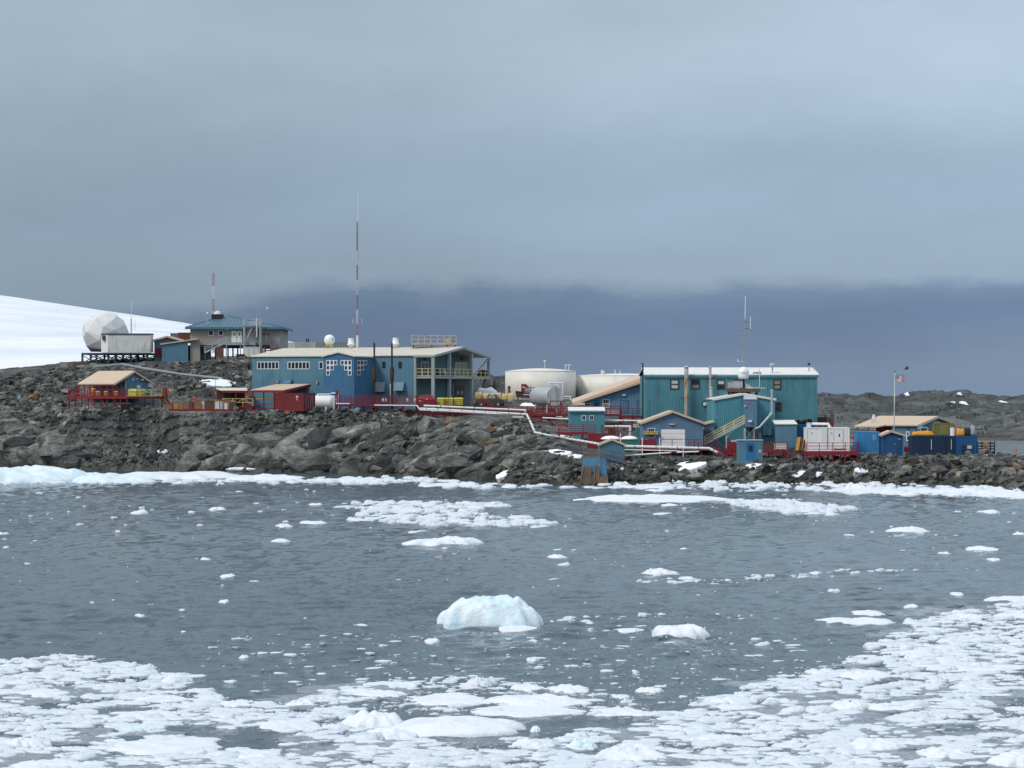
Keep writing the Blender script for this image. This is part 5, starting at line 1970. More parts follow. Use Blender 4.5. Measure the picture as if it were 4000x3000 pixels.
for i in range(9):
    a = rr.uniform(-.3, .3)
    bar('plank', T.e, M['wood' if i % 2 else 'rusty'], (rr.uniform(0, .5), rr.uniform(0, 1), .05 + .08 * i * .6), (1.6 + rr.uniform(0, .4), a + .5, .1 + .08 * i * .6), .16, .06)
T = Site('timber_pile', 'long stack of dark timbers with orange ends on the hillside', 'timber', 818, 1430, 391, 0)
for i in range(12):
    x = rr.uniform(0, 1.2)
    bar('timber', T.e, M['black_soft' if i % 3 else 'wood'], (x, rr.uniform(0, 1.4), .1 + .10 * (i // 2)), (x + rr.uniform(2.6, 3.7), rr.uniform(0, 1.4), .1 + .10 * (i // 2)), .18, .14)
bx('crate', T.e, M['carton_orange'], 1.4, 1.9, .4, .9, .75, 1.1)
# cable tray down the slope
tr = [P(365, 1431, 402), P(475, 1421, 401), P(560, 1437, 396), P(700, 1459, 390), P(870, 1477, 382)]
tr = [Vector((p.x, p.y, max(p.z, float(gz(p.x, p.y)) + .15))) for p in tr]
e = thing('cable_tray', 'pale metal cable tray descending the rocky hillside above the red-decked hut', 'cable tray', tr[0])
for a, b_ in zip(tr, tr[1:]):
    bar('tray', e, M['galv'], a - tr[0], b_ - tr[0], .35, .22)
    k = max(1, int((b_ - a).length / 3))
    for i in range(k):
        p = a.lerp(b_, (i + .5) / k)
        bar('stand', e, M['steel_dark'], Vector((p.x, p.y, float(gz(p.x, p.y)) - .3)) - tr[0], p - tr[0], .06)
crate('concrete_block', 'upright pale block on the rocky skyline at far left', 'block', 233, 262, 1415, 1437, 404, .8, M['concrete'], 'crate')
T = Site('rusty_plinth', 'long rust-brown box lying under the left end of the trestle', 'box', 292, 1428, 408.5, 0)
bx('body', T.e, M['rusty'], 0, 2.3, 0, 1, -.3, .55)
bx('lid', T.e, M['concrete'], -.05, 1.2, -.05, 1.05, .55, .62)
# containers on the ridge behind the long roof
for k, (u0, u1, mm, lab) in enumerate((
        (1107, 1149, 'white_dirty', 'weathered white container at the left end of the skyline row'),
        (1151, 1192, 'container_grey', 'grey container with white door marks second in the skyline row'),
        (1194, 1232, 'container_grey', 'pale grey container just left of the green-grey one on the skyline'),
        (1234, 1276, 'container_green', 'green-grey container hidden partly by the white ball radome'),
        (1305, 1358, 'container_green', 'green-grey container right of the white ball radome'))):
    C_ = container('shipping_container', lab, u0, 1375, 478, 0, (u1 - u0) / F * 478, 4.5, (1375 - 1337) / F * 478, M[mm], group='containers on the ridge', end_doors=False)
    Lc = (u1 - u0) / F * 478
    for f in (.2, .4, .6, .8):
        bar('locking_bar', C_.e, M['white_dirty'], (Lc * f, -.06, .1), (Lc * f, -.06, 1.9), .05)
T = Site('flue_pair', 'pair of short black flues above the ridge containers', 'flue', 1198, 1338, 482, 0)
for x in (0, .38):
    tube('flue', T.e, M['black'], (x, 0, -1), (x, 0, .75), .13)
    tube('cap', T.e, M['black'], (x, 0, .75), (x, 0, .82), .17)

# ================================================================== red-decked hut on the left slope
S = Site('tan_roofed_hut', 'blue hut with big tan roof and red-posted porch on the left slope', 'hut', 443, 1545, 367, -35, z=11.45)
Lh, _ = S.F(303, 0)                               # negative: runs to the left of the near eave corner
hw = S.F(443, 1502)[1]
D = S.S(602, 1490, 0)[0]
ri = S.S(543, 1452, 0)[1] - hw
yw_ = S.S(495, 1510, 0)[0]
top = lambda a: hw + ri * (1 - abs(a - D / 2) / (D / 2))
ribwall('wall', S.e, M['blue'], RIGHT(-.25), yw_, D - .3, -1.2, lambda a: top(a) - .02, .3, extra=(D / 2,))
ribwall('wall', S.e, M['blue'], FRONT(yw_), Lh + .3, -.25, -1.2, top(yw_) - .05, .3)
ribwall('wall', S.e, M['blue'], Basis((-.25, D - .3, 0), (-1, 0, 0), (0, 1, 0)), 0, -Lh - .5, -1.2, hw, .3)
for sg in (0, 1):
    ye = 0 if sg == 0 else D
    A = [(Lh, ye, hw), (.15, ye, hw), (.15, D / 2, hw + ri), (Lh, D / 2, hw + ri)]
    if sg: A = A[::-1]
    MB().hexa([(x, y, z + .01) for x, y, z in A] + [(x, y, z + .16) for x, y, z in A]).build('roof', S.e, M['peach'])
bar('fascia', S.e, M['peach'], (.19, -.05, hw - .05), (.19, D / 2, hw + ri - .03), .05, .26)
bar('fascia', S.e, M['peach'], (.19, D + .05, hw - .05), (.19, D / 2, hw + ri - .03), .05, .26)
bar('eave_beam', S.e, M['red'], (Lh, .08, hw - .10), (0, .08, hw - .10), .12, .18)
for i in range(7):
    x = Lh + .15 + (-Lh - .3) * i / 6
    bx('porch_post', S.e, M['red'], x - .07, x + .07, .03, .17, 0, hw - .2)
Bh = RIGHT(-.25)
y0, y1, z0, z1 = S.RS(526, 560, 1493, 1520, -.25)
dd = door(S.e, Bh, y0, y1, 0, z1, M['blue_pale'], M['blue_door'], (.25, .6, .55, .75), gm=M['white'])
for (a, b_, c, d_) in ((513, 518, 1480, 1487), (528, 531, 1477, 1481), (548, 556, 1480, 1486), (575, 592, 1496, 1513)):
    y0, y1, z0, z1 = S.RS(a, b_, c, d_, -.25)
    panel('wall_box', S.e, M['white_dirty'], Bh, y0, y1, z0, z1, 0, .35)
for i, f in enumerate((.12, .42, .60, .82)):
    x = Lh + .3 - (Lh) * f
    window(S.e, FRONT(yw_), x, x + .9, 1.1, 2.2, M['white_dirty'], M['glass'] if i % 2 else M['glass_tan'], 1, 1, .08)
HUT = S
S = Site('red_deck', 'red timber deck on stilts around the tan-roofed hut', 'deck', 497, 1549, 362.5, -35, z=11.30)
xl = S.F(266, 0)[0]
yr_ = S.S(636, 1540, 0)[0]
bx('floor', S.e, M['red'], xl, 0, 0, yr_, -.12, 0)
bx('beam', S.e, M['red'], xl, 0, -.07, -.003, -.42, .03)
bx('beam', S.e, M['red'], .003, .07, 0, yr_, -.42, -.06)
bx('edge_board', S.e, M['yellow'], .003, .09, 0, yr_, -.055, .07)
prev = None
n = 9
for i in range(n + 1):
    x = xl + .1 + (-xl - .2) * i / n
    g = S.g(x, .1) - .3
    bx('leg', S.e, M['red'], x - .07, x + .07, .03, .17, min(g, -.8), -.1)
    if prev is not None and i % 2 == 0:
        bar('brace', S.e, M['red'], (prev, .1, -.4), (x, .1, max(g + .3, -2.4)), .09)
    prev = x
for i in range(1, 5):
    y = yr_ * i / 4
    g = S.g(-.1, y) - .3
    bx('leg', S.e, M['red'], -.17, -.03, y - .15, y - .01, min(g, -.8), -.1)
railing(S.e, M['red'], [(xl, .06, 0), (0, .06, 0)], 1.1, (1, .75, .5, .25), 1.5, .07)
railing(S.e, M['red'], [(xl + .05, .2, 0), (xl + .05, 3.5, 0)], 1.1, (1, .75, .5, .25), 1.5, .07)
railing(S.e, M['yellow_rail'], [(-.05, .3, .06), (-.05, yr_ - .1, .06)], 1.05, (1, .5), 2.6, .08, diag=True)
stairs(S, M['red'], (1.2, yr_ + 1.1, -1.6), (.1, yr_ - .2, 0), 1.0, n=6, wdir=(0, -1, 0), rails=(1.0,))
DECKL = S
T = Site('yellow_tote', 'pale yellow lidded bin on the yellow-edged end of the left deck', 'bin', 518, 1547, 363.5, -35)
T.o = S.w(-1.3, S.S(535, 1545, -1.3)[0], .02); T.e.location = T.o
MB().hexa([(-.75, -1.0, 0), (.75, -1.0, 0), (.75, 1.0, 0), (-.75, 1.0, 0), (-.85, -1.1, .8), (.85, -1.1, .8), (.85, 1.1, .8), (-.85, 1.1, .8)]).build('body', T.e, M['yellow_bin'])
MB().hexa([(-.9, -1.15, .8), (.9, -1.15, .8), (.9, 1.15, .8), (-.9, 1.15, .8), (-.72, -.95, 1.15), (.72, -.95, 1.15), (.72, .95, 1.15), (-.72, .95, 1.15)]).build('lid', T.e, M['yellow_bin'])
for (f, mm, lab, nm) in ((.36, 'orange', 'orange and yellow gear hung on the red porch rail of the hut', 'gear_sack'), (.44, 'white_dirty', 'white sack on the porch of the red-decked hut', 'gear_sack'),
                         (.58, 'yellow_bin', 'left yellow tub on the porch of the red-decked hut', 'porch_tub'), (.74, 'yellow_bin', 'right yellow tub on the porch of the red-decked hut', 'porch_tub')):
    p = S.w(xl * (1 - f), .9, 0)
    T = Site(nm, lab, 'tub' if 'tub' in nm else 'sack', 0, 0, 300)
    T.o = p; T.e.location = p
    hh = 1.25 if mm == 'orange' else .85
    MB().lathe((0, 0, 0), [(.28, 0), (.36, .15), (.34, hh * .6), (.40, hh * .8), (.22, hh)], 12).build('body', T.e, M[mm], True)
    MB().lathe((0, 0, hh * .78), [(.42, 0), (.42, .06)], 12).build('rim', T.e, M[mm])
crate('black_bin', 'open black box lying on the gravel below the red deck', 'box', 470, 506, 1573, 1602, 359, 1.0, M['black'], 'tote')
T = Site('propane_cage', 'rust-brown barrel standing behind the yellow rail end of the left deck', 'barrel', 638, 1543, 374, 0)
MB().lathe((.3, 0, -.6), [(.36, 0), (.38, .05), (.36, .4), (.38, .42), (.36, .9), (.38, .93), (.36, 1.7)], 14).build('body', T.e, M['rusty'])
MB().lathe((.3, 0, 1.1), [(.3, 0), (.1, .08)], 10).build('cap', T.e, M['steel_dark'])
cone_marker(657, 1533, 370, 'orange cone on the slope right of the yellow-railed deck')

# ================================================================== cargo yard
S = Site('cargo_platform', 'low red timber platform carrying rows of cartons and crates', 'platform', 645, 1619, 356, 0, z=float(gz(P(800, 1600, 358).x, 359)) - 0.05)
L = S.F(1000, 0)[0]
deck(S, 0, L, 0, 3.6, .35, M['red'], sides='', legs=2.8, brace=False, edge=.3)
zc_ = S.o.z + .35
CARGO = [
    (646, 672, 1592, 'carton', 'crate', 'brown open carton at the left end of the red cargo platform'),
    (678, 694, 1588, 'carton_orange', 'crate', 'narrow orange carton second from the left on the cargo platform'),
    (696, 716, 1588, 'wood', 'slat', 'slatted wooden crate beside the narrow orange carton'),
    (718, 738, 1580, 'wood_old', 'slat', 'dark slatted pallet stack left of the tall brown carton'),
    (740, 757, 1584, 'rusty', 'drum', 'rusty drum in front of the dark slatted pallets'),
    (757, 788, 1592, 'carton', 'crate', 'brown carton with yellow label below the tall brown carton'),
    (798, 838, 1579, 'brown', 'crate', 'wide dark brown crate in the middle of the cargo platform'),
    (839, 856, 1582, 'white_dirty', 'crate', 'white appliance-like box on the cargo platform'),
    (857, 872, 1583, 'galv', 'drum', 'grey drum next to the white box on the cargo platform'),
    (875, 894, 1588, 'white_dirty', 'drum', 'pale grey drum with lid toward the right of the cargo platform'),
    (896, 921, 1584, 'brown', 'crate', 'dark brown crate at the right end of the cargo row'),
]
for (u0, u1, v0, mm, st, lab) in CARGO:
    v1 = HV + (CH - zc_) / 357.2 * F
    C_ = crate('cargo_' + {'drum': 'drum', 'slat': 'pallet_crate', 'crate': 'box'}[st], lab, {'drum': 'drum', 'slat': 'crate', 'crate': 'box'}[st], u0, u1, v0 + (v1 - 1612), v1, 357.2, .62 if st == 'drum' else 1.2, M[mm], st)
crate('tall_carton', 'tall pinkish-brown carton standing in the second cargo row', 'box', 760, 786, 1565, 1610, 359.0, 1.0, M['carton'], 'crate')
crate('tall_carton', 'tall white-fronted carton next to the pinkish-brown one', 'box', 787, 800, 1568, 1610, 359.0, 1.0, M['white_dirty'], 'crate')
crate('long_orange_crate', 'long orange crate in the back row of the cargo platform', 'crate', 704, 756, 1572, 1612, 360.2, 1.0, M['carton_orange'], 'crate')
crate('long_orange_crate', 'broad orange crate on top of the cargo stack', 'crate', 820, 856, 1562, 1612, 359.6, 1.6, M['carton_orange'], 'crate')
crate('tan_crate', 'broad tan crate with pale top beside the broad orange crate', 'crate', 856, 896, 1562, 1612, 359.6, 1.6, M['carton'], 'crate', m2=M['wood'])
crate('wicker_bale', 'light brown bale at the right end of the upper cargo row', 'bale', 897, 920, 1564, 1612, 359.6, 1.2, M['wood'], 'tote')
cone_marker(759, 1566, 361, 'orange cone on the gravel behind the tall pinkish-brown carton')
cone_marker(842, 1548, 366, 'orange cone at the left post of the small red shelter')
cone_marker(963, 1545, 366, 'orange cone at the right post of the small red shelter')
cone_marker(962, 1566, 362.4, 'orange cone behind the yellow diagonal railing of the cargo yard')
# small red shelter
S = Site('small_red_shelter', 'small red open shelter with cream roof behind the cargo yard', 'shelter', 868, 1556, 366, 0, z=9.2)
L = S.F(962, 0)[0]
hz_ = S.F(868, 1527)[1]
x_ = S.F(842, 0, 3.2)[0]
MB().hexa([(-.2, -.2, hz_), (L + .2, -.2, hz_), (L - .3, 3.2, hz_ + .35), (x_, 3.2, hz_ + .35), (-.2, -.2, hz_ + .13), (L + .2, -.2, hz_ + .13), (L - .3, 3.2, hz_ + .5), (x_, 3.2, hz_ + .5)]).build('roof', S.e, M['cream'])
bx('beam', S.e, M['red'], -.15, L + .15, -.12, -.02, hz_ - .32, hz_ - .01)
for x in (0, L * .55, L - .1):
    bx('post', S.e, M['red'], x, x + .14, 0, .14, -.6, hz_ - .01)
    bx('post', S.e, M['red'], max(x - .6, x_ + .1), max(x - .6, x_ + .1) + .14, 2.9, 3.04, -.6, hz_ + .2)
for z in (.5, 1.1):
    bx('shelf', S.e, M['red'], 0, L, .2, 2.2, z, z + .08)
bx('back_wall', S.e, M['frame_brown'], x_ + .3, L - .5, 2.7, 2.8, -.4, hz_ + .1)
# red deck with the diagonal yellow railing
S = Site('cargo_deck', 'short red deck with diagonal-braced yellow railing beside the cargo', 'deck', 870, 1582, 360.5, 0, z=9.75)
L = S.F(988, 0)[0]
deck(S, 0, L, 0, 2.0, .0, M['red'], sides='f', rail_m=M['yellow_rail'], diag=True, h=1.15, rails=(1, .5), legs=2.2)
# big open shelter
S = Site('open_storage_shelter', 'open red-framed storage shelter with wide tan roof before the blue building', 'shelter', 985, 1600, 361.5, -34, z=8.9)
hf = S.F(985, 1526)[1]
L = S.F(1110, 0)[0]
D = S.S(1210, 1502, L)[0]
hb = S.S(1210, 1503, L)[1]
A = [(-.2, -.15, hf), (L + .15, -.15, hf), (L + .15, D, hb), (-.2, D, hb)]
MB().hexa(A + [(x, y, z + .14) for x, y, z in A]).build('roof', S.e, M['peach'])
bx('beam', S.e, M['red'], -.25, L + .2, -.24, -.16, hf - .30, hf + .05)
bar('beam', S.e, M['red'], (L + .2, -.15, hf - .12), (L + .2, D, hb - .12), .08, .34)
for x in (.0, L * .34, L * .67, L - .14):
    for y in (0, D - .3):
        bx('post', S.e, M['red'], x, x + .15, y, y + .15, -.7, (hf if y == 0 else hb) - .005)
for z in (.4, 1.1, 1.8):
    bx('shelf', S.e, M['red'], 0.1, L - .1, .3, D - 1.0, z, z + .08)
bx('back_wall', S.e, M['blue_deep'], .1, L - .1, D - .5, D - .4, .2, hb - .4)
T = Site('yellow_kayak', 'yellow boards stored on the shelf of the open red-framed shelter', 'boards', 0, 0, 300)
T.o = S.w(.3, .5, 1.9); T.e.location = T.o; T.e.rotation_euler = (0, 0, S.rz)
for i in range(5):
    bar('board', T.e, M['yellow'], (0, .1 + .22 * i, .05 + .04 * i), (3.9, .3 + .22 * i, .08 + .04 * i), .2, .05)
C_ = container('red_container', 'dark red shipping container on the boulders beside the white fuel tank', 1185, 1606, 350.5, -40, 6.06, 2.44, 2.75, M['red_box'], right_edge=True,
               mark=[(-1.55, -1.2, 2.25, 2.33), (-1.55, -1.0, 2.12, 2.19), (-1.5, -1.15, 1.98, 2.05), (-1.4, -1.25, 1.68, 1.82)])
for i in range(5):
    panel('stencil_mark', C_.e, M['white_dirty'], RIGHT(0), 1.75, 1.85, 1.2 + .26 * i, 1.32 + .26 * i, .05, .056)
# white fuel tank
T = Site('white_fuel_tank', 'white horizontal fuel tank behind the dark red container', 'tank', 1225, 1560, 357.5, -30, z=10.35)
r_ = 27 / F * 357
q = Vector((1, 0, 0)).to_track_quat('Z', 'Y')
x0, x1 = T.F(1135, 0)[0] * .92, T.F(1302, 0)[0] * 1.0
prof = [(r_ * .05, x0 - r_ * .35), (r_ * .6, x0 - r_ * .25), (r_ * .92, x0 - r_ * .08), (r_, x0), (r_, x1), (r_ * .92, x1 + r_ * .08), (r_ * .6, x1 + r_ * .25), (r_ * .05, x1 + r_ * .35)]
MB().lathe((0, 0, 0), prof, 32, q=q).build('shell', T.e, M['white'], True)
for x in (x0 + .8, x1 - .8):
    bx('saddle', T.e, M['white_dirty'], x - .15, x + .15, -r_ * .8, r_ * .8, -r_ - .6, -r_ * .55)
tube('vent_pipe', T.e, M['white'], (x1 * .2, 0, r_ * .9), (x1 * .2, 0, r_ + .22), .07)
tube('vent_pipe', T.e, M['white'], (x1 * .2, 0, r_ + .2), (x1 * .85, 0, r_ + .2), .07)
tube('vent_pipe', T.e, M['white'], (x1 + .5, -r_ * .5, -r_ - .3), (x1 + .5, -r_ * .5, r_ * .9), .09)
tube('vent_pipe', T.e, M['white'], (x1 + .5, r_ * .6, -r_ - .3), (x1 + .5, r_ * .6, r_ + .35), .09)
tube('vent_pipe', T.e, M['white'], (x1 - .8, r_ * .6, r_ + .35), (x1 + .5, r_ * .6, r_ + .35), .09)
bx('plinth', T.e, M['red'], x0 + .2, x1 + 1.2, -r_ * .95, r_ * .95, -r_ - 1.3, -r_ - .58)

# ================================================================== red decks below the long building
S = Site('red_walkway', 'red walkway and railing along the foot of the long blue building', 'walkway', 1310, 1578, 350.5, 0, z=10.15)
L = S.F(1626, 0)[0]
deck(S, 0, L, 0, 2.6, 0, M['red'], sides='f', h=1.30, rails=(1.0, .8, .6, .4, .2), legs=2.2)
x0 = S.F(1440, 0)[0]
railing(S.e, M['red'], [(0.2, 2.5, 0), (L, 2.5, 0)], 1.3, (1, .75, .5, .25), 2.0, .06)
for u in (1492, 1504, 1588, 1617):
    T_ = S.F(u, 0)[0]
    box('warning_sign', S.e, M['white'], (T_, 2.42, .62), (.28, .04, .5))
panel_px('end_board', S, M['red'], 1310, 1322, 1525, 1545, 0.4, 0, .06)
S = Site('red_bulk_box', 'large red steel bin with a humped lid at the right end of the red walkway', 'bin', 1628, 1583, 349.5, 0)
L, H = S.F(1700, 1541)
H2 = S.F(0, 1558)[1]
MB().add([(0, 0, 0), (L, 0, 0), (L, 2.4, 0), (0, 2.4, 0), (0, 0, H2), (L, 0, H2 * .9), (L, 2.4, H2 * .9), (0, 2.4, H2), (L * .18, .3, H * .93), (L * .55, .3, H), (L * .82, .3, H * .9), (L * .82, 2.1, H * .9), (L * .55, 2.1, H), (L * .18, 2.1, H * .93)],
         [(0, 1, 5, 4), (1, 2, 6, 5), (2, 3, 7, 6), (3, 0, 4, 7), (4, 5, 10, 9, 8), (6, 7, 13, 12, 11), (5, 6, 11, 10), (7, 4, 8, 13), (8, 9, 12, 13), (9, 10, 11, 12)]).build('body', S.e, M['red'])
for (f, z) in ((.12, H2 * .62), (.48, H2 * .9)):
    panel('stencil_mark', S.e, M['white_dirty'], FRONT(), L * f, L * f + .35, z, z + .10, .002, .02)
bar('chute', S.e, M['red'], (L * .9, -.15, H2 * .95), (L + .6, -.15, .2), .12, .25)
for k, (u0, u1) in enumerate(((1707, 1738), (1739, 1750), (1752, 1770), (1772, 1809))):
    crate('yellow_bin', ('left wide', 'narrow second', 'third', 'right wide')[k] + ' yellow bin standing under the balcony', 'bin', u0, u1, 1553, 1582, 353 + (k % 2) * .3, 1.1, M['yellow_bin'], 'tote', group='yellow bins under the balcony')
S = Site('red_landing', 'short red landing with railing and steps below the balcony posts', 'landing', 1734, 1592, 346.8, 0)
L = S.F(1885, 0)[0]
deck(S, 0, L, 0, 2.2, 0, M['red'], sides='f', h=1.25, rails=(1, .75, .5, .25), legs=2.2)
stairs(S, M['red'], (L + 1.7, .2, -.7), (L, .2, .55), 1.4, n=5)
# long red walkway on trestles with the white pipes
S = Site('pipe_trestle', 'long red steel trestle carrying the white pipes across the boulders', 'trestle', 1640, 1607, 343.5, 0)
L = S.F(2052, 0)[0]
zr_ = S.F(2052, 1622)[1]
for y in (0, 1.5):
    bar('beam', S.e, M['red'], (0, y, -.25), (L, y, zr_ - .25), .16, .42)
n = 9
pv = None
for i in range(n + 1):
    x = .2 + (L - .4) * i / n
    zt_ = zr_ * i / n - .3
    for y in (0, 1.5):
        g = S.g(x, y) - .3
        bx('leg', S.e, M['red'], x - .08, x + .08, y - .08, y + .08, min(g, zt_ - .5), zt_)
    bar('cross_beam', S.e, M['red'], (x, -.3, zt_ + .15), (x, 1.8, zt_ + .15), .14, .2)
    if pv is not None and i > 2:
        g = max(S.g(x, 0), zt_ - 1.6)
        bar('brace', S.e, M['red'], (pv[0], 0.0, pv[1]), (x, 0.0, g), .11)
    pv = (x, zt_)
W_ = lambda u, v, Y: P(u, v, Y)
pipeline('white_pipe', 'upper thick white pipe on the red trestle', M['pipe_white'], [W_(1655, 1585, 344.6), W_(2052, 1603, 344.6), W_(2052, 1612, 344.4)], .16, rings=5)
pipeline('white_pipe', 'lower thick white pipe that descends the rocks to the small blue pump hut', M['pipe_white'],
         [W_(1642, 1596, 343.2), W_(2058, 1619, 342.6)] + [W_(u, v, min(hit([u], [v + 5], .2)[0][1], 342) - 1.1) for u, v in ((2076, 1658), (2090, 1690), (2150, 1702), (2215, 1713))] + [W_(2344, 1735, 312)], .17, support=M['steel_dark'], rings=1.7)
pipeline('white_pipe', 'thin white pipe ending halfway along the red trestle', M['white'], [W_(1462, 1583, 349), W_(1628, 1584, 347), W_(1642, 1601, 343), W_(1665, 1602, 342.4), W_(1950, 1617, 342.2), W_(1950, 1626, 342.2)], .08)
pipeline('white_pipe', 'short white pipe at the foot of the white fuel tank', M['white'], [W_(1312, 1577, 350), W_(1366, 1577, 350)], .08)
S = Site('red_walkway', 'red walkway with railing behind the white pipes below the bulk bags', 'walkway', 1884, 1603, 347.5, 0)
L = S.F(2078, 0)[0]
deck(S, 0, L, 0, 1.6, 0, M['red'], sides='fb', h=.62, rails=(1, .5), legs=2.4, brace=True)
T = Site('hose_rack', 'small red frame with a pale top standing on the rocks below the trestle', 'frame', 2004, 1658, 335, 0)
L, H = T.F(2042, 1625)
bx('top', T.e, M['white_dirty'], -.1, L + .1, -.1, 1.2, H - .25, H)
for x in (0, L):
    for y in (0, 1.1):
        bx('post', T.e, M['red'], x - .08, x + .08, y - .08, y + .08, -.8, H - .25)
for z in (.3, H - .5):
    bx('rail', T.e, M['red'], .08, L - .08, -.05, .05, z, z + .16)

# ================================================================== tank farm
for (u0, u1, vt, vd, Y, lab) in ((1973, 2253, 1449, 1439, 386, 'large cream fuel storage tank with rust streaks left of the other'),
                                 (2247, 2640, 1467, 1459, 388, 'large cream fuel storage tank partly behind the blue carpentry shop')):
    T = Site('storage_tank', lab, 'tank', (u0 + u1) / 2, 1560, Y, 0, z=10.3)
    R_ = (u1 - u0) / 2 / F * Y
    H = T.F(0, vt)[1]
    Hd = CH - (vd - HV) / F * (Y + R_) - T.o.z if False else T.F(0, vd)[1]
    MB().lathe((0, R_, 0), [(R_, -1.2), (R_, H * .5), (R_, H)], 72).build('shell', T.e, M['cream_tank'], True)
    MB().lathe((0, R_, H), [(R_ + .02, -.03), (R_ + .02, .03), (R_ * .7, (Hd - H) * .6), (R_ * .3, (Hd - H) * .95 + .05), (.05, (Hd - H) + .08)], 72).build('roof', T.e, M['cream_tank'], True)
    if u0 < 2100:
        for (u, v0, v1) in ((2209, 1425, 1447), (2222, 1424, 1447)):
            x, z1 = T.F(u, v0, 2)
            z0 = T.F(u, v1, 2)[1]
            tube('gooseneck_vent', T.e, M['white'], (x, 2, z0), (x, 2, z1), .08)
            tube('gooseneck_vent', T.e, M['white'], (x, 2, z1), (x + .35, 2, z1 - .12), .08)
        x, z1 = T.F(2128, 1412, 4)
        tube('level_gauge', T.e, M['white_dirty'], (x, 4, H), (x, 4, z1), .06)
        MB().lathe((x, 4, z1), [(.05, -.15), (.24, 0), (.2, .16), (.04, .24)], 12).build('gauge_head', T.e, M['cream'], True)
        bx('hatch', T.e, M['cream_tank'], T.F(2150, 0)[0], T.F(2165, 0)[0], 2, 3, H, H + .35)
    else:
        for (u, v0, v1) in ((2349, 1444, 1462), (2401, 1444, 1464), (2420, 1448, 1464)):
            x, z1 = T.F(u, v0, 5)
            tube('gooseneck_vent', T.e, M['white'], (x, 5, H), (x + .1, 5, z1), .06)
        x, z1 = T.F(2355, 1452, 4)
        MB().lathe((x, 4, H), [(.35, 0), (.35, z1 - H), (.1, z1 - H + .2)], 12).build('hatch', T.e, M['cream'])
pipeline('white_pipe', 'white pipe hooped over the front of the left cream tank', M['white'], [P(2145, 1535, 383), P(2145, 1496, 383), P(2198, 1496, 383), P(2198, 1560, 383)], .10)
pipeline('white_pipe', 'small inner white pipe hoop beside the grey horizontal tank', M['white'], [P(2165, 1505, 382), P(2183, 1505, 382), P(2183, 1530, 382)], .07)
pipeline('white_pipe', 'white pipe hoop right of the grey horizontal tank', M['white'], [P(2202, 1549, 378), P(2229, 1549, 378), P(2229, 1585, 378)], .09)
T = Site('valve_rack', 'pale pipe rack between the grey tank and the carpentry shop', 'pipe rack', 2200, 1590, 376, 0)
for z in (.2, .6, 1.0, 1.4):
    bar('pipe', T.e, M['white_dirty'], (0, 0, z), (1.1, 0, z), .10)
for x in (.05, .55, 1.05):
    bar('post', T.e, M['steel'], (x, .1, -.6), (x, .1, 1.6), .09)
S = Site('grey_tank', 'light grey horizontal tank with round end on the slope above the stairs', 'tank', 2165, 1549, 352, 0)
r_ = 37 / F * 352
q = Vector((-0.55, .835, 0.0)).to_track_quat('Z', 'Y')
MB().lathe((0, 0, 0), [(r_ * .03, -.06), (r_ * .97, -.04), (r_, .02), (r_, 4.6), (r_ * .97, 4.7), (r_ * .05, 4.8)], 36, q=q).build('shell', S.e, M['galv'], True)
n_ = q @ Vector((0, 0, -1))
MB().lathe(n_ * .06, [(r_ * 1.03, -.05), (r_ * 1.03, .07), (r_ * .96, .075)], 36, q=q).build('end_rim', S.e, M['white_dirty'])
for sx in (-.55, .35):
    for sz in (-.35, 0, .3):
        p = Vector((sx * .84, -sx * .55 * 0 - .09, sz)) + n_ * .0
        box('bolt_plate', S.e, M['steel_dark'], (sx, sx * .66 - .12, sz), (.16, .05, .07), math.atan2(.55, .835))
for t in (.7, 3.9):
    p = q @ Vector((0, 0, t))
    for s_ in (-1, 1):
        bar('leg', S.e, M['white_dirty'], p + Vector((s_ * .6, s_ * .35, -r_ * .8)), p + Vector((s_ * .85, s_ * .5, -r_ - 1.6)), .22)
for t in (.9, 1.5):
    p = q @ Vector((0, 0, t))
    tube('manhole', S.e, M['galv'], p + Vector((0, 0, r_ * .9)), p + Vector((0, 0, r_ + .28)), .22)
# clutter in front of the tanks
T = Site('red_cabinet', 'dark red wedge-topped cabinet in front of the left cream tank', 'cabinet', 2036, 1530, 380, 0)
L, H = T.F(2068, 1500)
xm = T.F(2055, 0)[0]
MB().add([(0, 0, 0), (L, 0, 0), (L, 0, H * .55), (xm, 0, H), (0, 0, H), (0, 1, 0), (L, 1, 0), (L, 1, H * .55), (xm, 1, H), (0, 1, H)], [(0, 1, 2, 3, 4), (9, 8, 7, 6, 5), (0, 5, 6, 1), (1, 6, 7, 2), (2, 7, 8, 3), (3, 8, 9, 4), (4, 9, 5, 0)]).build('body', T.e, M['red'])
panel('sign', T.e, M['white_dirty'], FRONT(), .1, xm - .1, H * .50, H * .60, 0, .02)
panel('sign', T.e, M['white_dirty'], FRONT(), xm * .4, xm * .6, H * .66, H * .74, 0, .02)
bx('post', T.e, M['red'], .1, .25, .3, .45, -1.2, 0)
T = Site('fire_post', 'black post box holding an orange cone at the left edge of the cream tank', 'box', 1984, 1533, 383, 0)
L, H = T.F(1994, 1508)
bx('backboard', T.e, M['black'], 0, L, 0, .1, -.2, H)
MB().lathe((L / 2, -.25, .05), [(.2, 0), (.06, .55), (.03, .58)], 12).build('cone', T.e, M['cone'], True)
bx('post', T.e, M['black'], L / 2 - .05, L / 2 + .05, .1, .2, -1.5, -.2)
T = Site('tipping_skip', 'tilted rusty brown steel skip in front of the left cream tank', 'skip', 2014, 1552, 376, 0)
L, H = T.F(2092, 1528)
MB().hexa([(.1, 0, 0), (L, 0, -.25), (L, 2, -.25), (.1, 2, 0), (-.05, -.1, H), (L, -.1, H * .65), (L, 2.1, H * .65), (-.05, 2.1, H)]).build('body', T.e, M['rusty'])
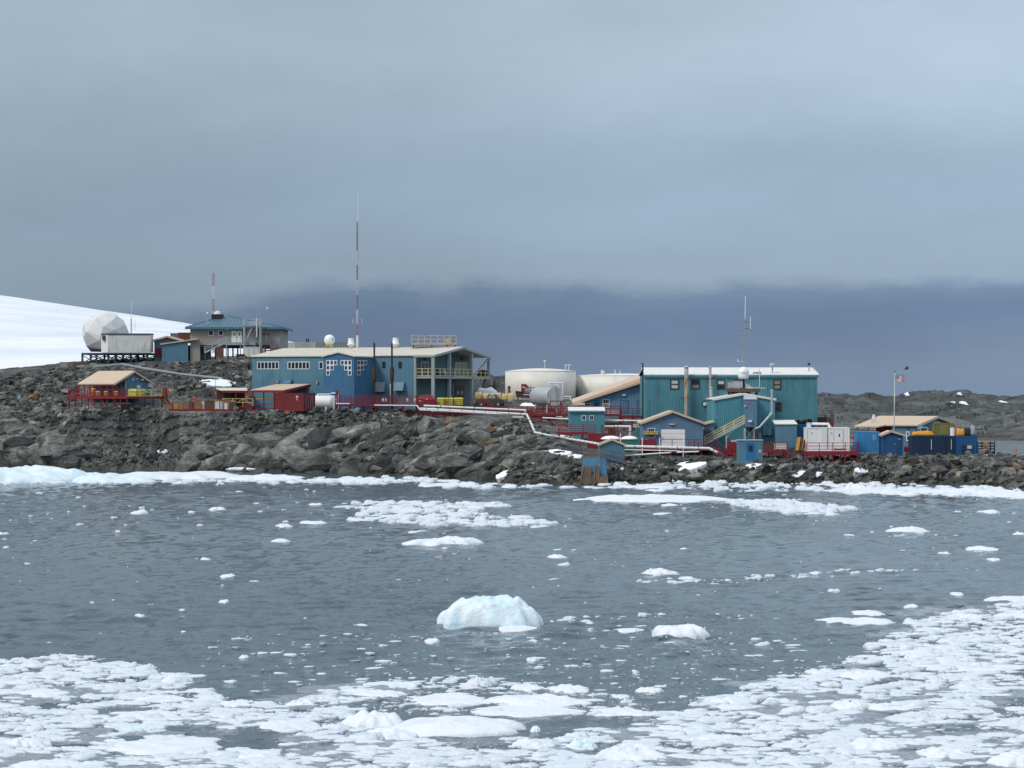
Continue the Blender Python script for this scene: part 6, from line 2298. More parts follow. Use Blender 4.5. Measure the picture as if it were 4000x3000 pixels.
bar('rim', T.e, M['brown'], (-.05, -.14, H), (L, -.14, H * .65), .08, .12)
for x in (.3, L - .4):
    bx('skid', T.e, M['brown'], x, x + .2, .2, 1.8, -.8, -.05)
for k, (u0, u1, v0) in enumerate(((2050, 2082, 1516), (2084, 2106, 1517), (2107, 2130, 1515))):
    T = Site('cage_tank', ('left', 'middle', 'right')[k] + ' caged white liquid tank by the grey horizontal tank', 'cage tank', u0, 1553, 378 + k * .3, 0, 'caged liquid tanks')
    L, H = T.F(u1, v0)
    bx('tank', T.e, M['white_dirty'], .06, L - .06, .06, 1.0, .15, H - .1)
    for i in range(5):
        x = L * i / 4
        bar('cage_bar', T.e, M['steel'], (x, 0, 0), (x, 0, H), .04)
    for i in range(4):
        bar('cage_bar', T.e, M['steel'], (0, 0, H * (i + .3) / 4), (L, 0, H * (i + .3) / 4), .04)
T = Site('stacked_pipes', 'white and blue pipes and boards stacked in front of the caged tanks', 'pipes', 2050, 1545, 374.5, 0)
for i, mm in enumerate(('white', 'blue_bright', 'wood', 'white_dirty', 'teal')):
    bar('board', T.e, M[mm], (-.2 + .1 * i, 0, .15 + .28 * i), (1.5 + .1 * i, .1, .15 + .28 * i), .3, .12)
bar('post', T.e, M['steel_dark'], (.95, -.1, -1.6), (.95, -.1, 1.6), .08)
# bags
soft_heap('white_tarp', 'white tarpaulin heap behind the yellow bulk bags', 'tarpaulin', 1858, 1942, 1515, 1545, 372, 3, M['white'], 3)
for k, (u0, u1, v0, v1) in enumerate(((1853, 1884, 1533, 1560), (1886, 1912, 1537, 1564), (1914, 1936, 1537, 1566), (1938, 1958, 1535, 1567), (1960, 1982, 1538, 1568), (1984, 2006, 1536, 1568))):
    S = Site('bulk_bag', ('first', 'second', 'third', 'fourth', 'fifth', 'rightmost')[k] + ' yellow bulk bag in the row beside the pickup', 'bag', u0, v1, 364 - .5 * k, 0, 'yellow bulk bags')
    L, H = S.F(u1, v0)
    n, vs, fs = 24, [], []
    prof = [(0, .90), (.12, .98), (.35, 1.03), (.6, 1.02), (.82, .96), (.94, .84), (1.0, .55)]
    for j, (z, r_) in enumerate(prof):
        for i in range(n):
            t = 6.283 * i / n
            sx = math.copysign(abs(math.cos(t)) ** .4, math.cos(t)); sy = math.copysign(abs(math.sin(t)) ** .4, math.sin(t))
            q = 1 + .05 * math.sin(i * 1.9 + k * 3 + j)
            vs.append((L / 2 + sx * L / 2 * r_ * q, .6 + sy * .6 * r_ * q, z * H + .04 * math.sin(i + k)))
    for j in range(len(prof) - 1):
        for i in range(n):
            fs.append((j * n + i, j * n + (i + 1) % n, (j + 1) * n + (i + 1) % n, (j + 1) * n + i))
    fs.append(tuple(range((len(prof) - 1) * n, len(prof) * n)))
    mesh('body', S.e, M['yellow_bag'], vs, fs, True)
    for x in (L * .2, L * .8):
        bar('lifting_loop', S.e, M['white_dirty'], (x, .2, H * .93), (x, .5, H * 1.12), .06, .03)
# pickup behind the landing
T = Site('pickup_truck', 'dark brown pickup truck parked beside the yellow bulk bags', 'truck', 1862, 1588, 355.5, -18)
L = 4.4
MB().add([(0, 0, .5), (L, 0, .5), (L, 0, 1.05), (L * .72, 0, 1.2), (0, 0, 1.15), (0, 1.7, .5), (L, 1.7, .5), (L, 1.7, 1.05), (L * .72, 1.7, 1.2), (0, 1.7, 1.15)], [(0, 1, 2, 3, 4), (9, 8, 7, 6, 5), (0, 5, 6, 1), (1, 6, 7, 2), (2, 7, 8, 3), (3, 8, 9, 4), (4, 9, 5, 0)]).build('body', T.e, M['frame_brown'])
cb = [(L * .36, .1, 1.2), (L * .74, .1, 1.2), (L * .74, 1.6, 1.2), (L * .36, 1.6, 1.2), (L * .40, .22, 1.85), (L * .64, .22, 1.85), (L * .64, 1.48, 1.85), (L * .40, 1.48, 1.85)]
c_ = MB().hexa(cb).build('cab', T.e, M['frame_brown'])
MB().hexa([(L * .43, .08, 1.28), (L * .53, .08, 1.28), (L * .53, .2, 1.28), (L * .43, .2, 1.28), (L * .44, .17, 1.75), (L * .53, .17, 1.75), (L * .53, .2, 1.75), (L * .44, .2, 1.75)]).build('side_window', c_, M['glass_tan'])
MB().hexa([(L * .55, .08, 1.28), (L * .69, .08, 1.28), (L * .69, .2, 1.28), (L * .55, .2, 1.28), (L * .55, .17, 1.75), (L * .63, .17, 1.75), (L * .63, .2, 1.75), (L * .55, .2, 1.75)]).build('side_window', c_, M['glass_tan'])
for x in (.8, L - .9):
    for y in (-.05, 1.5):
        w_ = tube('wheel', T.e, M['black'], (x, y, .36), (x, y + .25, .36), .38)
        tube('rim', w_, M['steel'], (x, y - .02, .36), (x, y + .02, .36), .2)
for y in (.3, 1.4):
    box('headlight', T.e, M['white_dirty'], (L + .01, y, .85), (.06, .3, .16))

# ================================================================== blue carpentry shop with the long sloping roof
S = Site('carpentry_shop', 'blue workshop with a long sloping tan roof left of the tall teal block', 'building', 2268, 1612, 352, 0, z=8.3)
L = S.F(2530, 0)[0]
zl, zr2 = S.F(2268, 1570)[1], S.F(2530, 1487)[1]
xl = S.F(2238, 0)[0]
ztop = lambda a: zl + (zr2 - zl) * a / L
ribwall('wall', S.e, M['blue_shop'], FRONT(), 0, L, -1.2, lambda a: ztop(a) - .1, .35, .035)
bx('wall', S.e, M['blue_shop'], .02, .12, .05, 8, -1.2, zl - .15)
bx('wall', S.e, M['blue_shop'], .15, L, 8, 8.1, -1.2, zl)
k_ = (zr2 - zl) / L
MB().hexa([(xl, -.6, zl + k_ * xl), (L, -.6, zr2), (L, 8.4, zr2), (xl, 8.4, zl + k_ * xl), (xl, -.6, zl + k_ * xl + .2), (L, -.6, zr2 + .2), (L, 8.4, zr2 + .2), (xl, 8.4, zl + k_ * xl + .2)]).build('roof', S.e, M['peach'])
MB().hexa([(xl * 1.0, 3.0, zl - .05 + k_ * xl), (L, 3.0, zr2 + .1), (L, 8.4, zr2 + .1), (xl, 8.4, zl - .05 + k_ * xl), (xl, 3.0, zl + k_ * xl + .25), (L, 3.0, zr2 + .75), (L, 8.4, zr2 + 1.3), (xl, 8.4, zl + k_ * xl + .75)]).build('roof', S.e, M['peach'])
bar('fascia', S.e, M['peach'], (xl, -.64, zl + k_ * xl + .06), (L, -.64, zr2 + .06), .06, .32)
bx('awning', S.e, M['cream'], xl - .1, 0.6, -1.0, -.65, zl - .5, zl - .12)
window_px(S, 2283, 2308, 1575, 1586, M['white_dirty'], M['glass'], 1, 1, .08)
a0, a1, z0, z1 = S.R(2318, 2343, 1563, 1612)
door(S.e, FRONT(), a0, a1, z0, z1, M['blue_door'], None, (.25, .8, .45, .8))
window_px(S, 2354, 2381, 1560, 1592, M['white'], [M['glass_tan'], M['glass']], 1, 2, .09)
for (u0, u1) in ((2424, 2452), (2490, 2512)):
    a0, a1, z0, z1 = S.R(u0, u1, 1564, 1612)
    door(S.e, FRONT(), a0, a1, z0, z1, M['blue'], M['blue_door'])
panel_px('wall_lamp', S, M['white_dirty'], 2431, 2443, 1539, 1546, 0, 0, .3)
for u in (2246, 2256):
    x = S.F(u, 0)[0]
    bx('post', S.e, M['steel_dark'], x - .05, x + .05, -.8, -.7, -1, zl - .4)
# red galleries before it
S = Site('red_gallery', 'long red gallery with railing across the front of the carpentry shop', 'gallery', 2060, 1620, 344, 0, z=8.65)
L = S.F(2426, 0)[0]
deck(S, 0, L, 0, 2.4, 0, M['red'], sides='f', h=1.15, rails=(1, .75, .5, .25), legs=2.6)
railing(S.e, M['red'], [(S.F(2190, 0)[0], 2.3, 0), (L, 2.3, 0)], 1.1, (1, .66, .33), 2.2, .06)
mat('grey_sheet', (0.30, 0.34, 0.42), .6)
panel_px('screen', S, M['grey_sheet'], 2372, 2418, 1600, 1617, 1.6, 0, .04)
S = Site('red_gallery', 'short lower red gallery meeting the tall teal block', 'gallery', 2428, 1624, 342.5, 0)
L = S.F(2516, 0)[0]
deck(S, 0, L, 0, 2.4, 0, M['red'], sides='f', h=1.05, rails=(1, .66, .33), legs=1.9)
T = Site('red_gantry', 'red frame stand in front of the grey horizontal tank', 'frame', 2149, 1610, 347.5, 0)
L, H = T.F(2190, 1567)
for x in (0, L):
    bar('post', T.e, M['red'], (x, 0, -1), (x, 0, H), .16)
bar('beam', T.e, M['red'], (-.08, 0, H), (L + .08, 0, H), .16)
bar('beam', T.e, M['red'], (0, 0, H * .55), (L, 0, H * .55), .12)
bar('brace', T.e, M['red'], (L, 0, H), (L + .5, 0, 0), .12)
# stair down to the lower deck
S = Site('red_staircase', 'red staircase descending from the gallery to the teal shed deck', 'stairs', 2075, 1640, 338.5, 0)
x1, z0 = S.F(2190, 1680)
xa, za = S.F(2120, 1600)
bx('landing', S.e, M['red'], 0, xa, 0, 1.8, .15, .35)
for x in (.1, xa - .1):
    for y in (.1, 1.7):
        g = S.g(x, y)
        bx('leg', S.e, M['red'], x - .09, x + .09, y - .09, y + .09, min(g - .3, -.5), .15)
bar('brace', S.e, M['red'], (.1, .1, -1.9), (xa - .1, .1, .1), .11)
bar('brace', S.e, M['red'], (xa - .1, .1, -1.9), (.1, .1, .1), .11)
railing(S.e, M['red'], [(0, .05, .35), (xa, .05, .35)], 1.1, (1, .66, .33), 1.0, .08)
stairs(S, M['red'], (x1, .2, z0 + .2), (xa, .2, .35), 1.3, rails=(1.0, .55))
gq = S.F(2150, 1680)[0]
for x in (S.F(2155, 0)[0],):
    bx('leg', S.e, M['red'], x - .08, x + .08, .1, .26, -2.6, -.4)

# ================================================================== teal shed
S = Site('teal_shed', 'small teal shed with white roof edge and two windows above the red deck', 'shed', 2223, 1685, 329, 0)
L = S.F(2361, 0)[0]
H = S.F(2223, 1607)[1]
ribwall('wall', S.e, M['teal_bright'], FRONT(), 0, L, -1, H, .30)
ribwall('wall', S.e, M['teal_bright'], RIGHT(L), 0, 3, -1, H, .30)
ribwall('wall', S.e, M['teal_bright'], Basis((0, 3, 0), (0, -1, 0), (-1, 0, 0)), 0, 3, -1, H, .30)
ribwall('wall', S.e, M['teal_bright'], Basis((L, 3, 0), (-1, 0, 0), (0, 1, 0)), 0, L, -1, H, .30)
MB().hexa([(-.12, -.2, H), (L + .12, -.2, H), (L + .12, 3.2, H + .5), (-.12, 3.2, H + .5), (-.12, -.2, H + .14), (L + .12, -.2, H + .14), (L + .12, 3.2, H + .62), (-.12, 3.2, H + .62)]).build('roof', S.e, M['roof_white'])
bx('fascia', S.e, M['teal_bright'], -.14, L + .14, -.27, -.205, H - .12, H + .08)
for (u0, u1) in ((2272, 2289), (2302, 2320)):
    window_px(S, u0, u1, 1623, 1642, M['white'], M['glass'], 1, 1, .07)
S = Site('shed_deck', 'red railed deck in front of the teal shed', 'deck', 2182, 1689, 325.5, 0)
L = S.F(2325, 0)[0]
deck(S, 0, L, 0, 2.6, 0, M['red'], sides='fl', h=1.15, rails=(1, .72, .45, .2), legs=2.0)
S = Site('side_landing', 'small red landing with steps right of the teal shed', 'landing', 2352, 1694, 325.8, 0)
L = S.F(2400, 0)[0]
deck(S, 0, L, 0, 2.4, 0, M['red'], sides='fl', h=1.2, rails=(1, .66, .33), legs=1.6)
stairs(S, M['red'], (L + 1.4, .1, -1.1), (L, .1, 0), 1.2, n=5, rails=(1.0,))
bx('valve_box', S.e, M['rusty'], .9, 1.9, .5, 1.2, 0, .75)
T = Site('red_tank_box', 'plain red steel tank between the shed deck and the snow-capped boat covers', 'tank', 2297, 1728, 320.5, 0)
L, H = T.F(2400, 1693)
x2 = T.F(2352, 0)[0]
bx('body', T.e, M['red'], 0, x2, 0, 2, -1, H)
bx('body', T.e, M['red'], x2 + .003, L + 1.5, .4, 2, -1, H * .8)
bx('lid', T.e, M['wood_old'], -.04, x2 + .04, -.04, 2.04, H, H + .05)
for k, (u0, u1) in enumerate(((2347, 2426), (2426, 2494))):
    S = Site('snow_capped_skip', ('left', 'right')[k] + ' red and green skip heaped with snow beside the blue pump hut', 'skip', u0, 1742, 318.5, 0, 'snow-filled skips')
    L, H = S.F(u1, 1719)
    z2 = S.F(0, 1703)[1]
    bx('body', S.e, M['green' if k else 'red'], .1, L - .1, 0, 2, -.4, H)
    bx('rim', S.e, M['red'], 0, L, -.05, 2.05, H, H + .12)
    n = 22
    vs, fs = [], []
    for j in range(7):
        ph = j / 6 * 1.5
        for i in range(n):
            t = 6.283 * i / n
            vs.append((L / 2 + L * .49 * math.cos(t) * math.cos(ph), 1 + 1.0 * math.sin(t) * math.cos(ph), H + .12 + (z2 - H - .12) * math.sin(ph)))
    for j in range(6):
        for i in range(n):
            fs.append((j * n + i, j * n + (i + 1) % n, (j + 1) * n + (i + 1) % n, (j + 1) * n + i))
    fs.append(tuple(range(6 * n, 7 * n)))
    mesh('snow_cap', S.e, M['snow'], vs, fs, True)
# pipes on the ledge between the shed and the garage
pipeline('ledge_pipe', 'upper white pipe behind the teal shed toward the garage', M['pipe_white'], [P(2362, 1642, 331), P(2508, 1644, 331)], .13, rings=3)
pipeline('ledge_pipe', 'upper white pipe left of the teal shed over the snow', M['pipe_white'], [P(2120, 1632, 336), P(2225, 1637, 334)], .10)
pipeline('ledge_pipe', 'thick white pipe below it with a white down leg', M['pipe_white'], [P(2362, 1665, 329), P(2462, 1667, 329), P(2462, 1705, 329)], .19, rings=3)
crate('tan_vent_box', 'tan louvred box hung beside the garage gable', 'vent', 2474, 2508, 1656, 1670, 326, 1.0, M['cream'], 'slat')
T = Site('teal_locker', 'narrow teal locker between the white pipe and the garage', 'locker', 2483, 1715, 327, 0)
L, H = T.F(2510, 1670)
ribwall('front', T.e, M['teal'], FRONT(), 0, L, -1, H, .25)
bx('body', T.e, M['teal'], 0, L, .01, 1.5, -1, H - .02)

# ================================================================== tall teal block
S = Site('teal_block', 'tall teal corrugated building with white roof edge and brown-framed windows', 'building', 2520, 1646, 336, 0, z=7.3)
L = S.F(3192, 0)[0]
H = S.F(2520, 1466)[1]
D = 13.0
TE = S
ribwall('wall', S.e, M['teal'], FRONT(), 0, L, -1, H, .33, .028)
for B_, l in ((RIGHT(L), D), (Basis((0, D, 0), (0, -1, 0), (-1, 0, 0)), D), (Basis((L, D, 0), (-1, 0, 0), (0, 1, 0)), L)):
    ribwall('wall', S.e, M['teal'], B_, 0, l, -1, H, .33, .045)
zr3 = S.F(0, 1439, D / 2)[1]
for ye in (-.3, D + .3):
    A = [(-.25, ye, H), (L + .25, ye, H), (L + .02, D / 2, zr3), (-.02, D / 2, zr3)]
    if ye > 0: A = [A[3], A[2], A[1], A[0]]
    rf_ = MB().hexa(A + [(x, y, z + .14) for x, y, z in A]).build('roof', S.e, M['roof_white'])
    if ye < 0:
        for i in range(42):
            x = -.2 + (L + .4) * i / 41
            bar('seam', rf_, M['roof_white'], (x, ye, H + .15), (x, D / 2, zr3 + .15), .05, .05)
for x in (-.05, L + .05):
    MB().add([(x, -.25, H), (x, D + .25, H), (x, D / 2, zr3)], [(0, 1, 2), (2, 1, 0)]).build('gable_trim', S.e, M['teal_bright'])
bx('eave_trim', S.e, M['teal'], -.2, L + .2, -.22, -.06, H - .32, H - .01)
for (u0, u1, v0, v1, g) in ((2618, 2652, 1481, 1521, ['glass_blind', 'glass_blind']), (2700, 2734, 1481, 1521, ['glass_tan', 'glass']), (2800, 2832, 1483, 1522, ['glass', 'glass_blind']),
                            (2864, 2895, 1483, 1522, ['glass_blind', 'glass_blind']), (3020, 3051, 1482, 1522, ['glass_tan', 'glass_tan']), (3026, 3052, 1571, 1607, ['glass', 'glass'])):
    window_px(S, u0, u1, v0, v1, M['frame_brown'], [M[x] for x in g], 1, 2, .16, out=.09)
a, z = S.F(2753, 1578)
w_ = tube('wall_lamp', S.e, M['black'], (a, -.01, z), (a, -.22, z), .40)
tube('lamp_lens', w_, M['white'], (a, -.2, z), (a, -.26, z), .29)
for (u, v0, v1, rr_, mm, lab, cap) in ((2681, 1434, 1620, .31, 'rust_pipe', 'rust-streaked tall flue on the front of the teal block', True),
                                      (2774, 1434, 1522, .19, 'rust_pipe', 'upper cream flue between the second and third teal-block windows', True),
                                      (2777, 1516, 1650, .24, 'galv', 'lower pale grey flue beside the round wall lamp', True)):
    T = Site('flue_pipe', lab, 'flue', u, v1, 335.2 if u != 2777 else 334.8, 0, 'flues on the teal block')
    z1 = T.F(u, v0)[1]
    tube('pipe', T.e, M[mm], (0, 0, -.4), (0, 0, z1), rr_)
    tube('pipe_top', T.e, M['galv'], (0, 0, z1 - 1.6), (0, 0, z1 - .25), rr_ * 1.04)
    MB().lathe((0, 0, z1 - .05), [(rr_ * 1.35, 0), (rr_ * 1.2, .1), (.03, .26)], 14).build('rain_cap', T.e, M['galv'], True)
    for f in ((.35, .75) if u < 2700 else (.5,)):
        bar('strap', T.e, M['frame_brown'], (-.9, -.1, z1 * f), (.9, -.1, z1 * f), .05, .08)
T = Site('black_pole', 'black pole with small arm at the left corner of the teal block', 'pole', 2511, 1640, 334.5, 0)
z1 = T.F(0, 1421)[1]
tube('pole', T.e, M['black'], (0, 0, -.5), (0, 0, z1), .10)
bar('arm', T.e, M['black'], (.1, 0, z1 - .02), (-.3, 0, z1 + .08), .09)
for f in (.84, .9):
    box('clamp', T.e, M['steel_dark'], (.06, -.05, z1 * f), (.25, .2, .14))
T = Site('roof_fan', 'grey mushroom fan on the white roof edge of the teal block', 'fan', 3017, 1450, 337, 0)
z1 = T.F(0, 1420)[1]
tube('stem', T.e, M['galv'], (0, 0, -.4), (0, 0, z1 * .55), .12)
MB().lathe((0, 0, z1 * .5), [(.2, 0), (.42, .12), (.44, .42), (.32, .56), (.05, .6)], 18).build('hood', T.e, M['galv'], True)
T = Site('roof_vent', 'black-capped vent at the right end of the teal block roof', 'vent', 3160, 1445, 339, 0)
z1 = T.F(0, 1424)[1]
tube('stem', T.e, M['galv'], (0, 0, -.4), (0, 0, z1), .10)
MB().lathe((0, 0, z1 - .1), [(.18, 0), (.22, .25), (.1, .36)], 12).build('cap', T.e, M['black'], True)
T = Site('antenna_mast', 'thin grey lattice antenna mast with white whip above the teal block', 'mast', 2905, 1450, 341, 0)
Z = lambda v: T.F(2905, v)[1]
lattice('mast_section', T.e, M['steel'], -1, Z(1240), .18, bay=.8, t=.05)
tube('whip_antenna', T.e, M['white'], (.2, 0, Z(1248)), (.28, 0, Z(1156)), .055)
tube('side_whip', T.e, M['white'], (1.0, 0, Z(1286)), (1.0, 0, Z(1236)), .05)
for v in (1258, 1284):
    bar('arm', T.e, M['steel_dark'], (0, 0, Z(v)), (1.05, 0, Z(v)), .06)
bar('arm', T.e, M['white'], (-.8, 0, Z(1412)), (0, 0, Z(1412)), .05)
MB().lathe((-.85, 0, Z(1412)), [(.10, 0), (.05, .15), (.10, .32)], 8).build('wind_sensor', T.e, M['white'])
bar('dipole', T.e, M['carton'], (-.6, 0, Z(1312)), (.4, 0, Z(1310)), .05)

# teal wing with the gable, in front of the block
S = Site('teal_wing', 'teal gabled wing projecting in front of the tall teal block', 'building', 2789, 1740, 323.5, 0)
L = S.F(3027, 0)[0]
hw = S.F(0, 1561)[1]
ax = S.F(2906, 0)[0]
gable_y(S, L, 12.3, hw, S.F(0, 1540)[1] - hw, M['teal_bright'], M['roof_white'], over=.18, apex=ax, base=-1, rib=.30)
a0, a1, z0, z1 = S.R(2978, 3013, 1664, 1700)
MB().hexa([(a0, -.5, z0), (a1, -.5, z0), (a1, -.04, z0), (a0, -.04, z0), (a0, -.25, z1), (a1, -.25, z1), (a1, -.04, z1), (a0, -.04, z1)]).build('vent_hood', S.e, M['blue'])
for u in (2963, 2968):
    panel_px('vent_bar', S, M['white_dirty'], u, u + 3, 1691, 1713, 0, 0, .2)
WING = S
T = Site('tall_blue_chute', 'tall blue metal cabinet on white braced legs against the teal wing', 'cabinet', 2908, 1722, 321.6, 0)
L = T.F(2957, 0)[0]
zb_, zt_ = T.F(0, 1668)[1], T.F(0, 1560)[1]
ribwall('wall', T.e, M['blue_pale'], FRONT(), 0, L, zb_, zt_, .45, .015)
bx('body', T.e, M['blue_pale'], .01, L - .01, .02, 1.85, zb_, zt_)
MB().hexa([(-.05, -.1, zt_), (L + .05, -.1, zt_), (L + .05, 1.9, zt_), (-.05, 1.9, zt_), (.05, .5, zt_ + .5), (L - .05, .3, zt_ + .32), (L - .05, 1.9, zt_ + .32), (.05, 1.9, zt_ + .6)]).build('roof', T.e, M['galv'])
for x in (.06, L - .45):
    for y in (.1, 1.6):
        bx('leg', T.e, M['white_dirty'], x, x + .14, y, y + .14, -.4, zb_ - .003)
bar('brace', T.e, M['galv'], (.12, .1, .2), (L - .35, .1, zb_ - .2), .06)
bar('brace', T.e, M['galv'], (L - .35, .1, .2), (.12, .1, zb_ - .2), .06)
a, z = T.F(2924, 1578)
box('warning_sign', T.e, M['red_bright'], (a, -.03, z), (.3, .03, .3), 0)
a, z = T.F(2929, 1645)
box('wall_lamp', T.e, M['white'], (a, -.15, z), (.5, .28, .26))
a, z = T.F(2910, 1586)
box('wall_lamp', T.e, M['white_dirty'], (a, -.1, z), (.22, .2, .2))
T = Site('yellow_stair', 'yellow-railed stair climbing to the tall blue cabinet', 'stairs', 2752, 1735, 320.5, 0)
xb, zb2 = T.F(2908, 1652)
stairs(T, M['galv'], (0, 0, 0), (xb, 0, zb2), 1.3, rail_m=M['yellow_rail'], rails=(1.0, .66, .33), h=1.05)
x, z = T.F(2835, 1700)
bx('prop', T.e, M['white_dirty'], x, x + .14, .1, .24, -.9, z + .2)
bar('prop', T.e, M['white_dirty'], (x + .1, .17, z - .5), (x + .7, .17, z + .45), .08)
T = Site('grey_duct', 'pale grey duct bending down the right side of the teal wing', 'duct', 3014, 1722, 321.4, 0)
zz = lambda u, v: (T.F(u, 0)[0], 0, T.F(u, v)[1])
pp_ = [zz(3015, 1520), zz(3015, 1612), zz(3003, 1628), zz(2968, 1668), zz(2950, 1676)]
for a, b_ in zip(pp_, pp_[1:]):
    tube('duct', T.e, M['galv'], a, b_, .17)
for p in pp_[1:-1]:
    MB().lathe(p, [(.18 * math.sin(t), -.18 * math.cos(t)) for t in (.05, .6, 1.2, 1.57, 2.0, 2.6, 3.09)], 12).build('elbow', T.e, M['galv'], True)
# platform with radome above the wing
T = Site('roof_platform', 'brown timber platform above the teal wing roof', 'platform', 2841, 1531, 330, 0)
L, z1 = T.F(2970, 1517)
bx('floor', T.e, M['brown'], 0, L, 0, 2.6, 0, z1)
bx('rail', T.e, M['white_dirty'], L * .6, L + .7, -.05, .05, z1 + .002, z1 + .12)
for x in (.4, L * .4, L * .7, L - .4):
    for y in (.3, 2.2):
        bx('leg', T.e, M['steel_dark'], x - .1, x + .1, y - .1, y + .1, -1.2, -.002)
bx('skirt', T.e, M['black'], L * .15, L * .72, .5, 2.0, -.8, -.004)
tube('antenna_pole', T.e, M['white_dirty'], (T.F(2970, 0)[0] - .1, .2, 0), (T.F(2970, 0)[0] - .1, .2, T.F(0, 1440)[1]), .05)
T = Site('bulb_radome', 'white bulb-shaped radome on black post before the teal block', 'radome', 2905, 1518, 330.6, 0)
z0, z1 = T.F(0, 1480)[1], T.F(0, 1433)[1]
R_ = 22.5 / F * 330.6
h_ = z1 - z0
MB().lathe((0, 0.4, z0), [(R_ * .80, 0), (R_ * .95, h_ * .22), (R_, h_ * .42), (R_ * .97, h_ * .58), (R_ * .84, h_ * .76), (R_ * .6, h_ * .9), (R_ * .3, h_ * .98), (.02, h_)], 28).build('shell', T.e, M['white'], True)
tube('post', T.e, M['black'], (0, .4, 0), (0, .4, z0 + .02), .17)
panel('lettering', T.e, M['blue_tarp'], FRONT(.4), -.34, .34, z0 + h_ * .46, z0 + h_ * .53, R_ * .9, R_ * 1.0)
for k, (u0, u1, v0, lab) in enumerate(((2846, 2863, 1494, 'small grey unit left of'), (2863, 2901, 1490, 'larger grey unit beside'))):
    C_ = crate('air_handler', lab + ' the black radome post on the brown platform', 'air unit', u0, u1, v0, 1517, 330.8, 1.4, M['galv'], 'crate')
T = Site('dish_cover', 'grey wedge-shaped cover right of the black radome post', 'cover', 2912, 1517, 330.8, 0)
L, H = T.F(2941, 1497)
MB().hexa([(0, 0, 0), (L, 0, 0), (L, 1.2, 0), (0, 1.2, 0), (0, .1, H), (L * .45, .1, H * .85), (L * .45, 1.1, H * .85), (0, 1.1, H)]).build('body', T.e, M['galv'])
bx('base', T.e, M['steel_dark'], -.05, L + .05, -.05, 1.25, -.04, 0)
crate('roof_unit_box', 'small grey box on the teal block roof right of the bulb radome', 'air unit', 2943, 2974, 1454, 1462, 333, .9, M['galv'], 'crate')

# ================================================================== garage with the white door
S = Site('garage', 'blue gabled garage with tan roof trim and white roller door', 'garage', 2510, 1748, 319.5, 0)
L = S.F(2746, 0)[0]
hw = S.F(0, 1652)[1]
ax = S.F(2628, 0)[0]
gable_y(S, L, 9, hw, S.F(0, 1609)[1] - hw, M['blue_pale'], M['peach'], over=.35, apex=ax, base=-1.2, rib=.28)
a0, a1, z0, z1 = S.R(2582, 2676, 1677, 1746)
for i in range(4):
    zz0, zz1 = z0 + (z1 - z0) * i / 4, z0 + (z1 - z0) * (i + 1) / 4
    panel('door_panel', S.e, M['white'], FRONT(), a0, a1, zz0 + .015, zz1 - .015, 0, .07)
window_px(S, 2530, 2559, 1672, 1711, M['white_dirty'], M['glass'], 1, 2, .09)
panel_px('wall_lamp', S, M['white_dirty'], 2614, 2635, 1655, 1659, 0, 0, .25)
T = Site('yellow_stretcher', 'yellow rescue sled hung across the garage window', 'sled', 2513, 1697, 318.9, 0)
L, H = T.F(2572, 1684)
MB().hexa([(.1, 0, 0), (L - .1, 0, 0), (L - .1, .4, 0), (.1, .4, 0), (0, -.05, H * .8), (L, -.05, H * .8), (L, .4, H * .8), (0, .4, H * .8)]).build('hull', T.e, M['yellow'])
bar('rim', T.e, M['yellow_rail'], (0, -.08, H * .85), (L, -.08, H * .85), .06)
for x in (L * .33, L * .67):
    bar('strap', T.e, M['orange'], (x, -.09, 0), (x, -.09, H), .08, .04)
S = Site('lean_to', 'blue lean-to with slanting tan roof between garage and teal wing', 'lean-to', 2692, 1735, 321.5, 0)
L = S.F(2789, 0)[0]
zl, zr2 = S.F(0, 1674)[1], S.F(0, 1650)[1]
ribwall('wall', S.e, M['blue_pale'], FRONT(), 0, L, -1, lambda a: zl + (zr2 - zl) * a / L, .28)
bx('wall', S.e, M['blue_pale'], .02, L, .05, 4, -1, zl - .02)
MB().hexa([(-.35, -.35, zl - .08), (L, -.35, zr2), (L, 4, zr2), (-.35, 4, zl - .08), (-.35, -.35, zl + .16), (L, -.35, zr2 + .24), (L, 4, zr2 + .24), (-.35, 4, zl + .16)]).build('roof', S.e, M['peach'])
a0, a1, z0, z1 = S.R(2704, 2735, 1681, 1733)
door(S.e, FRONT(), a0, a1, z0, z1, M['blue_door'], M['blue'], (.38, .72, .35, .75), gm=M['glass_blind'])
window_px(S, 2751, 2776, 1681, 1706, M['frame_brown'], M['glass'], 1, 1, .05)
panel_px('wall_lamp', S, M['white'], 2737, 2750, 1669, 1677, 0, 0, .2)
# front red deck line
S = Site('front_deck', 'red railed deck in front of the garage and lean-to', 'deck', 2500, 1750, 314.5, 0)
L = S.F(2800, 0)[0]
bx('floor', S.e, M['red'], 0, L, 0, 4.0, -.12, 0)
bx('beam', S.e, M['red'], 0, L, -.07, -.004, -.35, .02)
xg = S.F(2582, 0)[0]
railing(S.e, M['red'], [(xg, .05, 0), (L, .05, 0)], 1.15, (1.0, .08), 1.5, .08)
bx('screen_board', S.e, M['red'], 0, xg - .6, .1, .18, 0, 1.1)
railing(S.e, M['red'], [(S.F(2690, 0)[0], .0, 0), (L, .0, 0)], 1.15, (.66, .33), 1.5, .06)
for i in range(6):
    x = L * i / 5
    bx('leg', S.e, M['red'], x - .08, x + .08, .1, .26, min(S.g(x, .2) - .3, -.6), -.1)
stairs(S, M['red'], (L + 1.8, -1.6, -1.5), (L + .1, -.2, -.1), 1.7, n=6, wdir=(.6, -.4, 0), rails=(1.0,))
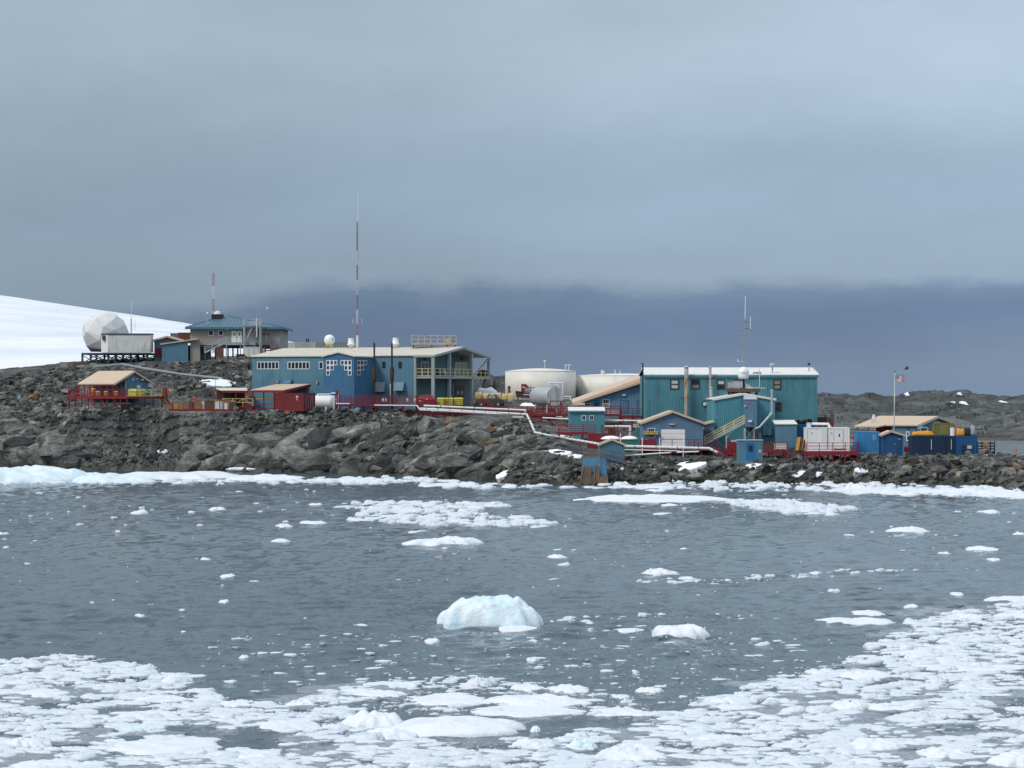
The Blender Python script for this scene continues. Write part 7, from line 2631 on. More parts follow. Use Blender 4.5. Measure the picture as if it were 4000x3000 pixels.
for k, u in enumerate((2424, 2509, 2577, 2669)):
    T = Site('white_bollard', ('leftmost', 'second', 'third', 'rightmost')[k] + ' white post standing along the big shore pipe', 'post', u, 1752, 313.2, 0, 'white posts along the shore pipe')
    z1 = T.F(0, 1712 if k else 1695)[1]
    tube('post', T.e, M['white'], (0, 0, -1.5), (0, 0, z1), .07)
    MB().lathe((0, 0, z1), [(.08, -.03), (.09, .03), (.02, .07)], 10).build('cap', T.e, M['white'])
pipeline('shore_pipe', 'thick white pipe with a yellow band running right from the blue pump hut', M['pipe_white'], [P(2438, 1743, 312), P(2770, 1752, 312), P(2802, 1768, 312)], .19, support=M['steel_dark'], rings=2.6)
pipeline('shore_pipe', 'thin white pipe just below the thick banded one', M['white'], [P(2438, 1757, 311.5), P(2640, 1761, 311.5), P(2668, 1765, 311.5)], .07)
pipeline('shore_pipe', 'grey outfall pipe with black joint sloping along the rocks', M['pipe_white'], [P(2440, 1780, 309.5), P(2620, 1768, 310.3), P(2730, 1764, 311)], .11, support=M['steel_dark'])
T = Site('pipe_joint', 'black joint sleeve on the grey sloping outfall pipe', 'sleeve', 2632, 1768, 310.2, 0)
tube('sleeve', T.e, M['black'], (-.3, 0, .02), (.35, 0, -.0), .2)
tube('band', T.e, M['orange'], (-.5, 0, .03), (-.3, 0, .02), .14)

# ================================================================== pump hut, rusted dolphin and its gangway
S = Site('pump_hut', 'small blue gabled pump hut above the rusty mooring dolphin', 'hut', 2341, 1790, 307, 0)
L = S.F(2439, 0)[0]
hw = S.F(0, 1737)[1]
gable_y(S, L, 3.2, hw, S.F(0, 1717)[1] - hw, M['blue'], M['peach'], over=.22, apex=S.F(2390, 0)[0], base=-.8, rib=.26, th=.1)
S = Site('mooring_dolphin', 'blue steel mooring dolphin with rusted timber fenders at the waterline', 'dolphin', 2262, 1894, 297.5, 0, z=-.1)
X = lambda u, v=1800: S.F(u, v)[0]
Zv = lambda v: S.F(0, v)[1]
t0, t1, b0, b1 = X(2281), X(2369), X(2262), X(2376)
H = Zv(1789)
MB().hexa([(b0 + .15, 0.15, -.6), (b1 - .15, .15, -.6), (b1 - .1, 3.2, -.6), (b0 + .1, 3.2, -.6), (t0 + .1, .12, H), (t1 - .1, .12, H), (t1, 2.8, H), (t0, 2.8, H)]).build('core', S.e, M['dock_steel'])
xa, xb = t0, X(2345)
MB().hexa([(t0 - .03, -.02, H * .52), (xb + .1, -.02, H * .45), (xb + .1, .1, H * .45), (t0 - .03, .1, H * .52), (t0 + .08, -.02, H), (xb, -.02, H), (xb, .1, H), (t0 + .08, .1, H)]).build('plate', S.e, M['dock_steel'])
MB().hexa([(xb + .16, .02, H * .38), (t1 + .1, .25, H * .35), (t1 + .1, .4, H * .35), (xb + .16, .14, H * .38), (xb + .06, .02, H), (t1, .2, H), (t1, .35, H), (xb + .06, .14, H)]).build('plate', S.e, M['dock_steel'])
rf = random.Random(5)
n = 13
for i in range(n):                                # splintered fender timbers
    f0, f1 = i / n, (i + 1) / n
    bx0, bx1 = b0 + (b1 - b0) * f0 + .015, b0 + (b1 - b0) * f1 - .015
    tx0, tx1 = t0 + (t1 - t0) * f0 + .01, t0 + (t1 - t0) * f1 - .01
    hh = (.62 + rf.uniform(-.10, .12)) * H if i < 9 else (.34 + rf.uniform(-.06, .08)) * H
    if i == 5: hh *= .75
    k = hh / H
    y0 = -.28 - rf.uniform(0, .14)
    zb2 = rf.uniform(-.05, .25)
    MB().hexa([(bx0, y0, zb2), (bx1, y0 + .03, zb2 + rf.uniform(-.1, .1)), (bx1, .12, zb2), (bx0, .12, zb2),
               (bx0 + (tx0 - bx0) * k, y0 + .2, hh), (bx1 + (tx1 - bx1) * k, y0 + .2, hh + rf.uniform(-.25, .25)), (bx1 + (tx1 - bx1) * k, .12, hh), (bx0 + (tx0 - bx0) * k, .12, hh)]).build('fender_timber', S.e, M['dock_rust'])
railing(S.e, M['wood_old'], [(t0, .1, H), (X(2350), .1, H)], 1.15, (1, .75, .5, .22), .75, .09)
railing(S.e, M['wood_old'], [(t0, .2, H), (t0, 2.7, H)], 1.15, (1, .75, .5, .22), 1.3, .09)
bx('top_deck', S.e, M['wood_old'], t0 - .05, t1 + .02, .05, 2.8, H, H + .07)
G = Site('gangway', 'grey gangway with weathered railing from the dolphin to the pump hut', 'gangway', 2345, 1795, 298, 0)
x1, z1 = G.F(2440, 1816)
bar('floor', G.e, M['steel_dark'], (0, .9, .12), (x1, 2.6, z1 + .05), 1.2, .16)
bar('side_panel', G.e, M['blue_pale'], (.1, .3, .5), (x1, 2.0, z1 + .55), .04, .75)
for f in (0, .25, .5, .75, 1.0):
    p = Vector((x1 * f, .24 + 1.7 * f, .12 + (z1 - .1) * f))
    bar('post', G.e, M['wood_old'], p, p + Vector((0, 0, 1.25)), .10)
bar('rail', G.e, M['wood_old'], (0, .24, 1.37), (x1, 1.94, z1 + 1.27), .10)
bar('rail', G.e, M['wood_old'], (0, .24, .75), (x1, 1.94, z1 + .65), .06)
bar('leg', G.e, M['steel_dark'], (x1, 2.2, -3), (x1, 2.2, z1), .18)
pipeline('black_hose', 'black pipe dipping into the sea left of the rusty dolphin', M['black'], [P(2272, 1841, 300), P(2242, 1842, 300.5), P(2193, 1905, 297)], .15)
pipeline('black_hose', 'black pipe with a white collar dipping into the sea right of the dolphin', M['black'], [P(2430, 1832, 300), P(2392, 1892, 296.5)], .13)
T = Site('pipe_collar', 'white collar on top of the black pipe right of the dolphin', 'collar', 2430, 1832, 299.9, 0)
q = (P(2430, 1832, 300) - P(2392, 1892, 296.5)).to_track_quat('Z', 'Y')
MB().lathe((0, 0, 0), [(.20, -.3), (.22, .0), (.18, .28)], 14, q=q).build('collar', T.e, M['white'], True)

# ================================================================== blue shack, right-hand decks
S = Site('blue_shack', 'small flat-roofed blue shack with dark blue door on the shore rocks', 'shack', 2885, 1800, 307.5, 0)
L = S.F(2979, 0)[0]
H = S.F(0, 1721)[1]
ribwall('wall', S.e, M['blue'], FRONT(), 0, L, -.8, H, .22, .03)
ribwall('wall', S.e, M['blue'], RIGHT(L), 0, 2.6, -.8, H, .22, .03)
ribwall('wall', S.e, M['blue'], Basis((0, 2.6, 0), (0, -1, 0), (-1, 0, 0)), 0, 2.6, -.8, H, .22, .03)
bx('roof', S.e, M['galv'], -.1, L + .1, -.1, 2.7, H, H + .10)
a0, a1, z0, z1 = S.R(2914, 2948, 1730, 1797)
door(S.e, FRONT(.0), a0, a1, z0, z1, M['blue_door'], M['blue_bright'], (.28, .78, .48, .85), 'l')
panel_px('notice', S, M['glass_blind'], 2964, 2972, 1757, 1767, 0, 0, .045)
S = Site('service_deck', 'red railed deck behind the small blue shack', 'deck', 2842, 1760, 314, 0)
L = S.F(3076, 0)[0]
deck(S, 0, L, 0, 4.2, 0, M['red'], sides='f', h=1.15, rails=(1, .66, .33), legs=2.2)
bx('store_box', S.e, M['red_box'], .1, 1.5, 1.0, 2.2, 0, 1.1)
crate('white_pallet_load', 'white wrapped pallet on the red deck right of the blue shack', 'pallet', 3025, 3072, 1735, 1757, 316, 1.2, M['white_dirty'], 'crate')
crate('brown_pallet_load', 'brown stack on the red deck behind the blue shack', 'pallet', 2985, 3022, 1733, 1757, 316.3, 1.2, M['brown'], 'slat')
T = Site('white_planks', 'stack of white planks under the yellow-railed stair', 'planks', 2853, 1735, 319.2, 0)
for i in range(6):
    bx('plank', T.e, M['white_dirty'], .03 * i, 1.5 + .02 * i, 0, .6, .02 + .09 * i, .09 + .09 * i)
S = Site('steel_steps', 'short red steps between the two right-hand decks', 'stairs', 3078, 1772, 312.2, 0)
stairs(S, M['red'], (0, .0, -1.1), (0.02, 1.6, .35), 1.15, n=5, wdir=(1, 0, 0), rails=(1.0, .5))
T = Site('rusty_plates', 'orange-brown steel plates leaning beside the white container', 'plates', 3112, 1759, 311.8, 0)
L, H = T.F(3145, 1708)
for i in range(4):
    x = L * (.05 + .22 * i)
    bar('plate', T.e, M['rusty' if i % 2 else 'carton_orange'], (x, .1 * i, 0), (x + .35, .1 * i + .5, H * (1 - .07 * i)), .5, .06)
S = Site('container_deck', 'red railed deck on braced legs under the white container', 'deck', 3150, 1769, 309.5, 0)
L = S.F(3353, 0)[0]
deck(S, 0, L, 0, 4.2, .2, M['red'], sides='fr', h=1.15, rails=(1, .62, .25), legs=1.7, edge=.5)
panel_px('step_board', S, M['red'], 3257, 3300, 1752, 1758, 0, .07, .14)
C_ = container('white_container', 'white insulated container with a door on the railed red deck', 3151, 1762, 311, 0, (3317 - 3151) / F * 311, 2.6, (1762 - 1670) / F * 311, M['white'], end_doors=False, rib=3.0)
a0, a1, z0, z1 = C_.R(3257, 3291, 1676, 1756)
door(C_.e, FRONT(-.06), a0, a1, z0, z1, M['white'], M['white_dirty'], (.55, .70, .62, .77))
panel_px('seam_strip', C_, M['carton'], 3232, 3234, 1672, 1755, -.05, 0, .01)
for u in (3169, 3245):
    panel_px('stencil_mark', C_, M['galv'], u, u + 5, 1689, 1694, -.05, 0, .012)
pipeline('white_pipe', 'white pipe loop lying on the roof of the white container', M['white'], [P(3171, 1655, 313), P(3235, 1656, 313), P(3243, 1670, 313)], .16)
T = Site('pipe_cabinet', 'pale box at the left end of the white roof pipe', 'box', 3153, 1671, 313, 0)
L, H = T.F(3168, 1652)
bx('body', T.e, M['white_dirty'], 0, L, 0, .8, 0, H)
bx('lid', T.e, M['galv'], -.04, L + .04, -.04, .84, H, H + .06)
S = Site('blue_white_roof_shed', 'blue shed with white ribbed roof beside the teal wing', 'shed', 3028, 1725, 319, 0)
L = S.F(3113, 0)[0]
H = S.F(0, 1658)[1]
ribwall('wall', S.e, M['blue'], FRONT(), 0, L, -.8, H, .5, .015)
ribwall('wall', S.e, M['blue'], RIGHT(L), 0, 3.4, -.8, H, .5, .015)
zt_ = S.F(0, 1643, 3)[1]
A = [(-.05, -.15, H), (L + .08, -.15, H), (L + .08, 3.4, zt_), (-.05, 3.4, zt_)]
rf_ = MB().hexa(A + [(x, y, z + .08) for x, y, z in A]).build('roof', S.e, M['roof_white'])
for i in range(10):
    x = L * i / 9
    bar('seam', rf_, M['roof_white'], (x, -.15, H + .1), (x, 3.4, zt_ + .1), .06, .06)
container('navy_container', 'navy container behind the white one beside the blue shed', 3114, 1727, 320.5, 0, 2.44, 5, 2.5, M['navy_blue'])
for k, (u, v) in enumerate(((3117, 1652), (3145, 1652), (3160, 1648))):
    T = Site('old_tyre', ('left', 'middle', 'right')[k] + ' black tyre stacked on the navy container roof', 'tyre', u, v, 321 + k * .4, 0, 'tyres on the navy container')
    qq = Vector((.2, 1, .35)).to_track_quat('Z', 'Y')
    MB().lathe((0, 0, 0), [(.30, -.14), (.44, -.16), (.52, -.08), (.52, .08), (.44, .16), (.30, .14)], 18, q=qq).build('tyre', T.e, M['black'], True)
S = Site('brown_balcony', 'rust-brown railed deck at the right corner of the teal block', 'deck', 3190, 1651, 337, 0)
L = S.F(3256, 0)[0]
deck(S, 0, L, 0, 3, 0, M['red'], sides='fr', rail_m=M['rusty'], h=1.35, rails=(1, .78, .56, .34, .12), legs=1.2)
bx('planter', S.e, M['rusty'], .3, 1.6, .4, .9, 0, .8)
cone_marker(3330, 1716, 319, 'orange cone between the white container and light blue container', .7)

# ================================================================== right-hand cluster
container('light_blue_container', 'bright light blue ribbed container left of the dark blue gabled hut', 3351, 1768, 314, 0, (3433 - 3351) / F * 314, 3.2, (1768 - 1686) / F * 314, M['blue_bright'], rib=.2,
          mark=[(2.05, 2.10, 1.75, 2.45), (2.32, 2.37, 1.75, 2.45)])
S = Site('dark_blue_hut', 'dark blue hut with small tan gable roof and one window', 'hut', 3447, 1775, 312.5, 0)
L = S.F(3527, 0)[0]
hw = S.F(0, 1699)[1]
gable_y(S, L, 2.8, hw, S.F(0, 1685)[1] - hw, M['navy_blue'], M['peach'], over=.3, apex=S.F(3480, 0)[0], base=-.6, rib=.26, th=.1)
window_px(S, 3473, 3494, 1707, 1731, M['navy_blue'], M['glass'], 1, 1, .06)
panel_px('door', S, M['navy_blue'], 3464, 3503, 1702, 1773, 0, .0, .04)
panel_px('handle', S, M['white_dirty'], 3494, 3497, 1733, 1737, 0, .04, .1)
panel_px('stencil_mark', S, M['galv'], 3507, 3520, 1713, 1716, 0, .04, .045)
S = Site('boathouse', 'blue boathouse with broad tan hipped-looking roof on the right point', 'boathouse', 3582, 1770, 326, -28)
# local x runs left from the near eave corner at x = 0, the gable end is the plane x = 0
Lh = S.F(3350, 0)[0]
hw = S.F(3582, 1665)[1]
D = S.S(3738, 1660, 0)[0]
ri = S.S(3657, 1630, 0)[1] - hw
top = lambda a: hw + ri * (1 - abs(a - D / 2) / (D / 2))
ribwall('wall', S.e, M['blue'], RIGHT(-.3), .3, D - .3, -.8, lambda a: top(a) - .03, .3, extra=(D / 2,))
xw = S.F(3478, 0)[0]
ribwall('wall', S.e, M['blue_pale'], FRONT(.4), xw, -.3, -.8, hw + .0, .3)
bx('wall', S.e, M['red'], Lh + 2.2, xw, 1.6, 1.7, -.8, hw + .1)
ribwall('wall', S.e, M['blue'], Basis((-.3, D - .3, 0), (-1, 0, 0), (0, 1, 0)), 0, -Lh - 1, -.8, hw, .3)
for sg in (0, 1):
    ye = 0 if sg == 0 else D
    A = [(Lh, ye, hw), (.1, ye, hw), (.1, D / 2, hw + ri), (Lh, D / 2, hw + ri)]
    if sg: A = A[::-1]
    MB().hexa([(x, y, z + .01) for x, y, z in A] + [(x, y, z + .18) for x, y, z in A]).build('roof', S.e, M['peach'])
xs_ = S.F(3445, 0)[0]
s_ = ri / (D / 2)
A = [(Lh, -1.6, hw - 1.6 * s_), (xs_, -1.6, hw - 1.6 * s_), (xs_ + .6, -.002, hw), (Lh, -.002, hw)]
MB().hexa([(x, y, z + .01) for x, y, z in A] + [(x, y, z + .18) for x, y, z in A]).build('roof', S.e, M['peach'])
bar('fascia', S.e, M['peach'], (.14, -.05, hw - .05), (.14, D / 2, hw + ri - .03), .05, .28)
bar('fascia', S.e, M['peach'], (.14, D + .05, hw - .05), (.14, D / 2, hw + ri - .03), .05, .28)
for f in (.05, .5):
    x = Lh + (xs_ - Lh) * f + .2
    bx('porch_post', S.e, M['wood_old'], x, x + .15, -1.4, -1.25, -.8, hw - 1.4 * s_)
y0, y1, z0, z1 = S.RS(3650, 3725, 1664, 1760, -.3)
x0, x1, z0, z1 = S.R(3540, 3553, 1685, 1722, .4)
window(S.e, FRONT(.4), x0, x1, z0, z1, M['white'], M['glass'], 1, 2, .12)
panel_px('wall_lamp', S, M['steel_dark'], 3543, 3548, 1668, 1676, .4, 0, .3)
y0, y1, z0, z1 = S.RS(3648, 3669, 1648, 1651, -.3)
for i in range(7):
    t = y0 + (y1 - y0) * i / 7
    if i != 3:
        panel('lettering', S.e, M['white'], RIGHT(-.3), t, t + (y1 - y0) / 9, z0, z1, .04, .06)
T = Site('roof_ventilator', 'white stepped ventilator on the left slope of the boathouse roof', 'ventilator', 3413, 1648, 331, 0)
z1 = T.F(0, 1620)[1]
bx('base', T.e, M['white_dirty'], -.32, .32, -.3, .3, -.6, z1 * .45)
for k in range(3):
    MB().lathe((0, 0, z1 * (.45 + .18 * k)), [(.30 - .05 * k, 0), (.27 - .05 * k, .14), (.16, .2)], 14).build('cowl', T.e, M['white'], True)
# flag
T = Site('flagpole', 'tall pale flagpole in front of the boathouse roof', 'flagpole', 3470, 1760, 316.5, 0)
x0, z0 = T.F(3461, 1690)
xt, zt_ = T.F(3496, 1455)
T.e.location = P(3494, 1760, 316.5); T.o = P(3494, 1760, 316.5)
zt_ = T.F(3494, 1455)[1]
MB().tube((-.12, 0, -.5), (0.06, 0, zt_), .085, 12, .05).build('pole', T.e, M['white_dirty'], True)
MB().lathe((.06, 0, zt_), [(.02, 0), (.09, .06), (.09, .14), (.02, .2)], 10).build('finial', T.e, M['black'], True)
FL = Site('flag', 'small striped flag with blue canton flying from the flagpole', 'flag', 3497, 1491, 316.5, 0)
w, h = FL.F(3535, 1465)
nx = 24
def fpt(a, b):
    return (w * a * (1 - .04 * b), .20 * math.sin(a * 7 + .5) * a + .05, h * b - .10 * h * math.sin(a * 5) * a - .06 * a * h)
for r_ in range(13):
    mb = MB()
    x00 = 0.40 if r_ >= 6 else 0.0
    vs, fs = [], []
    ks = [i / nx for i in range(nx + 1) if i / nx >= x00 - .001]
    for a in ks:
        vs += [fpt(a, r_ / 13), fpt(a, (r_ + 1) / 13)]
    for i in range(len(ks) - 1):
        fs.append((2 * i, 2 * i + 2, 2 * i + 3, 2 * i + 1))
    mesh('stripe', FL.e, M['flag_red' if r_ % 2 == 0 else 'white'], vs, fs, True)
vs, fs = [], []
ks = [.42 * i / 8 for i in range(9)]
for a in ks:
    p, q = Vector(fpt(a, 6 / 13)), Vector(fpt(a, 1))
    vs += [p, q]
for i in range(8):
    fs.append((2 * i, 2 * i + 2, 2 * i + 3, 2 * i + 1))
cn = mesh('canton', FL.e, M['flag_navy'], vs, fs, True)
mb = MB()
for r_ in range(9):
    for c_ in range(6 if r_ % 2 == 0 else 5):
        a = .40 * ((c_ + (.6 if r_ % 2 == 0 else 1.1)) / 6.4)
        p = Vector(fpt(a, 6 / 13 + 7 / 13 * (r_ + .7) / 9.6))
        mb.box(p.x - .018, p.x + .018, p.y - .02, p.y + .02, p.z - .018, p.z + .018)
mb.build('stars', cn, M['white'])
crate('red_fuel_box', 'small red box on the rocks left of the navy container', 'box', 3535, 3560, 1744, 1767, 313, .8, M['red_bright'], 'tote')
NV = HV + (CH - 3.42) / 310.5 * F
C_ = container('navy_container', 'dark navy ribbed container loaded with tarpaulins at the right point', 3563, NV, 310.5, 0, (3690 - 3563) / F * 310.5, 2.5, (NV - 1703) / F * 310.5, M['navy'], rib=.22,
               mark=[(2.55, 2.62, .8, 2.15)])
C_ = container('navy_container', 'narrow navy container end next to the blue generator container', 3692, NV, 310.6, 0, (3734 - 3692) / F * 310.6, 2.5, (NV - 1703) / F * 310.6, M['navy'], rib=.22, mark=[(.80, .86, .8, 2.15)])
C_ = container('blue_generator_container', 'mid blue container with a window and grille at the right end of the row', 3736, NV, 310.4, 0, (3816 - 3736) / F * 310.4, 2.5, (NV - 1703) / F * 310.4, M['navy_blue'], rib=.4)
window_px(C_, 3755, 3798, 1737, 1770, M['navy_blue'], [M['black'], M['black'], M['glass'], M['glass_blind']], 2, 2, .07, -.05)
zt_ = 1702
soft_heap('orange_tarp', 'orange-yellow tarpaulin spread on the navy container roof', 'tarpaulin', 3566, 3652, 1684, zt_, 311.0, 1.8, M['orange'], 41, None, .5)
soft_heap('black_duffel', 'black bundle under a blue sheet on the navy container roof', 'bundle', 3574, 3647, 1672, zt_, 311.9, 1.2, M['black_soft'], 45, None, .35, M['white_dirty'])
soft_heap('blue_sheet', 'blue sheet over the back of the black bundle on the navy container', 'tarpaulin', 3580, 3634, 1668, zt_, 312.4, .9, M['blue_tarp'], 47, None, .3)
crate('olive_crate', 'big olive-green box on the navy container roof', 'box', 3649, 3726, 1654, zt_ - 1, 312.0, 1.6, M['olive'], 'crate')
crate('white_drum', 'white drum beside the olive-green box', 'drum', 3713, 3732, 1671, zt_, 311.0, .6, M['white'], 'drum')
soft_heap('yellow_bundle', 'bright yellow bundle on top of the blue generator container', 'bundle', 3736, 3771, 1675, zt_, 311.0, 1.2, M['orange'], 51, None, .3)
soft_heap('black_cover', 'black rounded cover next to the bright yellow bundle', 'cover', 3769, 3795, 1672, zt_, 311.3, 1.3, M['black_soft'], 53, None, .2)
soft_heap('grey_sheet', 'grey plastic sheet heaped at the right end of the container roofs', 'tarpaulin', 3792, 3814, 1666, zt_, 311.2, 1.4, M['grey_tarp'], 57, None, .3)
T = Site('black_pallet_rack', 'stack of black slatted pallets at the right end of the containers', 'pallets', 3820, 1768, 314, 0)
L, H = T.F(3886, 1724)
for i in range(4):
    z = H * i / 4
    bx('board', T.e, M['black'], 0, L, 0, .06, z + .03, z + .2)
for i in range(5):
    x = L * i / 4
    bx('post', T.e, M['black'], x - .06, x + .06, .065, .2, 0, H)
bx('base', T.e, M['black'], -.1, L + .1, 0.21, 1.4, -.3, .1)
T = Site('orange_sheet', 'orange board leaning on the black pallets', 'board', 3843, 1757, 313.4, 0)
L, H = T.F(3857, 1722)
bar('board', T.e, M['carton_orange'], (L / 2, -.1, 0), (L / 2, .25, H), L, .05)
bar('batten', T.e, M['brown'], (0, -.02, H * .3), (L, -.02, H * .3), .06)
T = Site('red_marker_flag', 'small red marker flag on the far right rocks', 'marker', 3966, 1768, 312, 0)
tube('stake', T.e, M['steel'], (0, 0, -.5), (0, 0, .55), .02)
mesh('pennant', T.e, M['cone'], [(0, 0, .1), (.28, .02, .1), (.2, .03, .5), (0, 0, .5), (0, .02, .1), (.28, .04, .1), (.2, .05, .5), (0, .02, .5)], [(0, 1, 2, 3), (7, 6, 5, 4), (0, 4, 5, 1), (1, 5, 6, 2), (2, 6, 7, 3)])
# a bird over the flag
T = Site('flying_bird', 'dark bird flying above and right of the flag', 'bird', 3541, 1442, 300, 0)
vs = [(-.42, 0, 0), (-.2, -.06, .04), (-.2, .06, .04), (-.2, 0, .09), (-.2, 0, -.05), (.12, -.07, .03), (.12, .07, .03), (.12, 0, .10), (.12, 0, -.06), (.40, -.05, .02), (.40, .05, .02), (.36, 0, .03)]
fs = [(0, 1, 3), (0, 3, 2), (0, 4, 1), (0, 2, 4), (1, 5, 7, 3), (3, 7, 6, 2), (4, 8, 5, 1), (2, 6, 8, 4), (5, 9, 11, 7), (7, 11, 10, 6), (8, 11, 9, 5), (6, 10, 11, 8)]
vs += [(-.1, -.05, .06), (.10, -.05, .06), (.02, -.42, .26), (.16, -.46, .24), (.22, -.75, .34), (-.1, .05, .06), (.10, .05, .06), (.02, .40, .34), (.16, .44, .32), (.24, .62, .50)]
fs += [(12, 13, 15, 14), (14, 15, 16), (18, 17, 19, 20), (20, 19, 21), (14, 15, 13, 12), (16, 15, 14), (20, 19, 17, 18), (21, 19, 20)]
mesh('body', T.e, M['bird'], vs, fs)

# ================================================================== floating ice
NAMED, USED = [], set()


def near_label(prefix, x, y, reach, share=''):
    """Say which named floe a chunk lies beside; each wording is used once."""
    best = []
    for lab, fx, fy, w, d in NAMED:
        dx, dy = x - fx, (y - fy) * 0.5
        D_ = math.hypot(max(abs(dx) - w / 2, 0), max(abs(dy) - d / 4, 0))
        if D_ < reach:
            where = ('left of' if dx < 0 else 'right of') if abs(dx) > abs(dy) else ('behind' if dy > 0 else 'in front of')
            best.append((D_, where, lab))
    for D_, where, lab in sorted(best):
        t = f'{prefix} {where} the {lab}'
        if t not in USED and len(t.split()) <= 16:
            USED.add(t)
            return t
    return None


PXM = lambda v: (v - HV) / CH                     # photo pixels per metre on the water at row v


def ice_mesh(name, arr, m):
    me = bpy.data.meshes.new(name)
    me.from_pydata(arr[0].tolist(), [], arr[1])
    me.polygons.foreach_set('use_smooth', [True] * len(me.polygons))
    me.materials.append(m)
    return me


def floe(label, u0, u1, vt, vb, m='ice', hf=0.4, seed=None, lump=0.35, jag=0.12, tilt=0.0, steep=4.0, na=48, nr=12, cat='ice floe', name='ice_floe', group=None, freq=1.6, dmin=0.3):
    seed = seed if seed is not None else (u0 * 7 + vt * 3) % 97
    px = PXM(vb)
    w = (u1 - u0) / px
    dv = vb - vt
    h = max(0.10, dv * hf / px)
    d = max(dmin * w, (dv * (1 - hf)) / ((vb - HV) ** 2 / (CH * F)))
    d = min(d, 1.5 * w)
    p = WP((u0 + u1) / 2, vb)
    Y = p.y + d / 2
    me = ice_mesh(name, ice_arrays(seed, na, nr, lump * 1.15, jag * 1.7, tilt, steep, freq * 1.35), M[m])
    o = bpy.data.objects.new(name, me)
    o.location = ((((u0 + u1) / 2) - CU) / F * Y, Y, 0)
    o.scale = (w / 2, d / 2, h)
    link(o)
    if group is None:
        NAMED.append((label, o.location.x, o.location.y, w, d))
    return tag(o, label, cat, group)


# the iceberg in the middle
floe('large pale blue iceberg chunk with jagged right edge in the middle of the water', 1706, 2128, 2306, 2452, 'ice_blue', 0.95, 5, 0.20, 0.065, 0.0, 4.0, 150, 40, 'iceberg', 'iceberg', freq=1.9, dmin=.5)
floe('white floe lying against the front of the pale blue iceberg', 1920, 2105, 2436, 2468, 'ice', .35, 6)
floe('small floe at the left foot of the pale blue iceberg', 1752, 1850, 2430, 2450, 'ice', .35, 8)
floe('low floe between two others at the foot of the pale blue iceberg', 1846, 1935, 2434, 2452, 'ice', .35, 9)
floe('rounded white iceberg piece right of the pale blue iceberg', 2541, 2761, 2424, 2492, 'ice', .72, 12, .22, .10, 0, 6.0, 80, 18, 'iceberg', 'iceberg')
floe('thin flat floe just left of the rounded white iceberg piece', 2390, 2531, 2452, 2470, 'ice', .25, 13)
# grounded ice along the shore
floe('long tilted blue-white iceberg grounded along the left shore', -160, 360, 1806, 1889, 'ice_blue', .78, 14, .30, .14, -.05, 8, 96, 22, 'iceberg', 'iceberg', freq=1.3)
floe('tapering blue-white tail of ice at the right end of the left shore iceberg', 250, 625, 1834, 1888, 'ice_blue', .70, 15, .35, .16, -.35, 3, 80, 18, 'iceberg', 'iceberg')
floe('white shelf of ice lying against the left shore rocks', 460, 930, 1828, 1876, 'ice', .5, 16, .3, .16, 0, 6, 90, 16)
floe('long white ice ridge along the shore below the red container', 880, 1205, 1842, 1879, 'ice', .6, 17, .4, .2, 0, 4, 90, 16)
floe('thin shore ice below the grey rock slabs', 1200, 1560, 1862, 1886, 'ice', .4, 18, .4, .3)
floe('flat white shore floe left of the rusty dolphin', 1640, 1870, 1880, 1902, 'ice', .3, 19, .3, .2)
floe('small ice block on the shore left of the rusty dolphin', 1955, 2016, 1888, 1906, 'ice', .6, 20)
floe('low ice sheet right of the rusty dolphin', 2420, 2620, 1893, 1908, 'ice', .4, 21, .4, .3)
floe('small bright shore ice block below the garage rocks', 2520, 2592, 1905, 1920, 'ice', .6, 22)
floe('white ice hummock against the shore below the light blue container', 3300, 3378, 1875, 1915, 'ice', .75, 23, .4, .2)
floe('long band of white ice along the right shore', 3240, 3760, 1893, 1932, 'ice', .35, 24, .5, .3, 0, 3, 90, 14)
floe('white ice ridge below the navy containers', 3640, 3990, 1893, 1938, 'ice', .45, 25, .45, .28, 0, 3, 90, 14)
floe('round ice block at the foot of the right rocks', 3815, 3865, 1890, 1912, 'ice', .7, 26)
floe('bright ice at the far right edge of the shore', 3850, 4150, 1905, 1950, 'ice', .4, 27, .5, .25, 0, 3, 90, 14)
# floes in open water
floe('large flat white floe before the dolphin and garage', 2288, 2818, 1922, 1964, 'ice', .40, 30, .30, .18, 0, 6, 90, 14)
floe('small white floe below the large flat one', 2575, 2645, 1962, 1977, 'ice', .5, 31)
floe('thin pale streak of floe under the large flat one', 2550, 2635, 1997, 2011, 'ice', .4, 32)
floe('white floe with a knob at its right end', 1592, 1868, 2086, 2134, 'ice', .62, 33, .35, .2, .12, 6, 80, 16)
floe('white floe with two horns near the centre right', 2502, 2640, 2216, 2246, 'ice', .7, 34, .55, .3, -.1)
floe('long bluish floe with a raised right end', 3458, 3612, 2053, 2081, 'ice', .7, 35, .5, .2, .25)
floe('flat raft behind in the pair of floes at right', 3316, 3460, 2377, 2404, 'ice', .4, 36)
floe('nearer floe of the pair at right', 3210, 3470, 2402, 2440, 'ice', .35, 37, .35, .2)
floe('long low floe at the right edge near the brash', 3853, 4060, 2318, 2356, 'ice', .4, 38)
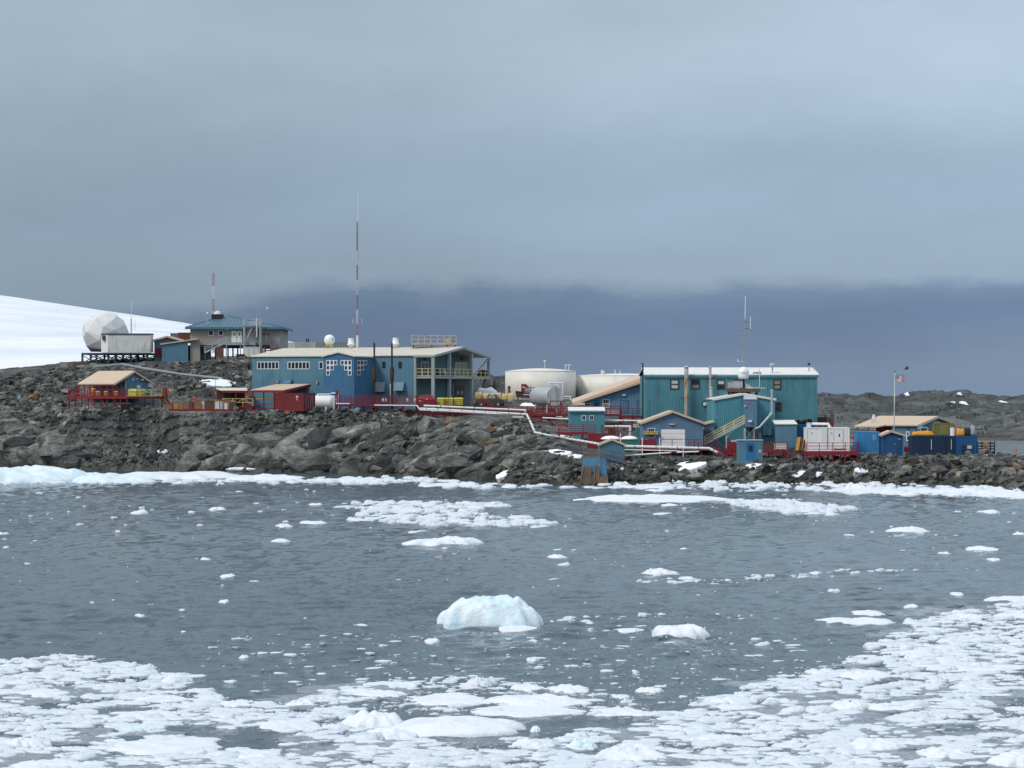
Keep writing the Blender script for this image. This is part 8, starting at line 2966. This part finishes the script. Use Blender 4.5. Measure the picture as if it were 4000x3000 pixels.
for i, (u, v, w, h) in enumerate(((545, 2008, 76, 22), (848, 1994, 66, 20), (1112, 2061, 72, 20), (1225, 2048, 104, 20), (1095, 2119, 64, 18), (803, 2188, 36, 13), (890, 2257, 56, 18), (875, 2356, 46, 20),
                                  (1405, 2453, 62, 22), (1690, 2510, 62, 22), (1613, 2082, 40, 12), (2175, 2180, 74, 18), (3865, 2005, 88, 16), (3840, 2152, 140, 24), (3686, 2168, 52, 17), (3740, 2327, 58, 18),
                                  (3560, 2376, 58, 22), (2685, 2264, 62, 16), (2170, 2270, 60, 14), (3980, 2090, 40, 16), (8, 2088, 50, 12), (718, 2472, 26, 9), (1523, 2314, 26, 14), (2080, 2511, 46, 18),
                                  (2080, 2583, 50, 22), (2860, 2524, 30, 14), (955, 2570, 34, 14), (2480, 2628, 30, 12), (1232, 1974, 50, 14), (1000, 1972, 40, 10), (2670, 2147, 30, 10), (2606, 2078, 20, 9), (3880, 2190, 60, 14))):
    floe('small white ice chunk drifting alone on open grey water', u - w / 2, u + w / 2, v - h, v, 'ice', .62, 40 + i * 1.7, .5, .25, .1 * (-1) ** i, 4, 22, 6, 'ice chunk', 'ice_chunk', 'lone ice chunks on the water')
# foreground floes
FG = [('very large bright white floe in the bottom foreground', 1520, 2075, 2770, 2878, 'ice', .50, .22, .08, .0, 6),
      ('white hummock at the left end of the large foreground floe', 1338, 1600, 2755, 2850, 'ice', .72, .35, .14, -.05, 4),
      ('small pointed ice at the right tip of the large foreground floe', 2072, 2113, 2822, 2862, 'ice', .7, .2, .08, .2, 3),
      ('lumpy white floe in front of the large foreground hummock', 1405, 1630, 2830, 2892, 'ice', .55, .4, .16, 0, 4),
      ('pale flat floe at the top of the central ice group', 1424, 1646, 2653, 2688, 'ice', .3, .25, .15, 0, 5),
      ('pale blue-edged floe left in the central ice group', 1395, 1580, 2685, 2726, 'ice', .4, .25, .15, -.1, 6),
      ('broad grey-white floe in the middle of the central ice group', 1612, 1912, 2697, 2758, 'ice', .25, .2, .12, 0, 7),
      ('bright floe with a peak right in the central ice group', 1902, 2296, 2697, 2764, 'ice', .45, .35, .16, -.1, 5),
      ('long smooth pale floe behind the large foreground floe', 1835, 2265, 2745, 2802, 'ice', .2, .2, .1, 0, 7),
      ('jagged small ice mound above the central ice group', 1818, 1925, 2640, 2684, 'ice', .7, .5, .35, 0, 3),
      ('flat oval floe above the bright peaked floe', 1990, 2112, 2662, 2700, 'ice', .3, .3, .2, 0, 5),
      ('ragged floe right of the flat oval floe', 2128, 2302, 2666, 2706, 'ice', .4, .4, .25, 0, 4),
      ('white floe alone right of the central ice group', 2484, 2588, 2675, 2706, 'ice', .5, .35, .2, 0, 4),
      ('small tilted floe right of the central ice group', 2386, 2464, 2702, 2732, 'ice', .4, .35, .2, -.3, 4),
      ('grey flat floe at the right tip of the central ice group', 2300, 2532, 2752, 2804, 'ice', .25, .3, .2, 0, 5),
      ('large lumpy white floe at the bottom right of centre', 2332, 2610, 2890, 2978, 'ice', .6, .4, .16, -.15, 4),
      ('blue-tinted peaked floe beside the large lumpy one', 2205, 2335, 2872, 2930, 'ice_blue', .7, .4, .16, 0, 3),
      ('rounded white floe at the bottom centre', 2010, 2170, 2866, 2925, 'ice', .6, .45, .2, 0, 3),
      ('white floe at the upper edge of the left brash field', 633, 756, 2625, 2668, 'ice', .6, .3, .14, -.15, 4),
      ('broad pale floe in the upper left brash', 70, 262, 2682, 2724, 'ice', .35, .3, .16, 0, 5),
      ('pale floe near the right edge of the left brash', 540, 732, 2705, 2744, 'ice', .35, .3, .16, 0, 5),
      ('long pale floe in the middle of the left brash', 440, 722, 2766, 2810, 'ice', .25, .25, .16, 0, 6),
      ('bright wedge floe beside the dark water in the left brash', 470, 605, 2815, 2856, 'ice_blue', .5, .3, .14, -.2, 5),
      ('very broad pale floe at the bottom left', 395, 880, 2858, 2952, 'ice', .25, .25, .12, 0, 7),
      ('white floe right of the dark opening at the bottom left', 850, 1085, 2916, 2972, 'ice', .4, .35, .14, 0, 5),
      ('white lumpy floe at the left edge of the bottom brash', -20, 190, 2870, 2925, 'ice', .6, .4, .2, 0, 4),
      ('pale floe low in the left brash corner', 20, 330, 2955, 3010, 'ice', .3, .3, .16, 0, 5),
      ('smooth pale floe in the middle of the brash left of centre', 1000, 1240, 2800, 2856, 'ice', .3, .25, .12, 0, 6),
      ('white floe at the top of the left-centre brash', 845, 980, 2730, 2760, 'ice', .5, .35, .16, 0, 4),
      ('peaked floe right of the left-centre open water', 1122, 1225, 2728, 2758, 'ice', .6, .45, .25, 0, 4),
      ('bright white floe in the lower right brash', 3305, 3542, 2866, 2932, 'ice', .6, .35, .14, 0, 4),
      ('ragged white floe right of the bright lower right floe', 3592, 3800, 2905, 2965, 'ice', .5, .4, .22, 0, 4),
      ('white floe in the bottom right corner', 3860, 4080, 2926, 2998, 'ice', .6, .4, .18, 0, 4),
      ('domed white floe in the middle of the right brash', 3232, 3388, 2722, 2776, 'ice', .65, .3, .12, 0, 4),
      ('long smooth floe in the middle of the right brash', 3390, 3570, 2735, 2780, 'ice', .35, .3, .12, 0, 5),
      ('broad pale sheet at the bottom of the right brash', 3080, 3440, 2940, 2988, 'ice', .2, .25, .12, 0, 7),
      ('white floe at the upper edge of the right brash', 3735, 3860, 2393, 2426, 'ice', .55, .35, .16, 0, 4),
      ('flat white raft in the upper right brash', 3880, 4080, 2385, 2420, 'ice', .4, .35, .16, 0, 4),
      ('long floe streak in the upper right brash', 3460, 3690, 2530, 2570, 'ice', .35, .3, .16, 0, 5),
      ('flat floe left in the right brash', 3260, 3490, 2605, 2655, 'ice', .4, .3, .16, .1, 5),
      ('white floe at the left margin of the right brash', 3145, 3240, 2605, 2635, 'ice', .5, .35, .16, 0, 4),
      ('long thin floe crossing the right brash', 3560, 4040, 2580, 2625, 'ice', .2, .25, .16, 0, 6),
      ('pointed floe at the dark edge of the right brash', 2765, 2890, 2712, 2748, 'ice', .55, .4, .2, 0, 3),
      ('flat oval floe near the edge of the right brash', 2560, 2670, 2826, 2856, 'ice', .35, .3, .14, 0, 5),
      ('long ridge floe in the centre of the right brash', 2700, 2920, 2856, 2905, 'ice', .4, .4, .2, 0, 4)]
for i, (lab, u0, u1, vt, vb, mm, hf, lu, jg, ti, st) in enumerate(FG):
    floe(lab, u0, u1, vt, vb, mm, hf, 101 + i * 2.3, lu, jg, ti, st, 64, 16)

for o in [o for o in COL.objects if o.get('group') == 'lone ice chunks on the water']:
    t = near_label('small lone chunk', o.location.x, o.location.y, 40.0)
    if t:
        o['label'] = t

# brash: the 200 or so largest pieces one by one, the rest as one mass
PROTO = [ice_arrays(200 + i * 1.7, 18, 4, 0.55, 0.34, 0.2 * math.sin(i), 6.0 + (i % 4), 2.6) for i in range(14)]
PROTO_ME = [ice_mesh('ice_chunk', a, M['ice_brash']) for a in PROTO]
TINY = [ice_arrays(300 + i * 1.7, 7, 2, 0.7, 0.5, 0, 5.0, 3.0) for i in range(10)]


def in_field(us, vs, polys, holes=()):
    k = np.zeros(len(us), bool)
    for p in polys:
        k |= inpoly(us, vs, p)
    for p in holes:
        k &= ~inpoly(us, vs, p)
    return k


LEFT = [(-60, 2575), (180, 2562), (400, 2568), (560, 2600), (760, 2640), (760, 2690), (900, 2725), (1120, 2735), (1260, 2715), (1350, 2665), (1420, 2690), (1400, 2780), (1640, 2890), (1900, 2900), (2050, 2890), (2000, 3040), (-60, 3040)]
HOLE = [(590, 2838), (720, 2832), (930, 2845), (1150, 2872), (1165, 2895), (1060, 2945), (930, 2925), (820, 2890)]
RIGHT_ = [(4080, 2330), (3850, 2375), (3650, 2400), (3560, 2470), (3440, 2520), (3230, 2580), (3000, 2645), (2840, 2700), (2690, 2745), (2580, 2800), (2500, 2850), (2300, 2850), (2150, 2900), (1960, 3040), (4080, 3040)]
SHORE = [(-40, 1880), (600, 1882), (1000, 1868), (1500, 1866), (1850, 1886), (2050, 1900), (2300, 1898), (2600, 1888), (3000, 1890), (3300, 1890), (3700, 1895), (4060, 1915), (4060, 1950), (3700, 1938), (3200, 1922), (2900, 1915), (2560, 1912), (2200, 1906), (1850, 1906), (1500, 1892), (1100, 1884), (600, 1892), (-40, 1894)]
RAFT1 = [(1335, 1975), (1450, 1962), (1620, 1962), (1800, 1972), (1960, 1966), (1985, 1978), (1830, 1995), (2000, 2020), (2185, 2050), (2170, 2062), (1900, 2058), (1600, 2050), (1380, 2036), (1460, 2010), (1360, 1992)]
RAFT2 = [(2860, 1972), (2960, 1958), (3150, 1968), (3320, 1992), (3230, 2004), (3270, 2018), (3120, 2012), (2980, 1990)]
SPARSE = [(700, 2500), (2700, 2440), (3300, 2500), (3000, 2640), (2560, 2780), (2300, 2700), (1500, 2640), (1000, 2720), (800, 2660)]
FIELDS = [   # name, polygons, holes, number, size range, exponent, label, material
    ('l', [LEFT], [HOLE], 6500, (0.05, 0.85), 5.6, 'white ice chunk packed in the brash field at the lower left'),
    ('r', [RIGHT_], [], 8500, (0.05, 0.90), 5.6, 'white ice chunk packed in the brash field at the lower right'),
    ('s', [SHORE], [], 900, (0.25, 1.6), 2.2, 'white ice block in the band of shore ice'),
    ('1', [RAFT1], [], 520, (0.25, 1.5), 2.2, 'white chunk in the broken ice raft left of centre'),
    ('2', [RAFT2], [], 240, (0.3, 1.7), 1.8, 'white chunk in the broken ice raft right of centre'),
    ('m', [[(1380, 2650), (1900, 2640), (2300, 2680), (2560, 2770), (2500, 2810), (2100, 2800), (1500, 2780), (1380, 2740)]], [], 650, (0.05, 0.5), 3.4, 'small ice bit among the central floe group'),
    ('c', [SPARSE], [], 420, (0.08, 0.45), 2.8, 'small ice bit scattered on the dark water above the brash'),
    ('w', [[(0, 1910), (4000, 1930), (4000, 2330), (3300, 2480), (700, 2540), (0, 2550)]], [], 270, (0.10, 0.55), 4.0, 'small ice bit scattered far out on the open water'),
    ('t', [[(2080, 2424), (2480, 2405), (3000, 2398), (3000, 2408), (2500, 2422), (2100, 2440)], [(2480, 2262), (2800, 2262), (3300, 2225), (3700, 2222), (3300, 2238), (2850, 2280), (2500, 2278)]], [], 170, (0.10, 0.5), 2.6, 'small ice bit in a drifting streak on the right water'),
]
pool = []
for nm, polys, holes, n, (s0, s1), ex, lab in FIELDS:
    allp = np.concatenate([np.array(p, float) for p in polys])
    v0, v1 = allp[:, 1].min(), min(allp[:, 1].max(), 3060)
    Ya, Yb = CH * F / (v1 - HV), CH * F / (v0 - HV)
    got = 0
    while got < n:
        k = n * 4
        Y = RNG.uniform(Ya, Yb, k)
        if nm in 'lr':                                # a little denser towards the far edge, as seen in the photo
            Y = Ya + (Yb - Ya) * RNG.random(k) ** 1.1
        us = RNG.uniform(allp[:, 0].min(), allp[:, 0].max(), k)
        keep = RNG.random(k) < Y / Yb
        vs = HV + CH * F / Y
        wob = fbm2(us / 70, vs / 18, 61, 3)
        keep &= in_field(us + 60 * wob, vs + 12 * wob, polys, holes)
        if nm in 'lr':
            keep &= RNG.random(k) < np.clip(0.60 + 1.3 * fbm2(us / 130, vs / 30, 77, 3), 0.06, 1.0)
        for u, v, Yq in zip(us[keep], vs[keep], Y[keep]):
            s = s0 + (s1 - s0) * RNG.random() ** ex
            pool.append((s * (v - HV), s, (u - CU) / F * Yq, Yq, lab, nm))
            got += 1
            if got >= n:
                break
pool.sort(key=lambda a: -a[0])
GRP = {'l': 'brash chunks at the lower left', 'r': 'brash chunks at the lower right', 's': 'shore ice blocks', '1': 'raft chunks left of centre', '2': 'raft chunks right of centre', 'c': 'ice bits above the brash', 'm': 'ice bits among the central floes', 'w': 'ice bits on open water', 't': 'ice bits in the streaks'}
bv, bf, off = [[], []], [[], []], [0, 0]
for i, (_, s, x, Y, lab, nm) in enumerate(pool):
    sx, sy, sz = s * .5 * RNG.uniform(.9, 1.9), s * .5 * RNG.uniform(.6, 1.1), s * (RNG.uniform(.05, .15) if (nm in 'lrcm' and RNG.random() < .82) else RNG.uniform(.14, .36))
    rz = RNG.uniform(-.5, .5) + (math.pi if RNG.random() < .5 else 0)
    if i < 190:
        o = bpy.data.objects.new('ice_chunk', PROTO_ME[i % 14])
        o.location, o.scale, o.rotation_euler = (x, Y, wz(x, Y)), (sx, sy, sz), (0, 0, rz)
        link(o)
        tag(o, near_label('largest brash chunk', x, Y, 7.0) or near_label('second largest brash chunk', x, Y, 7.0) or lab, 'ice chunk', GRP[nm])
    else:
        A, Fc = PROTO[i % 14] if s > 0.34 else TINY[i % 10]
        k = 1 if (s < 0.34 and RNG.random() < 0.55 and nm in 'lrcm') else 0
        if k:
            sz *= 0.5
        sz = max(sz, 0.022)
        c, si = math.cos(rz), math.sin(rz)
        v = A * np.array([sx, sy, sz])
        bv[k].append(np.stack([v[:, 0] * c - v[:, 1] * si + x, v[:, 0] * si + v[:, 1] * c + Y, np.where(v[:, 2] > 0, v[:, 2] + .012, v[:, 2]) + wz(x, Y)], -1))
        bf[k] += [tuple(a + off[k] for a in f) for f in Fc]
        off[k] += len(A)
br = mesh('brash_ice', None, M['ice_brash'], np.concatenate(bv[0]), bf[0], True)
tag(br, 'loose white brash ice spread over the water, too many bits to count', 'brash ice', None, 'stuff')
gv, gf, goff = [], [], 0
for nm, poly, n in (('l', LEFT, 75), ('r', RIGHT_, 120)):      # thin sheets of grease ice, nearly awash
    pa = np.array(poly, float)
    got = 0
    while got < n:
        u, v = RNG.uniform(pa[:, 0].min(), pa[:, 0].max()), RNG.uniform(pa[:, 1].min(), 3040)
        if not inpoly(np.array([u]), np.array([v]), poly)[0] or inpoly(np.array([u]), np.array([v]), HOLE)[0]:
            continue
        got += 1
        p = WP(u, v)
        A, Fc = ice_arrays(400 + got, 16, 3, .3, .5, 0, 9.0, 2.0)
        w_ = RNG.uniform(.7, 2.4) * p.y / 90
        vv_ = A * np.array([w_, w_ * RNG.uniform(.5, 1.0), 1]) + np.array([p.x, p.y, 0])
        vv_[:, 2] = np.where(A[:, 2] > 0, .012 + .012 * A[:, 2], -.06) + [wz(q_[0], q_[1]) for q_ in vv_]
        gv.append(vv_)
        gf += [tuple(a + goff for a in f) for f in Fc]
        goff += len(A)
br = mesh('slush_ice', None, M['ice_grey'], np.concatenate(bv[1]), bf[1], True)
tag(br, 'thin grey slush ice between the brighter brash pieces', 'slush ice', None, 'stuff')
gr_ = mesh('grease_ice', None, M['ice_grease'], np.concatenate(gv), gf, True)
tag(gr_, 'thin dark grease ice nearly awash between the brash pieces', 'grease ice', None, 'stuff')
